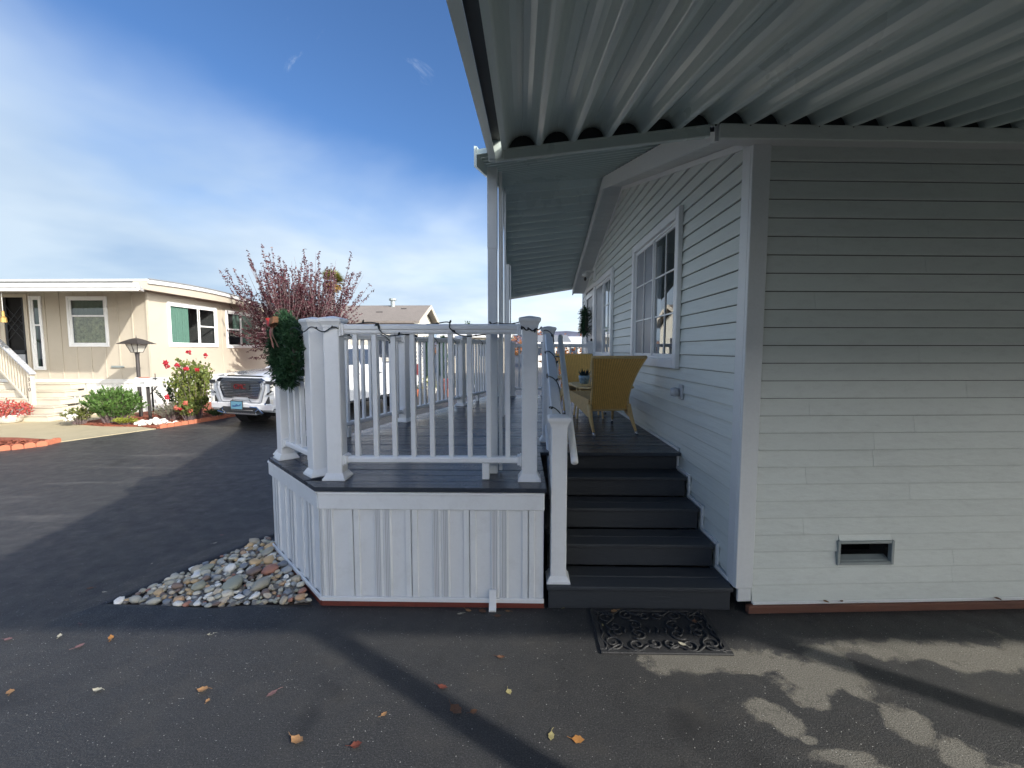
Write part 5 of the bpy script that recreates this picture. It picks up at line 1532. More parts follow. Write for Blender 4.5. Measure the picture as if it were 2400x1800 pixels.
# ------------------------------------------------------------------ the beige home across the lane
NX, NY = -10.2, 12.0
nb = thing('beige_home', 'beige flat-roofed home with board and batten walls and white ribbed skirting', 'house', (NX, NY, 0))
XU, NF = V(1, 0, 0), V(0, -1, 0)      # front wall: along x, faces the camera
NR_ = V(1, 0, 0)                      # side wall: along y, faces the lane
OF = [(-12.36, -11.36, 1.87, 3.12), (-14.20, -13.62, 0.95, 3.16), (-13.42, -13.18, 1.22, 3.14)]
OS = [(12.76, 14.68, 1.89, 3.05), (15.28, 17.0, 1.86, 3.03)]
def wall_with_holes(m, a0, a1, z0, z1, holes, P):
    xs = sorted({a0, a1, *[h[0] for h in holes], *[h[1] for h in holes]})
    for a, b in zip(xs, xs[1:]):
        mid = (a + b) / 2; hs = [h for h in holes if h[0] < mid < h[1]]
        spans = [(z0, hs[0][2]), (hs[0][3], z1)] if hs else [(z0, z1)]
        for lo, hi in spans:
            m.quad(P(a, lo), P(b, lo), P(b, hi), P(a, hi))
part('front_wall', 'beige', nb, lambda m: wall_with_holes(m, -18.5, NX, 0.88, 3.40, OF, lambda a, h: V(a, NY, h)))
part('side_wall', 'beige', nb, lambda m: wall_with_holes(m, NY, 18.6, 0.88, 3.40, OS, lambda a, h: V(NX, a, h)))
part('back_wall', 'beige', nb, lambda m: (m.quad((-18.5, NY, 0), (-18.5, 18.6, 0), (-18.5, 18.6, 3.4), (-18.5, NY, 3.4)), m.quad((-18.5, 18.6, 0), (NX, 18.6, 0), (NX, 18.6, 3.4), (-18.5, 18.6, 3.4))))
x = NX - 0.02
while x > -16.5:
    w_ = x
    hs = [h for h in OF if h[0] - 0.06 < w_ < h[1] + 0.06]
    for lo, hi in ([(0.90, hs[0][2] - 0.06), (hs[0][3] + 0.06, 3.30)] if hs else [(0.90, 3.30)]):
        if hi - lo > 0.06:
            part('batten', 'beige', nb, lambda m: m.box(w_ - 0.022, w_ + 0.022, NY - 0.018, NY - 0.001, lo, hi, 0.004))
    x -= 0.405
for yb in (NY + 0.03, 15.0, 18.4):
    part('batten', 'beige', nb, lambda m: m.box(NX + 0.001, NX + 0.016, yb - 0.03, yb + 0.03, 0.90, 3.30, 0.004))
# skirting of ribbed white panels with a rail above
def ribbed(a, b, P, n):
    s = a
    def fn(m):
        k = 0; W_ = (b - a)
        prof = [(0, 0), (0.04, 0.02), (0.30, 0.02), (0.34, 0), (0.52, 0), (0.56, 0.02), (0.80, 0.02), (0.84, 0), (1, 0)]
        for (p, d0), (q, d1) in zip(prof, prof[1:]):
            A, B = P(a + p * W_) + n * d0, P(a + q * W_) + n * d1
            m.quad(A + V(0, 0, 0.0), B, B + V(0, 0, 0.80), A + V(0, 0, 0.80))
    part('skirting_panel', 'white_paint', nb, fn)
x = NX
while x > -16.5:
    ribbed(x - 0.30, x, lambda s: V(s, NY - 0.03, 0), NF); x -= 0.30
y = NY
while y < 18.4:
    ribbed(y, y + 0.30, lambda s: V(NX + 0.03, s, 0), NR_); y += 0.30
part('skirting_rail', 'white_paint', nb, lambda m: m.box(-17.5, NX + 0.07, NY - 0.065, NY - 0.001, 0.80, 0.92, 0.006))
part('skirting_rail', 'white_paint', nb, lambda m: m.box(NX + 0.001, NX + 0.062, NY + 0.002, 18.6, 0.80, 0.92, 0.006))
# roof: bowed over the side, a deep beige overhang, white edge trim
def rz_(y):
    return 3.58 - 0.021 * (y - 13.6) ** 2 if y > 13.6 else 3.58 - 0.012 * (y - 13.6) ** 2
ys = [11.6 + 0.5 * k for k in range(15)]
def roofm(m):
    rows = []
    for y_ in ys:
        rows.append([V(-18.8, y_, rz_(y_)), V(NX + 0.40, y_, rz_(y_)), V(NX + 0.40, y_, rz_(y_) + 0.05), V(-18.8, y_, rz_(y_) + 0.05)])
    m.rings(rows, True, True)
rf_ = part('roof', 'roof_white', nb, roofm)
def edge(m, z0, z1, off):
    rows = []
    for y_ in ys:
        rows.append([V(NX + 0.40 + off, y_, rz_(y_) + z0), V(NX + 0.43 + off, y_, rz_(y_) + z0), V(NX + 0.43 + off, y_, rz_(y_) + z1), V(NX + 0.40 + off, y_, rz_(y_) + z1)])
    m.rings(rows, True, True)
part('edge_trim', 'roof_white', rf_, lambda m: edge(m, -0.07, 0.03, 0.001))
part('edge_gutter', 'roof_edge', rf_, lambda m: edge(m, 0.035, 0.065, 0.02))
def over(m):
    rows = []
    for y_ in ys:
        rows.append([V(NX + 0.001, y_, min(3.34, rz_(y_) - 0.12)), V(NX + 0.36, y_, min(3.30, rz_(y_) - 0.20)), V(NX + 0.395, y_, rz_(y_) - 0.005), V(NX + 0.001, y_, rz_(y_) - 0.005)])
    m.rings(rows, True, True)
part('overhang', 'beige', nb, over)
# entrance awning with a white edge
AWX = -8.66
awp = [(-18.5, 10.0), (AWX, 10.0), (NX - 0.02, NY - 0.02), (-18.5, NY - 0.02)]
aw2 = part('entrance_awning', 'roof_white', nb, lambda m: m.add([V(x, y, 3.10 + (y - 10.0) * 0.10 + dz) for dz in (0, 0.03) for x, y in awp], [(3, 2, 1, 0), (4, 5, 6, 7), (0, 1, 5, 4), (1, 2, 6, 5), (2, 3, 7, 6), (3, 0, 4, 7)]))
part('awning_edge', 'white_paint', aw2, lambda m: (m.box(-18.5, AWX, 9.965, 9.999, 3.055, 3.135, 0.004), m.box(-18.5, AWX, 9.95, 9.985, 3.137, 3.215, 0.004), m.box(-18.5, AWX, 9.955, 9.99, 3.2155, 3.235)))
part('awning_side', 'white_paint', aw2, lambda m: m.beam((AWX, 10.0, 3.13), (NX - 0.02, NY - 0.04, 3.33), 0.02, 0.09))
# windows and the entrance
M['print'] = pm('floral_print', (0.30, 0.31, 0.16), 0.9, var=0.9, scale=9, fine=0.6, fscale=30)
window(nb, V(-12.36, NY - 0.0, 1.87), XU, NF, 1.0, 1.25, [dict(a=0, b=1, lo=0, hi=0.63, d=-0.01, curtains=[('print', 0, 1, 0.06)]), dict(a=0, b=1, lo=0.63, hi=1, d=0.004, curtains=[('curtain_dark', 0, 1, 0.06)])], fw=0.06, proud=0.03, label='front window with patterned curtain')
window(nb, V(-13.42, NY, 1.22), XU, NF, 0.24, 1.92, [dict(a=0, b=1, lo=0, hi=0.62, d=-0.01, curtains=[('curtain_dark', 0, 0.3, 0.05)]), dict(a=0, b=1, lo=0.62, hi=1, d=0.0, curtains=[('curtain_dark', 0, 1, 0.05)])], fw=0.05, proud=0.03)
window(nb, V(NX, 12.76, 1.89), V(0, 1, 0), NR_, 1.92, 1.16, [dict(a=0, b=0.60, lo=0, hi=1, d=-0.005, curtains=[('curtain_green', 0, 0.68, 0.06)]), dict(a=0.62, b=1, lo=0, hi=0.5, d=0.0), dict(a=0.62, b=1, lo=0.5, hi=1, d=0.006)], fw=0.07, proud=0.03, label='side window with a green curtain')
window(nb, V(NX, 15.28, 1.86), V(0, 1, 0), NR_, 1.72, 1.17, [dict(a=0, b=0.42, lo=0, hi=0.5, d=0.0), dict(a=0, b=0.42, lo=0.5, hi=1, d=0.006, curtains=[('curtain_green', 0.55, 1, 0.06)]), dict(a=0.45, b=1, lo=0, hi=1, d=-0.005, curtains=[('curtain_green', 0.1, 0.9, 0.06)])], fw=0.07, proud=0.03, label='side window behind the plum tree')
ed = part('entrance_door', 'cream', nb, lambda m: (m.box(-14.30, -14.20, NY - 0.03, NY, 0.95, 3.24, 0.005), m.box(-13.62, -13.52, NY - 0.03, NY, 0.95, 3.24, 0.005), m.box(-14.20, -13.62, NY - 0.03, NY, 3.16, 3.24, 0.005)))
part('door_leaf', 'black', ed, lambda m: m.box(-14.20, -13.62, NY + 0.05, NY + 0.08, 0.95, 3.16))
def grille(m):
    for k in range(-3, 4):
        for sg in (-1, 1):
            cx_, cz_ = -13.91 + 0.0, 2.45 + 0.22 * k
            a, b = (-0.27, -0.31 * sg), (0.27, 0.31 * sg)
            z0, z1 = cz_ + a[1], cz_ + b[1]
            if min(z0, z1) > 1.75 and max(z0, z1) < 3.12:
                m.beam((cx_ + a[0], NY - 0.005, z0), (cx_ + b[0], NY - 0.005, z1), 0.012, 0.02, up=(0, 1, 0))
    m.box(-14.19, -13.63, NY - 0.012, NY + 0.01, 1.62, 1.72); m.box(-14.19, -14.13, NY - 0.012, NY + 0.01, 0.97, 3.14); m.box(-13.69, -13.63, NY - 0.012, NY + 0.01, 0.97, 3.14)
part('security_grille', 'dark_plastic', ed, grille)
part('kick_panel', 'door_grey', ed, lambda m: m.box(-14.12, -13.70, NY - 0.008, NY + 0.01, 0.98, 1.60))
part('mail_slot', 'galv', nb, lambda m: m.box(-11.27, -10.93, NY - 0.045, NY - 0.001, 1.235, 1.29, 0.006))
part('hose_bracket', 'lamp_metal', nb, lambda m: m.tube([(-11.30, NY - 0.06, 0.66), (-11.20, NY - 0.12, 0.68), (-11.10, NY - 0.10, 0.64)], 0.012))

# its steps
st = thing('porch_steps', 'cream wooden steps with a balustrade up to the beige home', 'stairs', (-12.6, 11, 0))
for k in range(1, 6):
    yk, xr = 10.28 + 0.31 * (k - 1), -11.30 - 0.17 * (k - 1)
    part('tread', 'cream', st, lambda m: m.box(-14.4, xr, yk - 0.02, yk + 0.33 if k < 5 else NY - 0.07, 0.168 * k - 0.035, 0.168 * k, 0.005))
    part('riser', 'cream', st, lambda m: m.box(-14.4, xr - 0.02, yk + 0.004, yk + 0.03, 0.168 * (k - 1), 0.168 * k - 0.036))
    part('side_board', 'cream', st, lambda m: m.box(xr - 0.045, xr - 0.021, yk + 0.031, NY - 0.08, 0.168 * (k - 1), 0.168 * k - 0.037))
bal = thing('porch_balustrade', 'cream stair balustrade with a grey handrail and house number', 'railing', (-12.4, 10.9, 0.17))
part('newel_post', 'cream', bal, lambda m: m.box(-12.345, -12.245, 10.80, 10.90, 0.17, 1.13, 0.006))
for k, ch in enumerate('310'):
    text('number', ch, (-12.18, 10.797, 0.93 - 0.115 * k), 0.135, 'lamp_metal', (1, 0, 0), (0, 0, 1), bal, 0.003) if False else text('number', ch, (-12.295, 10.797, 0.98 - 0.125 * k), 0.135, 'lamp_metal', (1, 0, 0), (0, 0, 1), bal, 0.003)
ra, rb = V(-12.18, 10.80, 1.13), V(-13.95, 11.55, 2.02)
part('handrail', 'door_grey', bal, lambda m: m.beam(ra, rb, 0.13, 0.05, bev=0.01))
part('lower_rail', 'cream', bal, lambda m: m.beam(ra - V(0.1, 0, 0.80), rb - V(0, 0, 0.78), 0.05, 0.07, bev=0.005))
for k in range(10):
    p = ra.lerp(rb, 0.14 + 0.084 * k)
    part('baluster', 'cream', bal, lambda m: m.box(p.x - 0.02, p.x + 0.02, p.y - 0.02, p.y + 0.02, p.z - 0.80, p.z - 0.02, 0.004), key='nbbal')
gl = thing('rail_garland', 'pale string of lights wound on the grey porch handrail', 'string lights', ra)
part('wire', 'white_paint', gl, lambda m: m.tube([ra.lerp(rb, k / 70) + V(0, -0.06 * math.cos(k * 0.9), 0.03 + 0.04 * math.sin(k * 0.9)) for k in range(71)], 0.007, 5))
ch = thing('wind_chime', 'brass wind chime hanging from the entrance awning', 'wind chime', (-11.98, 10.1, 2.3))
part('cord', 'white_paint', ch, lambda m: m.tube([(-11.98, 10.1, 3.05), (-11.98, 10.1, 2.62)], 0.006, 5))
M['brass'] = pm('brass', (0.45, 0.30, 0.10), 0.4, metal=0.6, var=0.3)
part('bell', 'brass', ch, lambda m: m.lathe([(0.01, 0.27), (0.025, 0.25), (0.03, 0.14), (0.055, 0.10), (0.06, 0.0), (0.02, 0.0)], (-11.98, 10.1, 2.36), 10))

# lamp post and mailbox at the edge of the bed
lp = thing('lamp_post', 'short dark garden lamp post with a four-sided lantern', 'lamp post', (-9.72, 11.05, 0))
part('pole', 'lamp_metal', lp, lambda m: m.tube([(-9.72, 11.05, 0.0), (-9.72, 11.05, 1.55), (-9.72, 11.05, 1.66)], [0.042, 0.042, 0.055], 10))
part('glass_lantern', 'frosted', lp, lambda m: m.frustum((-9.72, 11.05, 0), 0.16, 0.16, 0.30, 0.30, 1.67, 1.87))
def cage(m):
    for sx in (-1, 1):
        for sy in (-1, 1):
            m.beam((-9.72 + sx * 0.083, 11.05 + sy * 0.083, 1.665), (-9.72 + sx * 0.153, 11.05 + sy * 0.153, 1.875), 0.014, 0.014)
    m.beam((-9.72, 11.05 - 0.084, 1.665), (-9.72, 11.05 - 0.155, 1.875), 0.012, 0.012)
    m.frustum((-9.72, 11.05, 0), 0.18, 0.18, 0.18, 0.18, 1.655, 1.67)
part('cage', 'lamp_metal', lp, cage)
part('lantern_roof', 'lamp_metal', lp, lambda m: (m.frustum((-9.72, 11.05, 0), 0.58, 0.58, 0.20, 0.20, 1.872, 1.99), m.frustum((-9.72, 11.05, 0), 0.20, 0.20, 0.05, 0.05, 1.99, 2.02), m.tube([(-9.72, 11.05, 2.02), (-9.72, 11.05, 2.09)], [0.012, 0.004], 6)))
mb = thing('mailbox', 'white arched mailbox with a rust-red top streak and a newspaper box', 'mailbox', (-9.1, 10.5, 0))
part('pole', 'lamp_metal', mb, lambda m: m.tube([(-9.05, 10.55, 0.0), (-9.07, 10.55, 0.83)], 0.035, 8))
part('brace', 'lamp_metal', mb, lambda m: m.tube([(-9.05, 10.55, 0.62), (-8.84, 10.55, 0.84)], 0.012, 6))
def mbox(m):
    pr = [(-0.09, 0.0), (0.09, 0.0), (0.09, 0.13)] + [(0.09 * math.cos(a), 0.13 + 0.09 * math.sin(a)) for a in [math.pi * k / 8 for k in range(1, 8)]] + [(-0.09, 0.13)]
    m.extrude([(-9.34, 10.55 + p, 0.84 + q) for p, q in pr], (0.46, 0, 0))
bx_ = part('box', 'white_paint', mb, mbox)
part('rust_streak', 'terracotta', bx_, lambda m: (m.box(-9.24, -8.98, 10.50, 10.60, 1.052, 1.066, 0.004)))
text('number', '310', (-9.12, 10.457, 0.93), 0.07, 'lamp_metal', (1, 0, 0), (0, 0, 1), bx_, 0.001)
part('newspaper_box', 'white_paint', mb, lambda m: m.box(-8.875, -8.71, 10.45, 10.66, 0.85, 1.06, 0.008))
part('flag', 'lamp_metal', mb, lambda m: (m.box(-8.79, -8.775, 10.44, 10.448, 1.0, 1.16), m.box(-8.84, -8.73, 10.438, 10.447, 1.03, 1.05)))
# terracotta scallop edging, one piece after another
def edging(path, n, label):
    t = thing('garden_edging', label, 'edging', (*path[0], 0), 'scalloped terracotta edgings')
    segs = list(zip(path, path[1:])); tot = sum(math.dist(a, b) for a, b in segs)
    for k in range(n):
        s = tot * (k + 0.5) / n
        for a, b in segs:
            L = math.dist(a, b)
            if s <= L: break
            s -= L
        f = s / L
        x, y = a[0] + (b[0] - a[0]) * f, a[1] + (b[1] - a[1]) * f
        d_ = V(b[0] - a[0], b[1] - a[1], 0).normalized(); q = V(-d_.y, d_.x, 0)
        w_ = tot / n * 0.48
        pr = [(-w_, 0.0), (w_, 0.0), (w_, 0.055)] + [(w_ * math.cos(a_), 0.055 + 0.04 * math.sin(a_)) for a_ in [math.pi * j / 6 for j in range(1, 6)]] + [(-w_, 0.055)]
        c0 = V(x, y, 0)
        part('scallop', 'terracotta', t, lambda m: m.extrude([c0 + d_ * p + V(0, 0, h) - q * 0.03 for p, h in pr], q * 0.06))
edging([(-7.97, 9.50), (-7.72, 10.1), (-7.55, 10.75), (-7.42, 11.7), (-7.35, 12.6)], 22, 'scalloped terracotta edging between the rose bed and the lane')
edging([(-8.66, 8.04), (-8.60, 7.70), (-8.78, 7.42), (-9.15, 7.12), (-9.7, 6.86)], 12, 'scalloped terracotta edging round the small mulch bed')
ws = thing('white_rocks', 'heap of small white rocks at the foot of the mailbox', 'rocks', (-8.35, 9.85, 0.035))
rw = random.Random(8)
for k in range(90):
    x, y = rw.gauss(-8.42, 0.22), rw.gauss(9.92, 0.11)
    x = x + (y - 9.9) * -0.5
    r = rw.uniform(0.025, 0.05); me = STONES[k % 12]
    m = MB(); a_ = rw.uniform(0, 6.28)
    hz = max(0, 0.10 - 0.25 * math.hypot(x + 8.42, (y - 9.92) * 1.6)) * rw.random()
    m.add([(x + r * (math.cos(a_) * p.co.x - math.sin(a_) * p.co.y), y + r * (math.sin(a_) * p.co.x + math.cos(a_) * p.co.y), 0.04 + hz + r * 0.8 * (p.co.z + 0.6)) for p in me.vertices], [tuple(f.vertices) for f in me.polygons])
    m.build('rock', 'white_stone', ws)
# ------------------------------------------------------------------ the white pickup
TU, TN, T0 = V(math.sin(R(18)), math.cos(R(18)), 0), V(math.cos(R(18)), -math.sin(R(18)), 0), V(-6.10, 9.50, 0)
SC = 0.97
def tp(x, y, z):
    return T0 + (TU * x + TN * y + V(0, 0, z)) * SC
truck = thing('pickup_truck', 'white crew-cab pickup with a big chrome grille parked across the lane', 'pickup', T0)
def arc(cx, r, z0):
    zc = 0.42
    return [(cx + r * math.cos(a), zc + r * math.sin(a)) for a in [math.pi * k / 10 for k in range(11)]]
prof = [(0.30, 0.36), (0.06, 0.40), (0.0, 0.55), (0.0, 0.98), (0.03, 1.10), (0.10, 1.17), (0.5, 1.235), (1.2, 1.285), (1.62, 1.31), (4.02, 1.33), (4.04, 1.385), (5.78, 1.385), (5.86, 1.33), (5.88, 0.62), (5.80, 0.50), (5.30, 0.50)]
prof += arc(4.75, 0.50, 0.42) + [(4.20, 0.44), (1.62, 0.40)] + arc(1.02, 0.50, 0.42) + [(0.48, 0.36)]
def body(m):
    n = len(prof)
    ws = [0.93, 1.0, 1.005, 1.0, 0.93]
    ys = [-1.0, -0.97, 0, 0.97, 1.0]
    rings = []
    for yy, ins in ((-1.0, 0.045), (-0.955, 0.0), (0.955, 0.0), (1.0, 0.045)):
        r = []
        for (x, z) in prof:
            zz = z; xx = x
            if ins:
                if z > 1.0: zz = z - ins
                if x < 0.2: xx = x + ins * 3.2
                if x > 5.7: xx = x - ins
            elif x < 0.12: xx = x
            r.append(tp(xx, yy, zz))
        rings.append(r)
    m.rings(rings, True, True)
part('body', 'truck', truck, body)
# hood: raised centre
def hood(m):
    rows = []
    for x, z in ((0.10, 1.172), (0.5, 1.245), (1.0, 1.285), (1.60, 1.325)):
        rows.append([tp(x, yy, z + dz) for yy, dz in ((-0.90, -0.02), (-0.62, 0.0), (-0.50, 0.032), (0.50, 0.032), (0.62, 0.0), (0.90, -0.02))])
    m.rings(rows, False, False)
part('hood', 'truck', truck, hood, smooth=True)
cabp = [(1.50, 1.30), (2.30, 1.80), (2.46, 1.875), (2.75, 1.905), (3.55, 1.905), (3.80, 1.86), (4.00, 1.33)]
def cw(z): return 0.965 - max(0, z - 1.30) * 0.36
def cab(m):
    rings = []
    for x, z in cabp:
        rings.append([tp(x, -cw(z), z), tp(x, cw(z), z)])
    n = len(cabp)
    L = [tp(x, -cw(z), z) for x, z in cabp]; Rr = [tp(x, cw(z), z) for x, z in cabp]
    m.add(L, [tuple(range(n))]); m.add(Rr, [tuple(range(n))])
    for i in range(n - 1):
        m.quad(L[i], L[i + 1], Rr[i + 1], Rr[i])
part('cab', 'truck', truck, cab)
def side_glass(pts, s):
    def fn(m):
        m.add([tp(x, s * (cw(z) + 0.004), z) for x, z in pts], [tuple(range(len(pts)))])
    return fn
M['tint'] = pm('tinted_glass', (0.035, 0.045, 0.065), 0.06, var=0.02, spec=0.8)
for s in (1, -1): part('side_window', 'tint', truck, side_glass([(1.98, 1.37), (2.38, 1.72), (2.50, 1.79), (2.80, 1.81), (2.80, 1.37)], s))
for s in (1, -1): part('side_window', 'tint', truck, side_glass([(2.92, 1.37), (2.92, 1.81), (3.52, 1.80), (3.72, 1.72), (3.80, 1.37)], s))
def ws_(m):
    a, b = (1.56, 1.342), (2.26, 1.778)
    nx, nz = -0.004, 0.006
    m.add([tp(a[0] + nx, -0.86, a[1] + nz), tp(a[0] + nx, 0.86, a[1] + nz), tp(b[0] + nx, 0.72, b[1] + nz), tp(b[0] + nx, -0.72, b[1] + nz)], [(0, 1, 2, 3)])
M['windshield'] = pm('windshield_glass', (0.13, 0.19, 0.17), 0.05, var=0.1, spec=0.9)
part('windshield', 'windshield', truck, ws_)
def obx(m, x0, x1, y0, y1, z0, z1, b=0.01):
    m.obox(tp((x0 + x1) / 2, (y0 + y1) / 2, (z0 + z1) / 2), TU * (x1 - x0) / 2 * SC, TN * (y1 - y0) / 2 * SC, V(0, 0, (z1 - z0) / 2 * SC), b)
def poly_front(m, pts, x0, x1):
    """plate on the nose from (y, z) outline"""
    m.extrude([tp(x0, y, z) for y, z in pts], tp(x1, 0, 0) - tp(x0, 0, 0))
def ring_front(m, outer, inner, x0, x1):
    n = len(outer)
    vs = [tp(x0, *p) for p in outer] + [tp(x0, *p) for p in inner] + [tp(x1, *p) for p in outer] + [tp(x1, *p) for p in inner]
    fs = []
    for i in range(n):
        j = (i + 1) % n
        fs += [(i, j, n + j, n + i), (i, j, 2 * n + j, 2 * n + i), (n + i, n + j, 3 * n + j, 3 * n + i)]
    m.add(vs, fs)
go = [(-0.60, 0.62), (-0.30, 0.62), (-0.24, 0.67), (0.24, 0.67), (0.30, 0.62), (0.60, 0.62), (0.72, 0.95), (0.70, 1.10), (0.60, 1.155), (-0.60, 1.155), (-0.70, 1.10), (-0.72, 0.95)]
gi = [(y * 0.85, 0.70 + (z - 0.62) * 0.72) for y, z in go]
M['grille_chrome'] = pm('dark_chrome', (0.36, 0.37, 0.39), 0.15, metal=1.0, var=0.05)  # chrome in a darker even tone
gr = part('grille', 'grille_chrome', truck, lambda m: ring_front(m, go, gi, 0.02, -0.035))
part('grille_back', 'dark_plastic', gr, lambda m: poly_front(m, gi, 0.015, -0.004))
for k in range(10):
    z = 0.725 + 0.036 * k
    wv = 0.50 + 0.10 * min(1, (z - 0.68) / 0.3)
    part('grille_bar', 'chrome', gr, lambda m: obx(m, -0.026, -0.006, -wv, wv, z, z + 0.014, 0.004))
M['badge_red'] = pm('red_badge', (0.11, 0.008, 0.010), 0.3)
text('badge', 'GMC', tp(-0.038, 0, 0.955), 0.155, 'badge_red', TN, (0, 0, 1), gr, 0.010)
part('badge_plate', 'dark_plastic', gr, lambda m: obx(m, -0.034, -0.027, -0.27, 0.27, 0.885, 1.04, 0.003))
for s in (-1, 1):
    hl = part('headlight', 'dark_plastic', truck, lambda m: m.add([tp(x - 0.012, s * y, z) for x, y, z in ((-0.016, 0.745, 1.10), (-0.016, 0.955, 1.10), (0.16, 1.012, 1.09), (0.16, 1.012, 0.86), (-0.014, 0.955, 0.82), (-0.016, 0.76, 0.79), (-0.016, 0.79, 0.835), (-0.016, 0.865, 0.86), (-0.016, 0.865, 1.03), (-0.016, 0.755, 1.04))], [tuple(range(10))]))
    part('lens', 'frosted', hl, lambda m: (obx(m, -0.03, 0.02, s * 0.915 - 0.035, s * 0.915 + 0.035, 0.885, 0.95, 0.01), obx(m, -0.03, 0.02, s * 0.915 - 0.035, s * 0.915 + 0.035, 0.965, 1.02, 0.01), obx(m, -0.026, 0.01, s * 0.85 - 0.085, s * 0.85 + 0.085, 1.05, 1.085, 0.006)))
    fg = part('fog_surround', 'dark_plastic', truck, lambda m: m.add([tp(x, s * y, z) for x, y, z in ((-0.014, 0.70, 0.60), (-0.010, 0.80, 0.755), (0.06, 0.985, 0.765), (0.06, 0.99, 0.49), (-0.010, 0.82, 0.49))], [(0, 1, 2, 3, 4)]))
    part('fog_lamp', 'frosted', fg, lambda m: obx(m, -0.012, 0.03, s * 0.885 - 0.035, s * 0.885 + 0.035, 0.55, 0.70, 0.008))
    part('fog_trim', 'chrome', fg, lambda m: m.tube([tp(-0.02, s * 0.70, 0.60), tp(-0.018, s * 0.81, 0.485), tp(0.04, s * 0.985, 0.48)], 0.016, 6))
part('bumper_valance', 'truck', truck, lambda m: obx(m, -0.035, 0.10, -0.93, 0.93, 0.43, 0.60, 0.03))
lb = part('lower_intake', 'dark_plastic', truck, lambda m: poly_front(m, [(-0.62, 0.345), (0.62, 0.345), (0.70, 0.40), (0.52, 0.50), (-0.52, 0.50), (-0.70, 0.40)], -0.033, -0.045))
part('intake_trim', 'chrome', lb, lambda m: (m.tube([tp(-0.06, -0.68, 0.39), tp(-0.06, -0.5, 0.352), tp(-0.06, 0.5, 0.352), tp(-0.06, 0.68, 0.39), tp(-0.05, 0.50, 0.505), tp(-0.05, 0.30, 0.51)], 0.018, 6), m.tube([tp(-0.06, -0.25, 0.43), tp(-0.06, 0.40, 0.43)], 0.012, 6)))
for s in (-1, 1):
    part('tow_hook', 'chrome', lb, lambda m: m.tube([tp(-0.05, s * 0.47, 0.38), tp(-0.085, s * 0.50, 0.42), tp(-0.05, s * 0.53, 0.46)], 0.014, 6))
M['plate_blue'] = pm('plate_blue', (0.13, 0.30, 0.40), 0.5, var=0.1)
M['plate_dark'] = pm('plate_dark', (0.03, 0.09, 0.20), 0.5)
pt_ = part('license_plate', 'plate_blue', truck, lambda m: obx(m, -0.066, -0.058, -0.255, 0.085, 0.455, 0.625, 0.004))
part('plate_frame', 'dark_plastic', pt_, lambda m: [obx(m, -0.07, -0.057, a, b, c_, d_, 0.002) for a, b, c_, d_ in ((-0.27, -0.256, 0.44, 0.64), (0.086, 0.10, 0.44, 0.64), (-0.256, 0.086, 0.44, 0.454), (-0.256, 0.086, 0.626, 0.64))])
part('plate_print', 'plate_dark', pt_, lambda m: m.extrude([tp(-0.0672, y, z) for y, z in ((-0.22, 0.50), (-0.20, 0.545), (-0.15, 0.53), (-0.08, 0.57), (-0.02, 0.54), (0.05, 0.585), (0.04, 0.53), (-0.06, 0.515), (-0.13, 0.50))], TU * -0.001))
M['rim'] = pm('alloy_rim', (0.55, 0.56, 0.58), 0.25, metal=0.8, var=0.05)
for (cx, s) in ((1.02, 1), (1.02, -1), (4.75, 1), (4.75, -1)):
    c0 = tp(cx, s * 0.86, 0.405)
    def wheel(m, prof_, n=28):
        rg = []
        for r, o_ in prof_:
            rg.append([c0 + (TU * math.cos(6.28318 * k / n) + V(0, 0, math.sin(6.28318 * k / n))) * r * SC + TN * s * o_ for k in range(n)])
        m.rings(rg, True, True)
    wh = part('wheel', 'tyre', truck, lambda m: wheel(m, [(0.29, -0.12), (0.385, -0.11), (0.405, -0.08), (0.405, 0.10), (0.385, 0.135), (0.29, 0.14), (0.285, 0.10)]), smooth=False)
    def rimm(m):
        for k in range(12):
            a = 6.28318 * k / 12
            dr_ = TU * math.cos(a) + V(0, 0, math.sin(a))
            m.beam(c0 + dr_ * 0.05 + TN * s * 0.135, c0 + dr_ * 0.285 * SC + TN * s * 0.125, 0.045, 0.03, up=TN * s, bev=0.006)
        wheel(m, [(0.0501, 0.10), (0.07, 0.15), (0.0501, 0.155), (0.001, 0.156)], 12)
        wheel(m, [(0.262, 0.09), (0.262, 0.142), (0.292, 0.143), (0.292, 0.09)])
    part('rim', 'rim', wh, rimm)
    part('wheel_well', 'black', truck, lambda m: wheel(m, [(0.46, -0.22), (0.485, 0.095), (0.40, 0.09), (0.40, -0.2)], 20))
for s in (-1, 1):
    mi_ = part('wing_mirror', 'truck', truck, lambda m: obx(m, 1.98, 2.12, s * 1.12 - 0.12, s * 1.12 + 0.12, 1.36, 1.60, 0.04))
    part('mirror_glass', 'tint', mi_, lambda m: obx(m, 2.121, 2.125, s * 1.12 - 0.10, s * 1.12 + 0.10, 1.39, 1.57, 0.0))
    for xd in (1.66, 2.86, 3.86):
        part('door_seam', 'dark_plastic', truck, lambda m: obx(m, xd, xd + 0.010, s * 1.0002 - 0.0015, s * 1.0002 + 0.0015, 0.52, 1.27, 0))
    for xd in (2.62, 3.62):
        part('door_handle', 'chrome', truck, lambda m: obx(m, xd, xd + 0.17, s * 1.018 - 0.016, s * 1.018 + 0.016, 1.10, 1.135, 0.008))
    part('running_board', 'dark_plastic', truck, lambda m: obx(m, 1.66, 4.16, s * 0.97 - 0.09, s * 0.97 + 0.09, 0.36, 0.41, 0.012))
    part('tail_light', 'badge_red', truck, lambda m: obx(m, 5.70, 5.885, s * 0.97 - 0.035, s * 0.97 + 0.035, 0.92, 1.30, 0.01))
part('underbody', 'black', truck, lambda m: obx(m, 0.25, 5.7, -0.75, 0.75, 0.28, 0.55, 0.02))
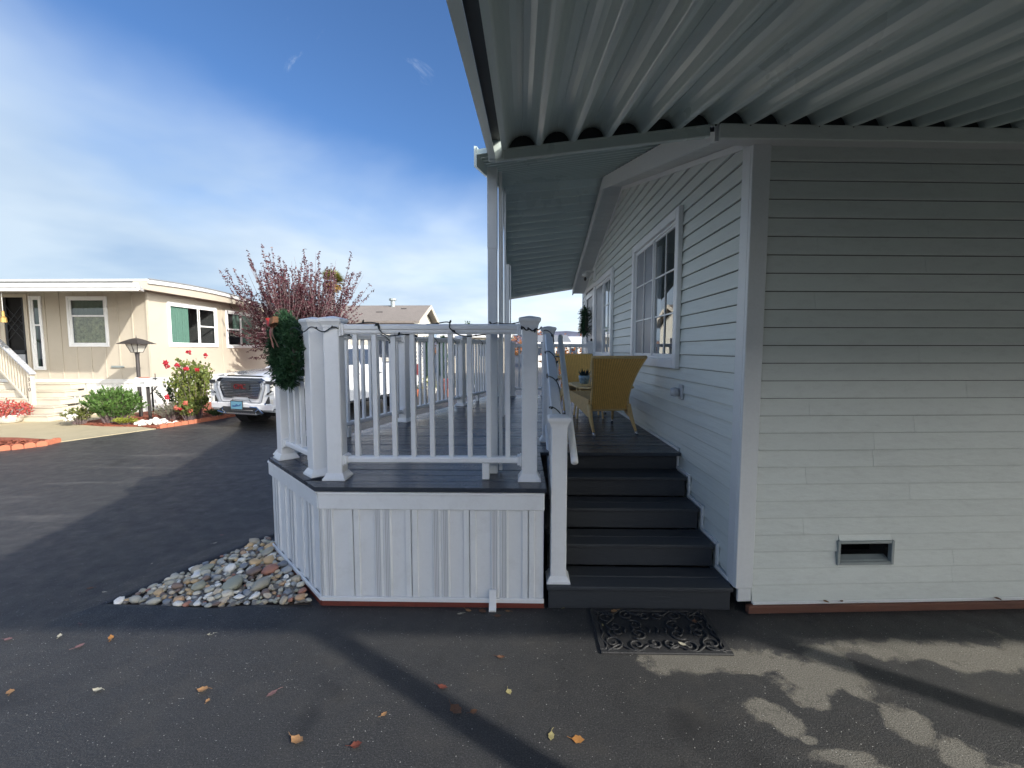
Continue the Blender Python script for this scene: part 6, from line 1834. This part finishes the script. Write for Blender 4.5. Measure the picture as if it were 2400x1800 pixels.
# ------------------------------------------------------------------ planting in front of the beige home
M['rosemary'] = leaf_mat('rosemary_leaf', [(0.03, 0.065, 0.018), (0.075, 0.16, 0.035), (0.13, 0.24, 0.055), (0.17, 0.27, 0.08)], 0.6, 0.25, 7)
M['sage'] = leaf_mat('grey_leaf', [(0.10, 0.115, 0.075), (0.19, 0.20, 0.135), (0.27, 0.275, 0.20)], 0.7, 0.2, 12)
M['rose_leaf'] = leaf_mat('rose_leaf', [(0.045, 0.075, 0.02), (0.12, 0.165, 0.04), (0.21, 0.24, 0.06), (0.21, 0.15, 0.05)], 0.5, 0.3, 12)
M['lime'] = leaf_mat('lime_leaf', [(0.14, 0.17, 0.02), (0.28, 0.30, 0.04), (0.22, 0.28, 0.06)], 0.6, 0.3, 12)
M['green'] = leaf_mat('green_leaf', [(0.02, 0.04, 0.015), (0.05, 0.10, 0.03), (0.10, 0.15, 0.05)], 0.6, 0.3, 12)
M['rose_red'] = pm('rose_petal', (0.46, 0.022, 0.04), 0.6, var=0.4, scale=30, transl=0.2)
M['rose_pink'] = pm('flower_mix', (0.50, 0.14, 0.09), 0.7, var=0.8, scale=25, fine=0.5, transl=0.2)
M['petal_white'] = pm('white_petal', (0.75, 0.74, 0.66), 0.6, var=0.2, scale=25)
M['plum'] = leaf_mat('plum_leaf', [(0.026, 0.008, 0.014), (0.065, 0.018, 0.028), (0.115, 0.040, 0.048), (0.17, 0.085, 0.088)], 0.4, 0.25, 14)
def blade(m, p, d, s, l, w):
    m.add([p - s * w, p + s * w, p + d * l * 0.55 + s * w * 0.8, p + d * l, p + d * l * 0.55 - s * w * 0.8], [(0, 1, 2, 3, 4)])
def rvec(r):
    return V(r.gauss(0, 1), r.gauss(0, 1), r.gauss(0, 1)).normalized()
def shrub(name, label, c, rx, ry, h, stems, leaves, ll, lw, mat, seed, spread=0.8, droop=0.15, group=None, cat='shrub', base=0.035, stem_mat='twig', stem_r=0.004, jit=0.02):
    """arching stems from the foot with leaves along them"""
    r = random.Random(seed)
    t = thing(name, label, cat, (*c, base), group)
    sm_, lm_ = MB(), MB()
    for i in range(stems):
        a = r.uniform(0, 6.283); q = r.random() ** 0.6
        top = V(c[0] + rx * q * math.cos(a), c[1] + ry * q * math.sin(a), base + h * (1 - spread * 0.55 * q * q) * r.uniform(0.72, 1.05))
        foot = V(c[0] + rx * 0.35 * q * math.cos(a), c[1] + ry * 0.35 * q * math.sin(a), base)
        mid = foot.lerp(top, 0.5) + V(0, 0, h * droop)
        pts = [foot, foot.lerp(mid, 0.55) + V(0, 0, h * 0.05), mid, mid.lerp(top, 0.6), top]
        sm_.tube(pts, [stem_r, stem_r, stem_r * 0.8, stem_r * 0.5, stem_r * 0.3], 4, False)
        for k in range(leaves):
            f = r.uniform(0.18, 1.0) * 4; j = min(3, int(f)); p = pts[j].lerp(pts[j + 1], f - j) + rvec(r) * jit * r.random()
            d = ((pts[j + 1] - pts[j]).normalized() * 0.9 + rvec(r) * 0.75).normalized()
            s = d.cross(rvec(r)).normalized()
            blade(lm_, p, d, s, ll * r.uniform(0.6, 1.2), lw)
    sm_.build('stems', stem_mat, t)
    lm_.build('leaves', mat, t)
    return t
shrub('rosemary_shrub', 'spreading green rosemary in front of the lamp post', (-9.42, 10.0), 0.72, 0.42, 0.86, 230, 34, 0.075, 0.010, 'rosemary', 1, 0.75, 0.10)
shrub('lavender_bush', 'grey-green lavender bush between mailbox and rose', (-8.42, 10.42), 0.42, 0.35, 0.45, 120, 16, 0.05, 0.006, 'sage', 2, 0.7)
shrub('ground_cover_plant', 'yellow-green low plant at the edge of the concrete', (-8.98, 9.78), 0.33, 0.12, 0.16, 60, 10, 0.045, 0.012, 'lime', 3, 0.6)
wf_ = shrub('flowering_shrub', 'low leafy shrub with white blooms beside the cream steps', (-10.12, 9.85), 0.36, 0.28, 0.42, 60, 14, 0.05, 0.014, 'rose_leaf', 4, 0.7)
def blooms(parent, pts, r0, mat, seed, name='bloom'):
    r = random.Random(seed)
    for p in pts:
        def fn(m):
            for k in range(16):
                d = (rvec(r) + V(0, 0, 0.4)).normalized(); s = d.cross(rvec(r)).normalized()
                q = V(p) + d * r0 * 0.25
                e = d.cross(s)
                m.add([q - s * r0 * 0.5, q + e * r0 * 0.45 + d * r0 * 0.2, q + s * r0 * 0.5, q + d * r0 * 0.75], [(0, 1, 2, 3)])
        part(name, mat, parent, fn)
blooms(wf_, [(-10.22, 9.66, 0.30), (-10.10, 9.62, 0.24), (-9.98, 9.62, 0.25), (-10.18, 9.62, 0.18), (-10.05, 9.60, 0.17)], 0.06, 'petal_white', 5)
ro = shrub('rose_bush', 'tall rose bush with red blooms beside the truck', (-8.02, 10.66), 0.46, 0.40, 1.52, 40, 70, 0.070, 0.024, 'rose_leaf', 6, 0.35, 0.02, stem_r=0.008, jit=0.16)
blooms(ro, [(-8.05, 10.6, 1.66), (-7.66, 10.62, 1.58), (-8.55, 10.5, 1.42), (-8.53, 10.5, 1.33), (-8.20, 10.4, 1.35), (-7.95, 10.35, 1.27), (-7.72, 10.4, 1.24), (-8.32, 10.2, 0.62), (-8.02, 10.2, 0.33)], 0.075, 'rose_red', 7)
r2 = shrub('low_rose_bush', 'low rose bush with orange-red blooms by the edging', (-7.92, 10.35), 0.32, 0.26, 0.50, 46, 20, 0.055, 0.018, 'rose_leaf', 8, 0.6)
blooms(r2, [(-8.05, 10.12, 0.38), (-7.85, 10.15, 0.48), (-7.80, 10.2, 0.30)], 0.07, 'rose_pink', 9)
shrub('dark_low_shrub', 'dark green low shrub under the nose of the truck', (-7.66, 10.95), 0.26, 0.30, 0.24, 60, 16, 0.04, 0.012, 'green', 10, 0.6)
shrub('climbing_plant', 'sparse climbing plant against the white skirting by the mailbox', (-9.02, 11.3), 0.45, 0.35, 0.95, 22, 22, 0.06, 0.020, 'green', 11, 0.4)
# potted flowers by the steps
pf = thing('flower_pot', 'grey bowl of red flowers beside the cream steps', 'flower pot', (-12.10, 10.15, 0.012))
part('bowl', 'white_stone', pf, lambda m: m.lathe([(0.16, 0.0), (0.20, 0.02), (0.27, 0.16), (0.28, 0.19), (0.25, 0.19), (0.22, 0.15), (0.01, 0.14)], (-12.10, 10.15, 0.013), 18), smooth=True)
def flowers(m):
    r = random.Random(12)
    for k in range(900):
        a, q, e = r.uniform(0, 6.283), r.random() ** 0.5, r.random()
        p = V(-12.10 + 0.44 * q * math.cos(a), 10.15 + 0.36 * q * math.sin(a), 0.17 + 0.42 * e * (1 - 0.45 * q))
        d = (rvec(r) + V(0, 0, 0.5)).normalized(); blade(m, p, d, d.cross(rvec(r)).normalized(), r.uniform(0.03, 0.06), 0.016)
M['coleus'] = leaf_mat('red_flowers', [(0.10, 0.13, 0.03), (0.40, 0.10, 0.05), (0.45, 0.06, 0.10), (0.50, 0.22, 0.06), (0.42, 0.05, 0.08)], 0.6, 0.25, 22)
part('flowers', 'coleus', pf, flowers)

# ------------------------------------------------------------------ purple-leaved plum tree behind the truck
def plum():
    r = random.Random(21)
    base = V(-7.95, 15.7, 0)
    t = thing('plum_tree', 'purple-leaved plum tree with bare upright whips behind the truck', 'tree', base)
    part('trunk', 'bark', t, lambda m: m.tube([base, base + V(0.03, 0, 0.7), base + V(-0.03, 0.03, 1.35), base + V(0, 0, 1.75)], [0.13, 0.11, 0.10, 0.08], 10), smooth=True)
    lim, lv = MB(), MB()
    nodes = []
    for k in range(15):
        a = 6.283 * k / 15 + r.uniform(-0.2, 0.2); l = r.uniform(0.7, 1.35); up_ = r.uniform(0.25, 1.1)
        p0 = base + V(0, 0, r.uniform(1.2, 1.75))
        p2 = p0 + V(math.cos(a) * l, math.sin(a) * l * 0.8, up_ * l * 0.85)
        p1 = p0.lerp(p2, 0.5) + V(0, 0, 0.12)
        lim.tube([p0, p1, p2], [0.055, 0.038, 0.022], 6)
        nodes += [p0.lerp(p1, 0.7), p1, p1.lerp(p2, 0.5), p2, p2]
    for k in range(560):
        p = r.choice(nodes)
        off = p - (base + V(0, 0, 1.5))
        out = V(off.x, off.y, 0) * 0.33
        d = (V(0, 0, r.uniform(0.75, 1.1)) + out + V(r.gauss(0, 0.20), r.gauss(0, 0.20), 0)).normalized()
        L = r.uniform(1.1, 2.75)
        if k < 230:
            d = (V(off.x, off.y, 0).normalized() * 0.9 + V(r.gauss(0, 0.3), r.gauss(0, 0.3), r.uniform(-0.40, 0.50))).normalized(); L = r.uniform(0.6, 1.4)
        pts = [p, p + d * L * 0.35 + V(0, 0, 0.02), p + d * L * 0.7 + V(0, 0, 0.09), p + d * L + V(0, 0, 0.18)]
        lim.tube(pts, [0.013, 0.010, 0.007, 0.003], 4, False)
        bare = r.random() < 0.24
        for q in range(int((60 if k >= 230 else 74) * L / 1.4)):
            f = r.random() ** (1.5 if bare else 1.0) * (0.72 if bare else 1.0) * 3
            j = min(2, int(f)); c = pts[j].lerp(pts[j + 1], f - j) + rvec(r) * 0.03
            dd = (rvec(r) + V(0, 0, -0.25)).normalized()
            blade(lv, c, dd, dd.cross(rvec(r)).normalized(), r.uniform(0.055, 0.095), 0.020)
    lim.build('limbs', 'twig', t)
    lv.build('crown', 'plum', t)
plum()

# ------------------------------------------------------------------ things farther off
pa = thing('palm_tree', 'distant fan palm rising behind the grey roof', 'palm', (-26.0, 60, 0))
part('trunk', 'bark', pa, lambda m: m.tube([(-25.4, 60, 0), (-25.5, 60, 5), (-25.4, 60, 10.8)], [0.3, 0.24, 0.22], 8), smooth=True)
M['palm'] = leaf_mat('palm_leaf', [(0.10, 0.11, 0.02), (0.22, 0.22, 0.05), (0.36, 0.30, 0.08)], 0.6, 0.3, 0.8)
M['palm_dead'] = leaf_mat('dry_palm_leaf', [(0.18, 0.11, 0.03), (0.30, 0.19, 0.06), (0.36, 0.26, 0.10)], 0.7, 0.3, 0.8)
def fan(m, n, e0, e1, seed):
    r = random.Random(seed)
    for k in range(n):
        a, e = r.uniform(0, 6.283), r.uniform(e0, e1)
        d = V(math.cos(a) * math.cos(e), math.sin(a) * math.cos(e), math.sin(e))
        c = V(-25.5, 60, 10.9) + d * r.uniform(0.5, 0.9)
        s = d.cross(V(0, 0, 1)).normalized(); u = s.cross(d)
        for j in range(11):
            b = (j - 5) * 0.24
            dj = d * math.cos(b) + s * math.sin(b)
            blade(m, c, (dj + V(0, 0, -0.18)).normalized(), u.cross(dj).normalized() if u.cross(dj).length > 0 else s, r.uniform(0.9, 1.3), 0.075)
part('crown', 'palm', pa, lambda m: fan(m, 42, -0.1, 1.4, 1), )
part('dry_skirt', 'palm_dead', pa, lambda m: fan(m, 34, -1.3, -0.1, 2))

gh = thing('grey_roofed_house', 'house with a long grey shingle roof and cream gable behind the railing', 'house', (-9, 23.6, 0))
def gwall(m):
    m.box(-13.5, -5.15, 21.3, 26.0, 0, 3.05)
    m.add([(-5.15, 21.3, 3.05), (-5.15, 26.0, 3.05), (-5.15, 23.6, 3.85)], [(0, 1, 2)])
M['pale_wall'] = pm('pale_wall', (0.62, 0.60, 0.52), 0.8, var=0.08)
part('wall', 'pale_wall', gh, gwall)
for (ya, za, yb, zb) in ((20.9, 2.98, 23.6, 3.97), (23.6, 3.97, 26.4, 2.98)):
    r_ = part('roof', 'roof_shingle', gh, lambda m: m.extrude([(-13.9, ya, za), (-13.9, yb, zb), (-13.9, yb, zb + 0.10), (-13.9, ya, za + 0.10)], (9.1, 0, 0)))
    part('rake_board', 'cream', r_, lambda m: m.extrude([(-4.80, ya, za - 0.08), (-4.80, yb, zb - 0.08), (-4.80, yb, zb + 0.11), (-4.80, ya, za + 0.11)], (0.05, 0, 0)))
part('flue', 'galv', gh, lambda m: (m.tube([(-6.75, 23.4, 3.9), (-6.75, 23.4, 4.28)], 0.11, 10), m.tube([(-6.75, 23.4, 4.30), (-6.75, 23.4, 4.40)], 0.19, 10)))
part('roof_vent', 'lamp_metal', gh, lambda m: m.box(-7.3, -6.95, 22.3, 22.5, 3.52, 3.64, 0.02))
part('roof_vent', 'lamp_metal', gh, lambda m: m.box(-6.2, -5.9, 22.9, 23.1, 3.76, 3.86, 0.02))
for x in (-12, -9.6, -7.2):
    w_ = part('window', 'white_paint', gh, lambda m: m.box(x, x + 1.3, 21.27, 21.30, 1.3, 2.4))
    part('pane', 'tint', w_, lambda m: m.box(x + 0.06, x + 1.24, 21.262, 21.275, 1.36, 2.34))
w_ = part('window', 'white_paint', gh, lambda m: m.box(-5.15, -5.12, 22.6, 24.0, 1.3, 2.4))
part('pane', 'tint', w_, lambda m: m.box(-5.125, -5.113, 22.66, 23.94, 1.36, 2.34))

def far_house(label, x0, x1, y0, y1, ez, rzz, wall, roof, along='x', wins=()):
    t = thing('distant_house', label, 'house', ((x0 + x1) / 2, y0, 0), 'homes farther along the lane')
    part('wall', wall, t, lambda m: m.box(x0, x1, y0, y1, 0, ez))
    ym = (y0 + y1) / 2; xm = (x0 + x1) / 2
    if along == 'x':
        for a, b in ((y0 - 0.4, ym), (y1 + 0.4, ym)):
            part('roof', roof, t, lambda m: m.extrude([(x0 - 0.3, a, ez - 0.05), (x0 - 0.3, b, rzz), (x0 - 0.3, b, rzz + 0.1), (x0 - 0.3, a, ez + 0.05)], (x1 - x0 + 0.6, 0, 0)))
    else:
        for a, b in ((x0 - 0.4, xm), (x1 + 0.4, xm)):
            part('roof', roof, t, lambda m: m.extrude([(a, y0 - 0.3, ez - 0.05), (b, y0 - 0.3, rzz), (b, y0 - 0.3, rzz + 0.1), (a, y0 - 0.3, ez + 0.05)], (0, y1 - y0 + 0.6, 0)))
        part('gable', wall, t, lambda m: m.add([(x0, y0, ez), (x1, y0, ez), (xm, y0, rzz)], [(0, 1, 2)]))
    part('fascia', 'white_paint', t, lambda m: m.box(x0 - 0.3, x1 + 0.3, y0 - 0.47, y0 - 0.40, ez - 0.12, ez + 0.08))
    for (a, b, c_, d_) in wins:
        w_ = part('window', 'white_paint', t, lambda m: m.box(a, b, y0 - 0.03, y0 - 0.002, c_, d_))
        part('pane', 'tint', w_, lambda m: m.box(a + 0.07, b - 0.07, y0 - 0.04, y0 - 0.031, c_ + 0.07, d_ - 0.07))
    return t
far_house('cream home with a flat white carport seen over the far railing', -5.9, -1.0, 33, 40, 2.75, 3.1, 'cream', 'roof_white', 'x', ((-5.2, -4.2, 1.2, 2.2), (-3.2, -2.2, 1.2, 2.2)))
far_house('home with a pale green-grey roof right of the second newel', 0.6, 4.6, 44, 52, 2.4, 3.2, 'white_paint', 'roof_edge', 'x', ((1.5, 2.5, 1.1, 2.0),))
far_house('white-roofed home at the far end of the lane', 4.2, 9.2, 47, 55, 2.35, 3.15, 'white_paint', 'roof_white', 'x', ((5.0, 6.0, 1.1, 2.0), (7.2, 8.2, 1.1, 2.0)))
# garden clutter across the lane, seen between the balusters
ls = thing('lattice_screen', 'white diagonal lattice screen beyond the deck railing', 'lattice', (-4.0, 18, 0))
def latt(m):
    for k in range(18):
        for sg in (-1, 1):
            z0 = -0.4 + 0.16 * k
            a, b = V(-4.35, 18, z0 if sg > 0 else z0 + 0.7), V(-3.65, 18, z0 + 0.7 if sg > 0 else z0)
            if max(a.z, b.z) < 2.35 and min(a.z, b.z) > 0.0:
                m.beam(a + V(0, sg * 0.008, 0), b + V(0, sg * 0.008, 0), 0.01, 0.035, up=(0, 0, 1))
part('lattice', 'white_paint', ls, latt)
part('frame', 'white_paint', ls, lambda m: (m.box(-4.42, -4.36, 17.96, 18.04, 0, 2.45), m.box(-3.64, -3.58, 17.96, 18.04, 0, 2.45), m.box(-4.36, -3.64, 17.96, 18.04, 2.38, 2.45)))
def cypress(label, x, y, h, w, seed):
    r = random.Random(seed)
    t = thing('cypress_shrub', label, 'shrub', (x, y, 0), 'narrow dark shrubs beyond the railing')
    part('trunk', 'bark', t, lambda m: m.tube([(x, y, 0), (x, y, 0.9)], 0.03, 6))
    def fol(m):
        for k in range(900):
            f = r.random(); a = r.uniform(0, 6.283); q = w * (0.35 + 0.65 * math.sin(math.pi * min(1, f * 0.92 + 0.08))) * r.random() ** 0.4
            d = (rvec(r) * 0.5 + V(0, 0, 1)).normalized()
            blade(m, V(x + q * math.cos(a), y + q * math.sin(a), 0.62 + (h - 0.62) * f), d, d.cross(rvec(r)).normalized(), 0.12, 0.02)
    part('crown', 'needle', t, fol)
cypress('narrow dark shrub beside the lattice screen', -3.62, 17.2, 2.15, 0.13, 1)
cypress('taller narrow dark shrub right of the lattice screen', -3.02, 17.0, 2.2, 0.20, 2)
def potted(label, x, y, r0, h, mat, seed, pot):
    t = thing('potted_plant', label, 'potted plant', (x, y, 0), 'potted plants beyond the railing')
    part('pot', pot, t, lambda m: m.lathe([(r0 * 0.6, 0.001), (r0, h * 0.45), (r0 * 0.9, h * 0.45), (0.01, h * 0.4)], (x, y, 0), 12))
    r = random.Random(seed)
    def fol(m):
        for k in range(140):
            a, q = r.uniform(0, 6.283), r.random() ** 0.5
            d = (rvec(r) + V(0, 0, 0.7)).normalized()
            blade(m, V(x + r0 * 1.2 * q * math.cos(a), y + r0 * 1.2 * q * math.sin(a), h * 0.42 + r.random() * h * 0.6), d, d.cross(rvec(r)).normalized(), 0.08, 0.02)
    part('leaves', mat, t, fol)
rp = random.Random(40)
for k, (x, y, mt, pot, lb) in enumerate(((-4.25, 16.6, 'coleus', 'plate_dark', 'red flowers in a dark blue tub beyond the railing'), (-3.95, 16.4, 'green', 'terracotta', 'green plant in a terracotta pot beyond the railing'), (-3.35, 16.3, 'lime', 'white_stone', 'lime plant in a white pot beyond the railing'),
                                           (-2.75, 16.4, 'coleus', 'terracotta', 'red plant in a terracotta pot beyond the railing'), (-2.45, 16.9, 'sage', 'white_stone', 'grey-leaved plant in a white pot beyond the railing'), (-2.0, 17.6, 'green', 'door_grey', 'green plant in a grey pot beyond the railing'))):
    potted(lb, x, y, rp.uniform(0.16, 0.24), rp.uniform(0.5, 0.8), mt, k, pot)
# autumn trees
M['autumn'] = leaf_mat('autumn_leaf', [(0.16, 0.05, 0.02), (0.34, 0.11, 0.035), (0.42, 0.18, 0.05), (0.26, 0.13, 0.06)], 0.6, 0.3, 0.9)
def autumn(label, x, y, h, w, seed, n=900, mat='autumn', leaf=0.28):
    r = random.Random(seed)
    t = thing('autumn_tree', label, 'tree', (x, y, 0), 'autumn trees in the distance')
    part('trunk', 'bark', t, lambda m: (m.tube([(x, y, 0), (x + 0.1, y, h * 0.35), (x, y, h * 0.7)], [w * 0.07, w * 0.05, w * 0.02], 7), [m.tube([(x, y, h * 0.35), (x + w * 0.6 * math.cos(a), y + w * 0.6 * math.sin(a), h * 0.72)], [w * 0.035, w * 0.01], 5) for a in (0.3, 1.5, 2.7, 3.9, 5.2)]))
    def fol(m):
        cl = [(V(r.gauss(0, 0.42) * w, r.gauss(0, 0.42) * w, h * (0.66 + r.gauss(0, 0.15))), w * r.uniform(0.22, 0.42)) for _ in range(14)]
        for k in range(n):
            c, q = r.choice(cl)
            p = V(x, y, 0) + c + rvec(r) * q * r.random() ** 0.4
            d = rvec(r); blade(m, p, d, d.cross(rvec(r)).normalized(), leaf * r.uniform(0.6, 1.2), leaf * 0.3)
    part('crown', mat, t, fol)
autumn('orange tree just past the far end of the deck', 1.25, 14.5, 2.1, 0.8, 1, 700, leaf=0.12)
autumn('rust-orange tree low behind the carport posts', -1.6, 62, 4.6, 4.2, 2)
autumn('rust tree behind the white-roofed home', 11.5, 75, 5.2, 4.5, 3)
autumn('dark leafed tree right of the grey roof', -8.8, 66, 5.0, 2.2, 4, 800, 'green')
# far wood and hills
def wood(m):
    r = random.Random(50)
    for k in range(5200):
        x = r.uniform(-90, 120); y = r.uniform(120, 150)
        p = V(x, y, r.random() ** 0.7 * (3.2 + 1.8 * noise.noise(V(x * 0.09, 0, 0)) + 1.2 * noise.noise(V(x * 0.4, 3, 0))))
        d = rvec(r); blade(m, p, d, d.cross(rvec(r)).normalized(), r.uniform(0.6, 1.3), 0.35)
m = MB(); wood(m)
M['wood'] = leaf_mat('far_wood', [(0.05, 0.055, 0.035), (0.10, 0.07, 0.04), (0.20, 0.09, 0.045), (0.10, 0.10, 0.06)], 0.8, 0.1, 0.12)
m.build('far_woods', 'wood', None, kind='stuff', label='low mixed wood at the end of the lane', cat='woods')
def hills(m):
    n = 160; rows = []
    for j, (y, kz) in enumerate(((1300, 0.0), (1420, 0.62), (1500, 1.0))):
        r = []
        for i in range(n + 1):
            x = -900 + 2400 * i / n
            z = 34 + 24 * math.exp(-((x - 130) / 260) ** 2) + 13 * noise.noise(V(x * 0.004, 1, 0)) + 4 * noise.noise(V(x * 0.02, 2, 0))
            r.append(V(x, y + 30 * noise.noise(V(x * 0.01, y, 0)), max(0, z) * kz))
        rows.append(r)
    rows.append([V(p.x, 1600, 0) for p in rows[-1]])
    m.rings(rows, False, False)
M['hills'] = pm('hills_painted_haze', (0.095, 0.105, 0.155), 1.0, var=0.35, scale=0.02, fine=0.3, fscale=0.12)  # bluish tone stands in for distance haze
m = MB(); hills(m)
m.build('hills', 'hills', None, smooth=True, kind='structure')
# unseen home added behind the camera to block sky light on the front wall
M['tan'] = pm('tan_wall', (0.26, 0.21, 0.155), 0.8)
nh = thing('sky_blocker_home', 'unseen tan home added behind the camera to block sky light', 'house', (5, -3.7, 0))
part('wall', 'tan', nh, lambda m: m.box(-1.9, 20.0, -9.9, -3.65, 0.0, 3.1))
for (ya, za, yb, zb) in ((-3.25, 3.06, -6.8, 3.75), (-10.3, 3.06, -6.8, 3.75)):
    part('roof', 'roof_shingle', nh, lambda m: m.extrude([(-2.2, ya, za), (-2.2, yb, zb), (-2.2, yb, zb + 0.1), (-2.2, ya, za + 0.1)], (22.5, 0, 0)))
part('gable', 'tan', nh, lambda m: m.add([(-1.9, -9.9, 3.1), (-1.9, -3.65, 3.1), (-1.9, -6.8, 3.72)], [(0, 1, 2)]))
part('fascia', 'cream', nh, lambda m: m.box(-2.2, 20.3, -3.28, -3.252, 3.03, 3.17))
for x in (1.0, 5.0, 9.0):
    w_ = part('window', 'white_paint', nh, lambda m: m.box(x, x + 1.5, -3.649, -3.62, 1.2, 2.3))
    part('pane', 'tint', w_, lambda m: m.box(x + 0.07, x + 1.43, -3.619, -3.612, 1.27, 2.23))
print('objects', len(bpy.data.objects), 'tris', sum(len(p.vertices) - 2 for o in bpy.data.objects if o.type == 'MESH' for p in o.data.polygons))
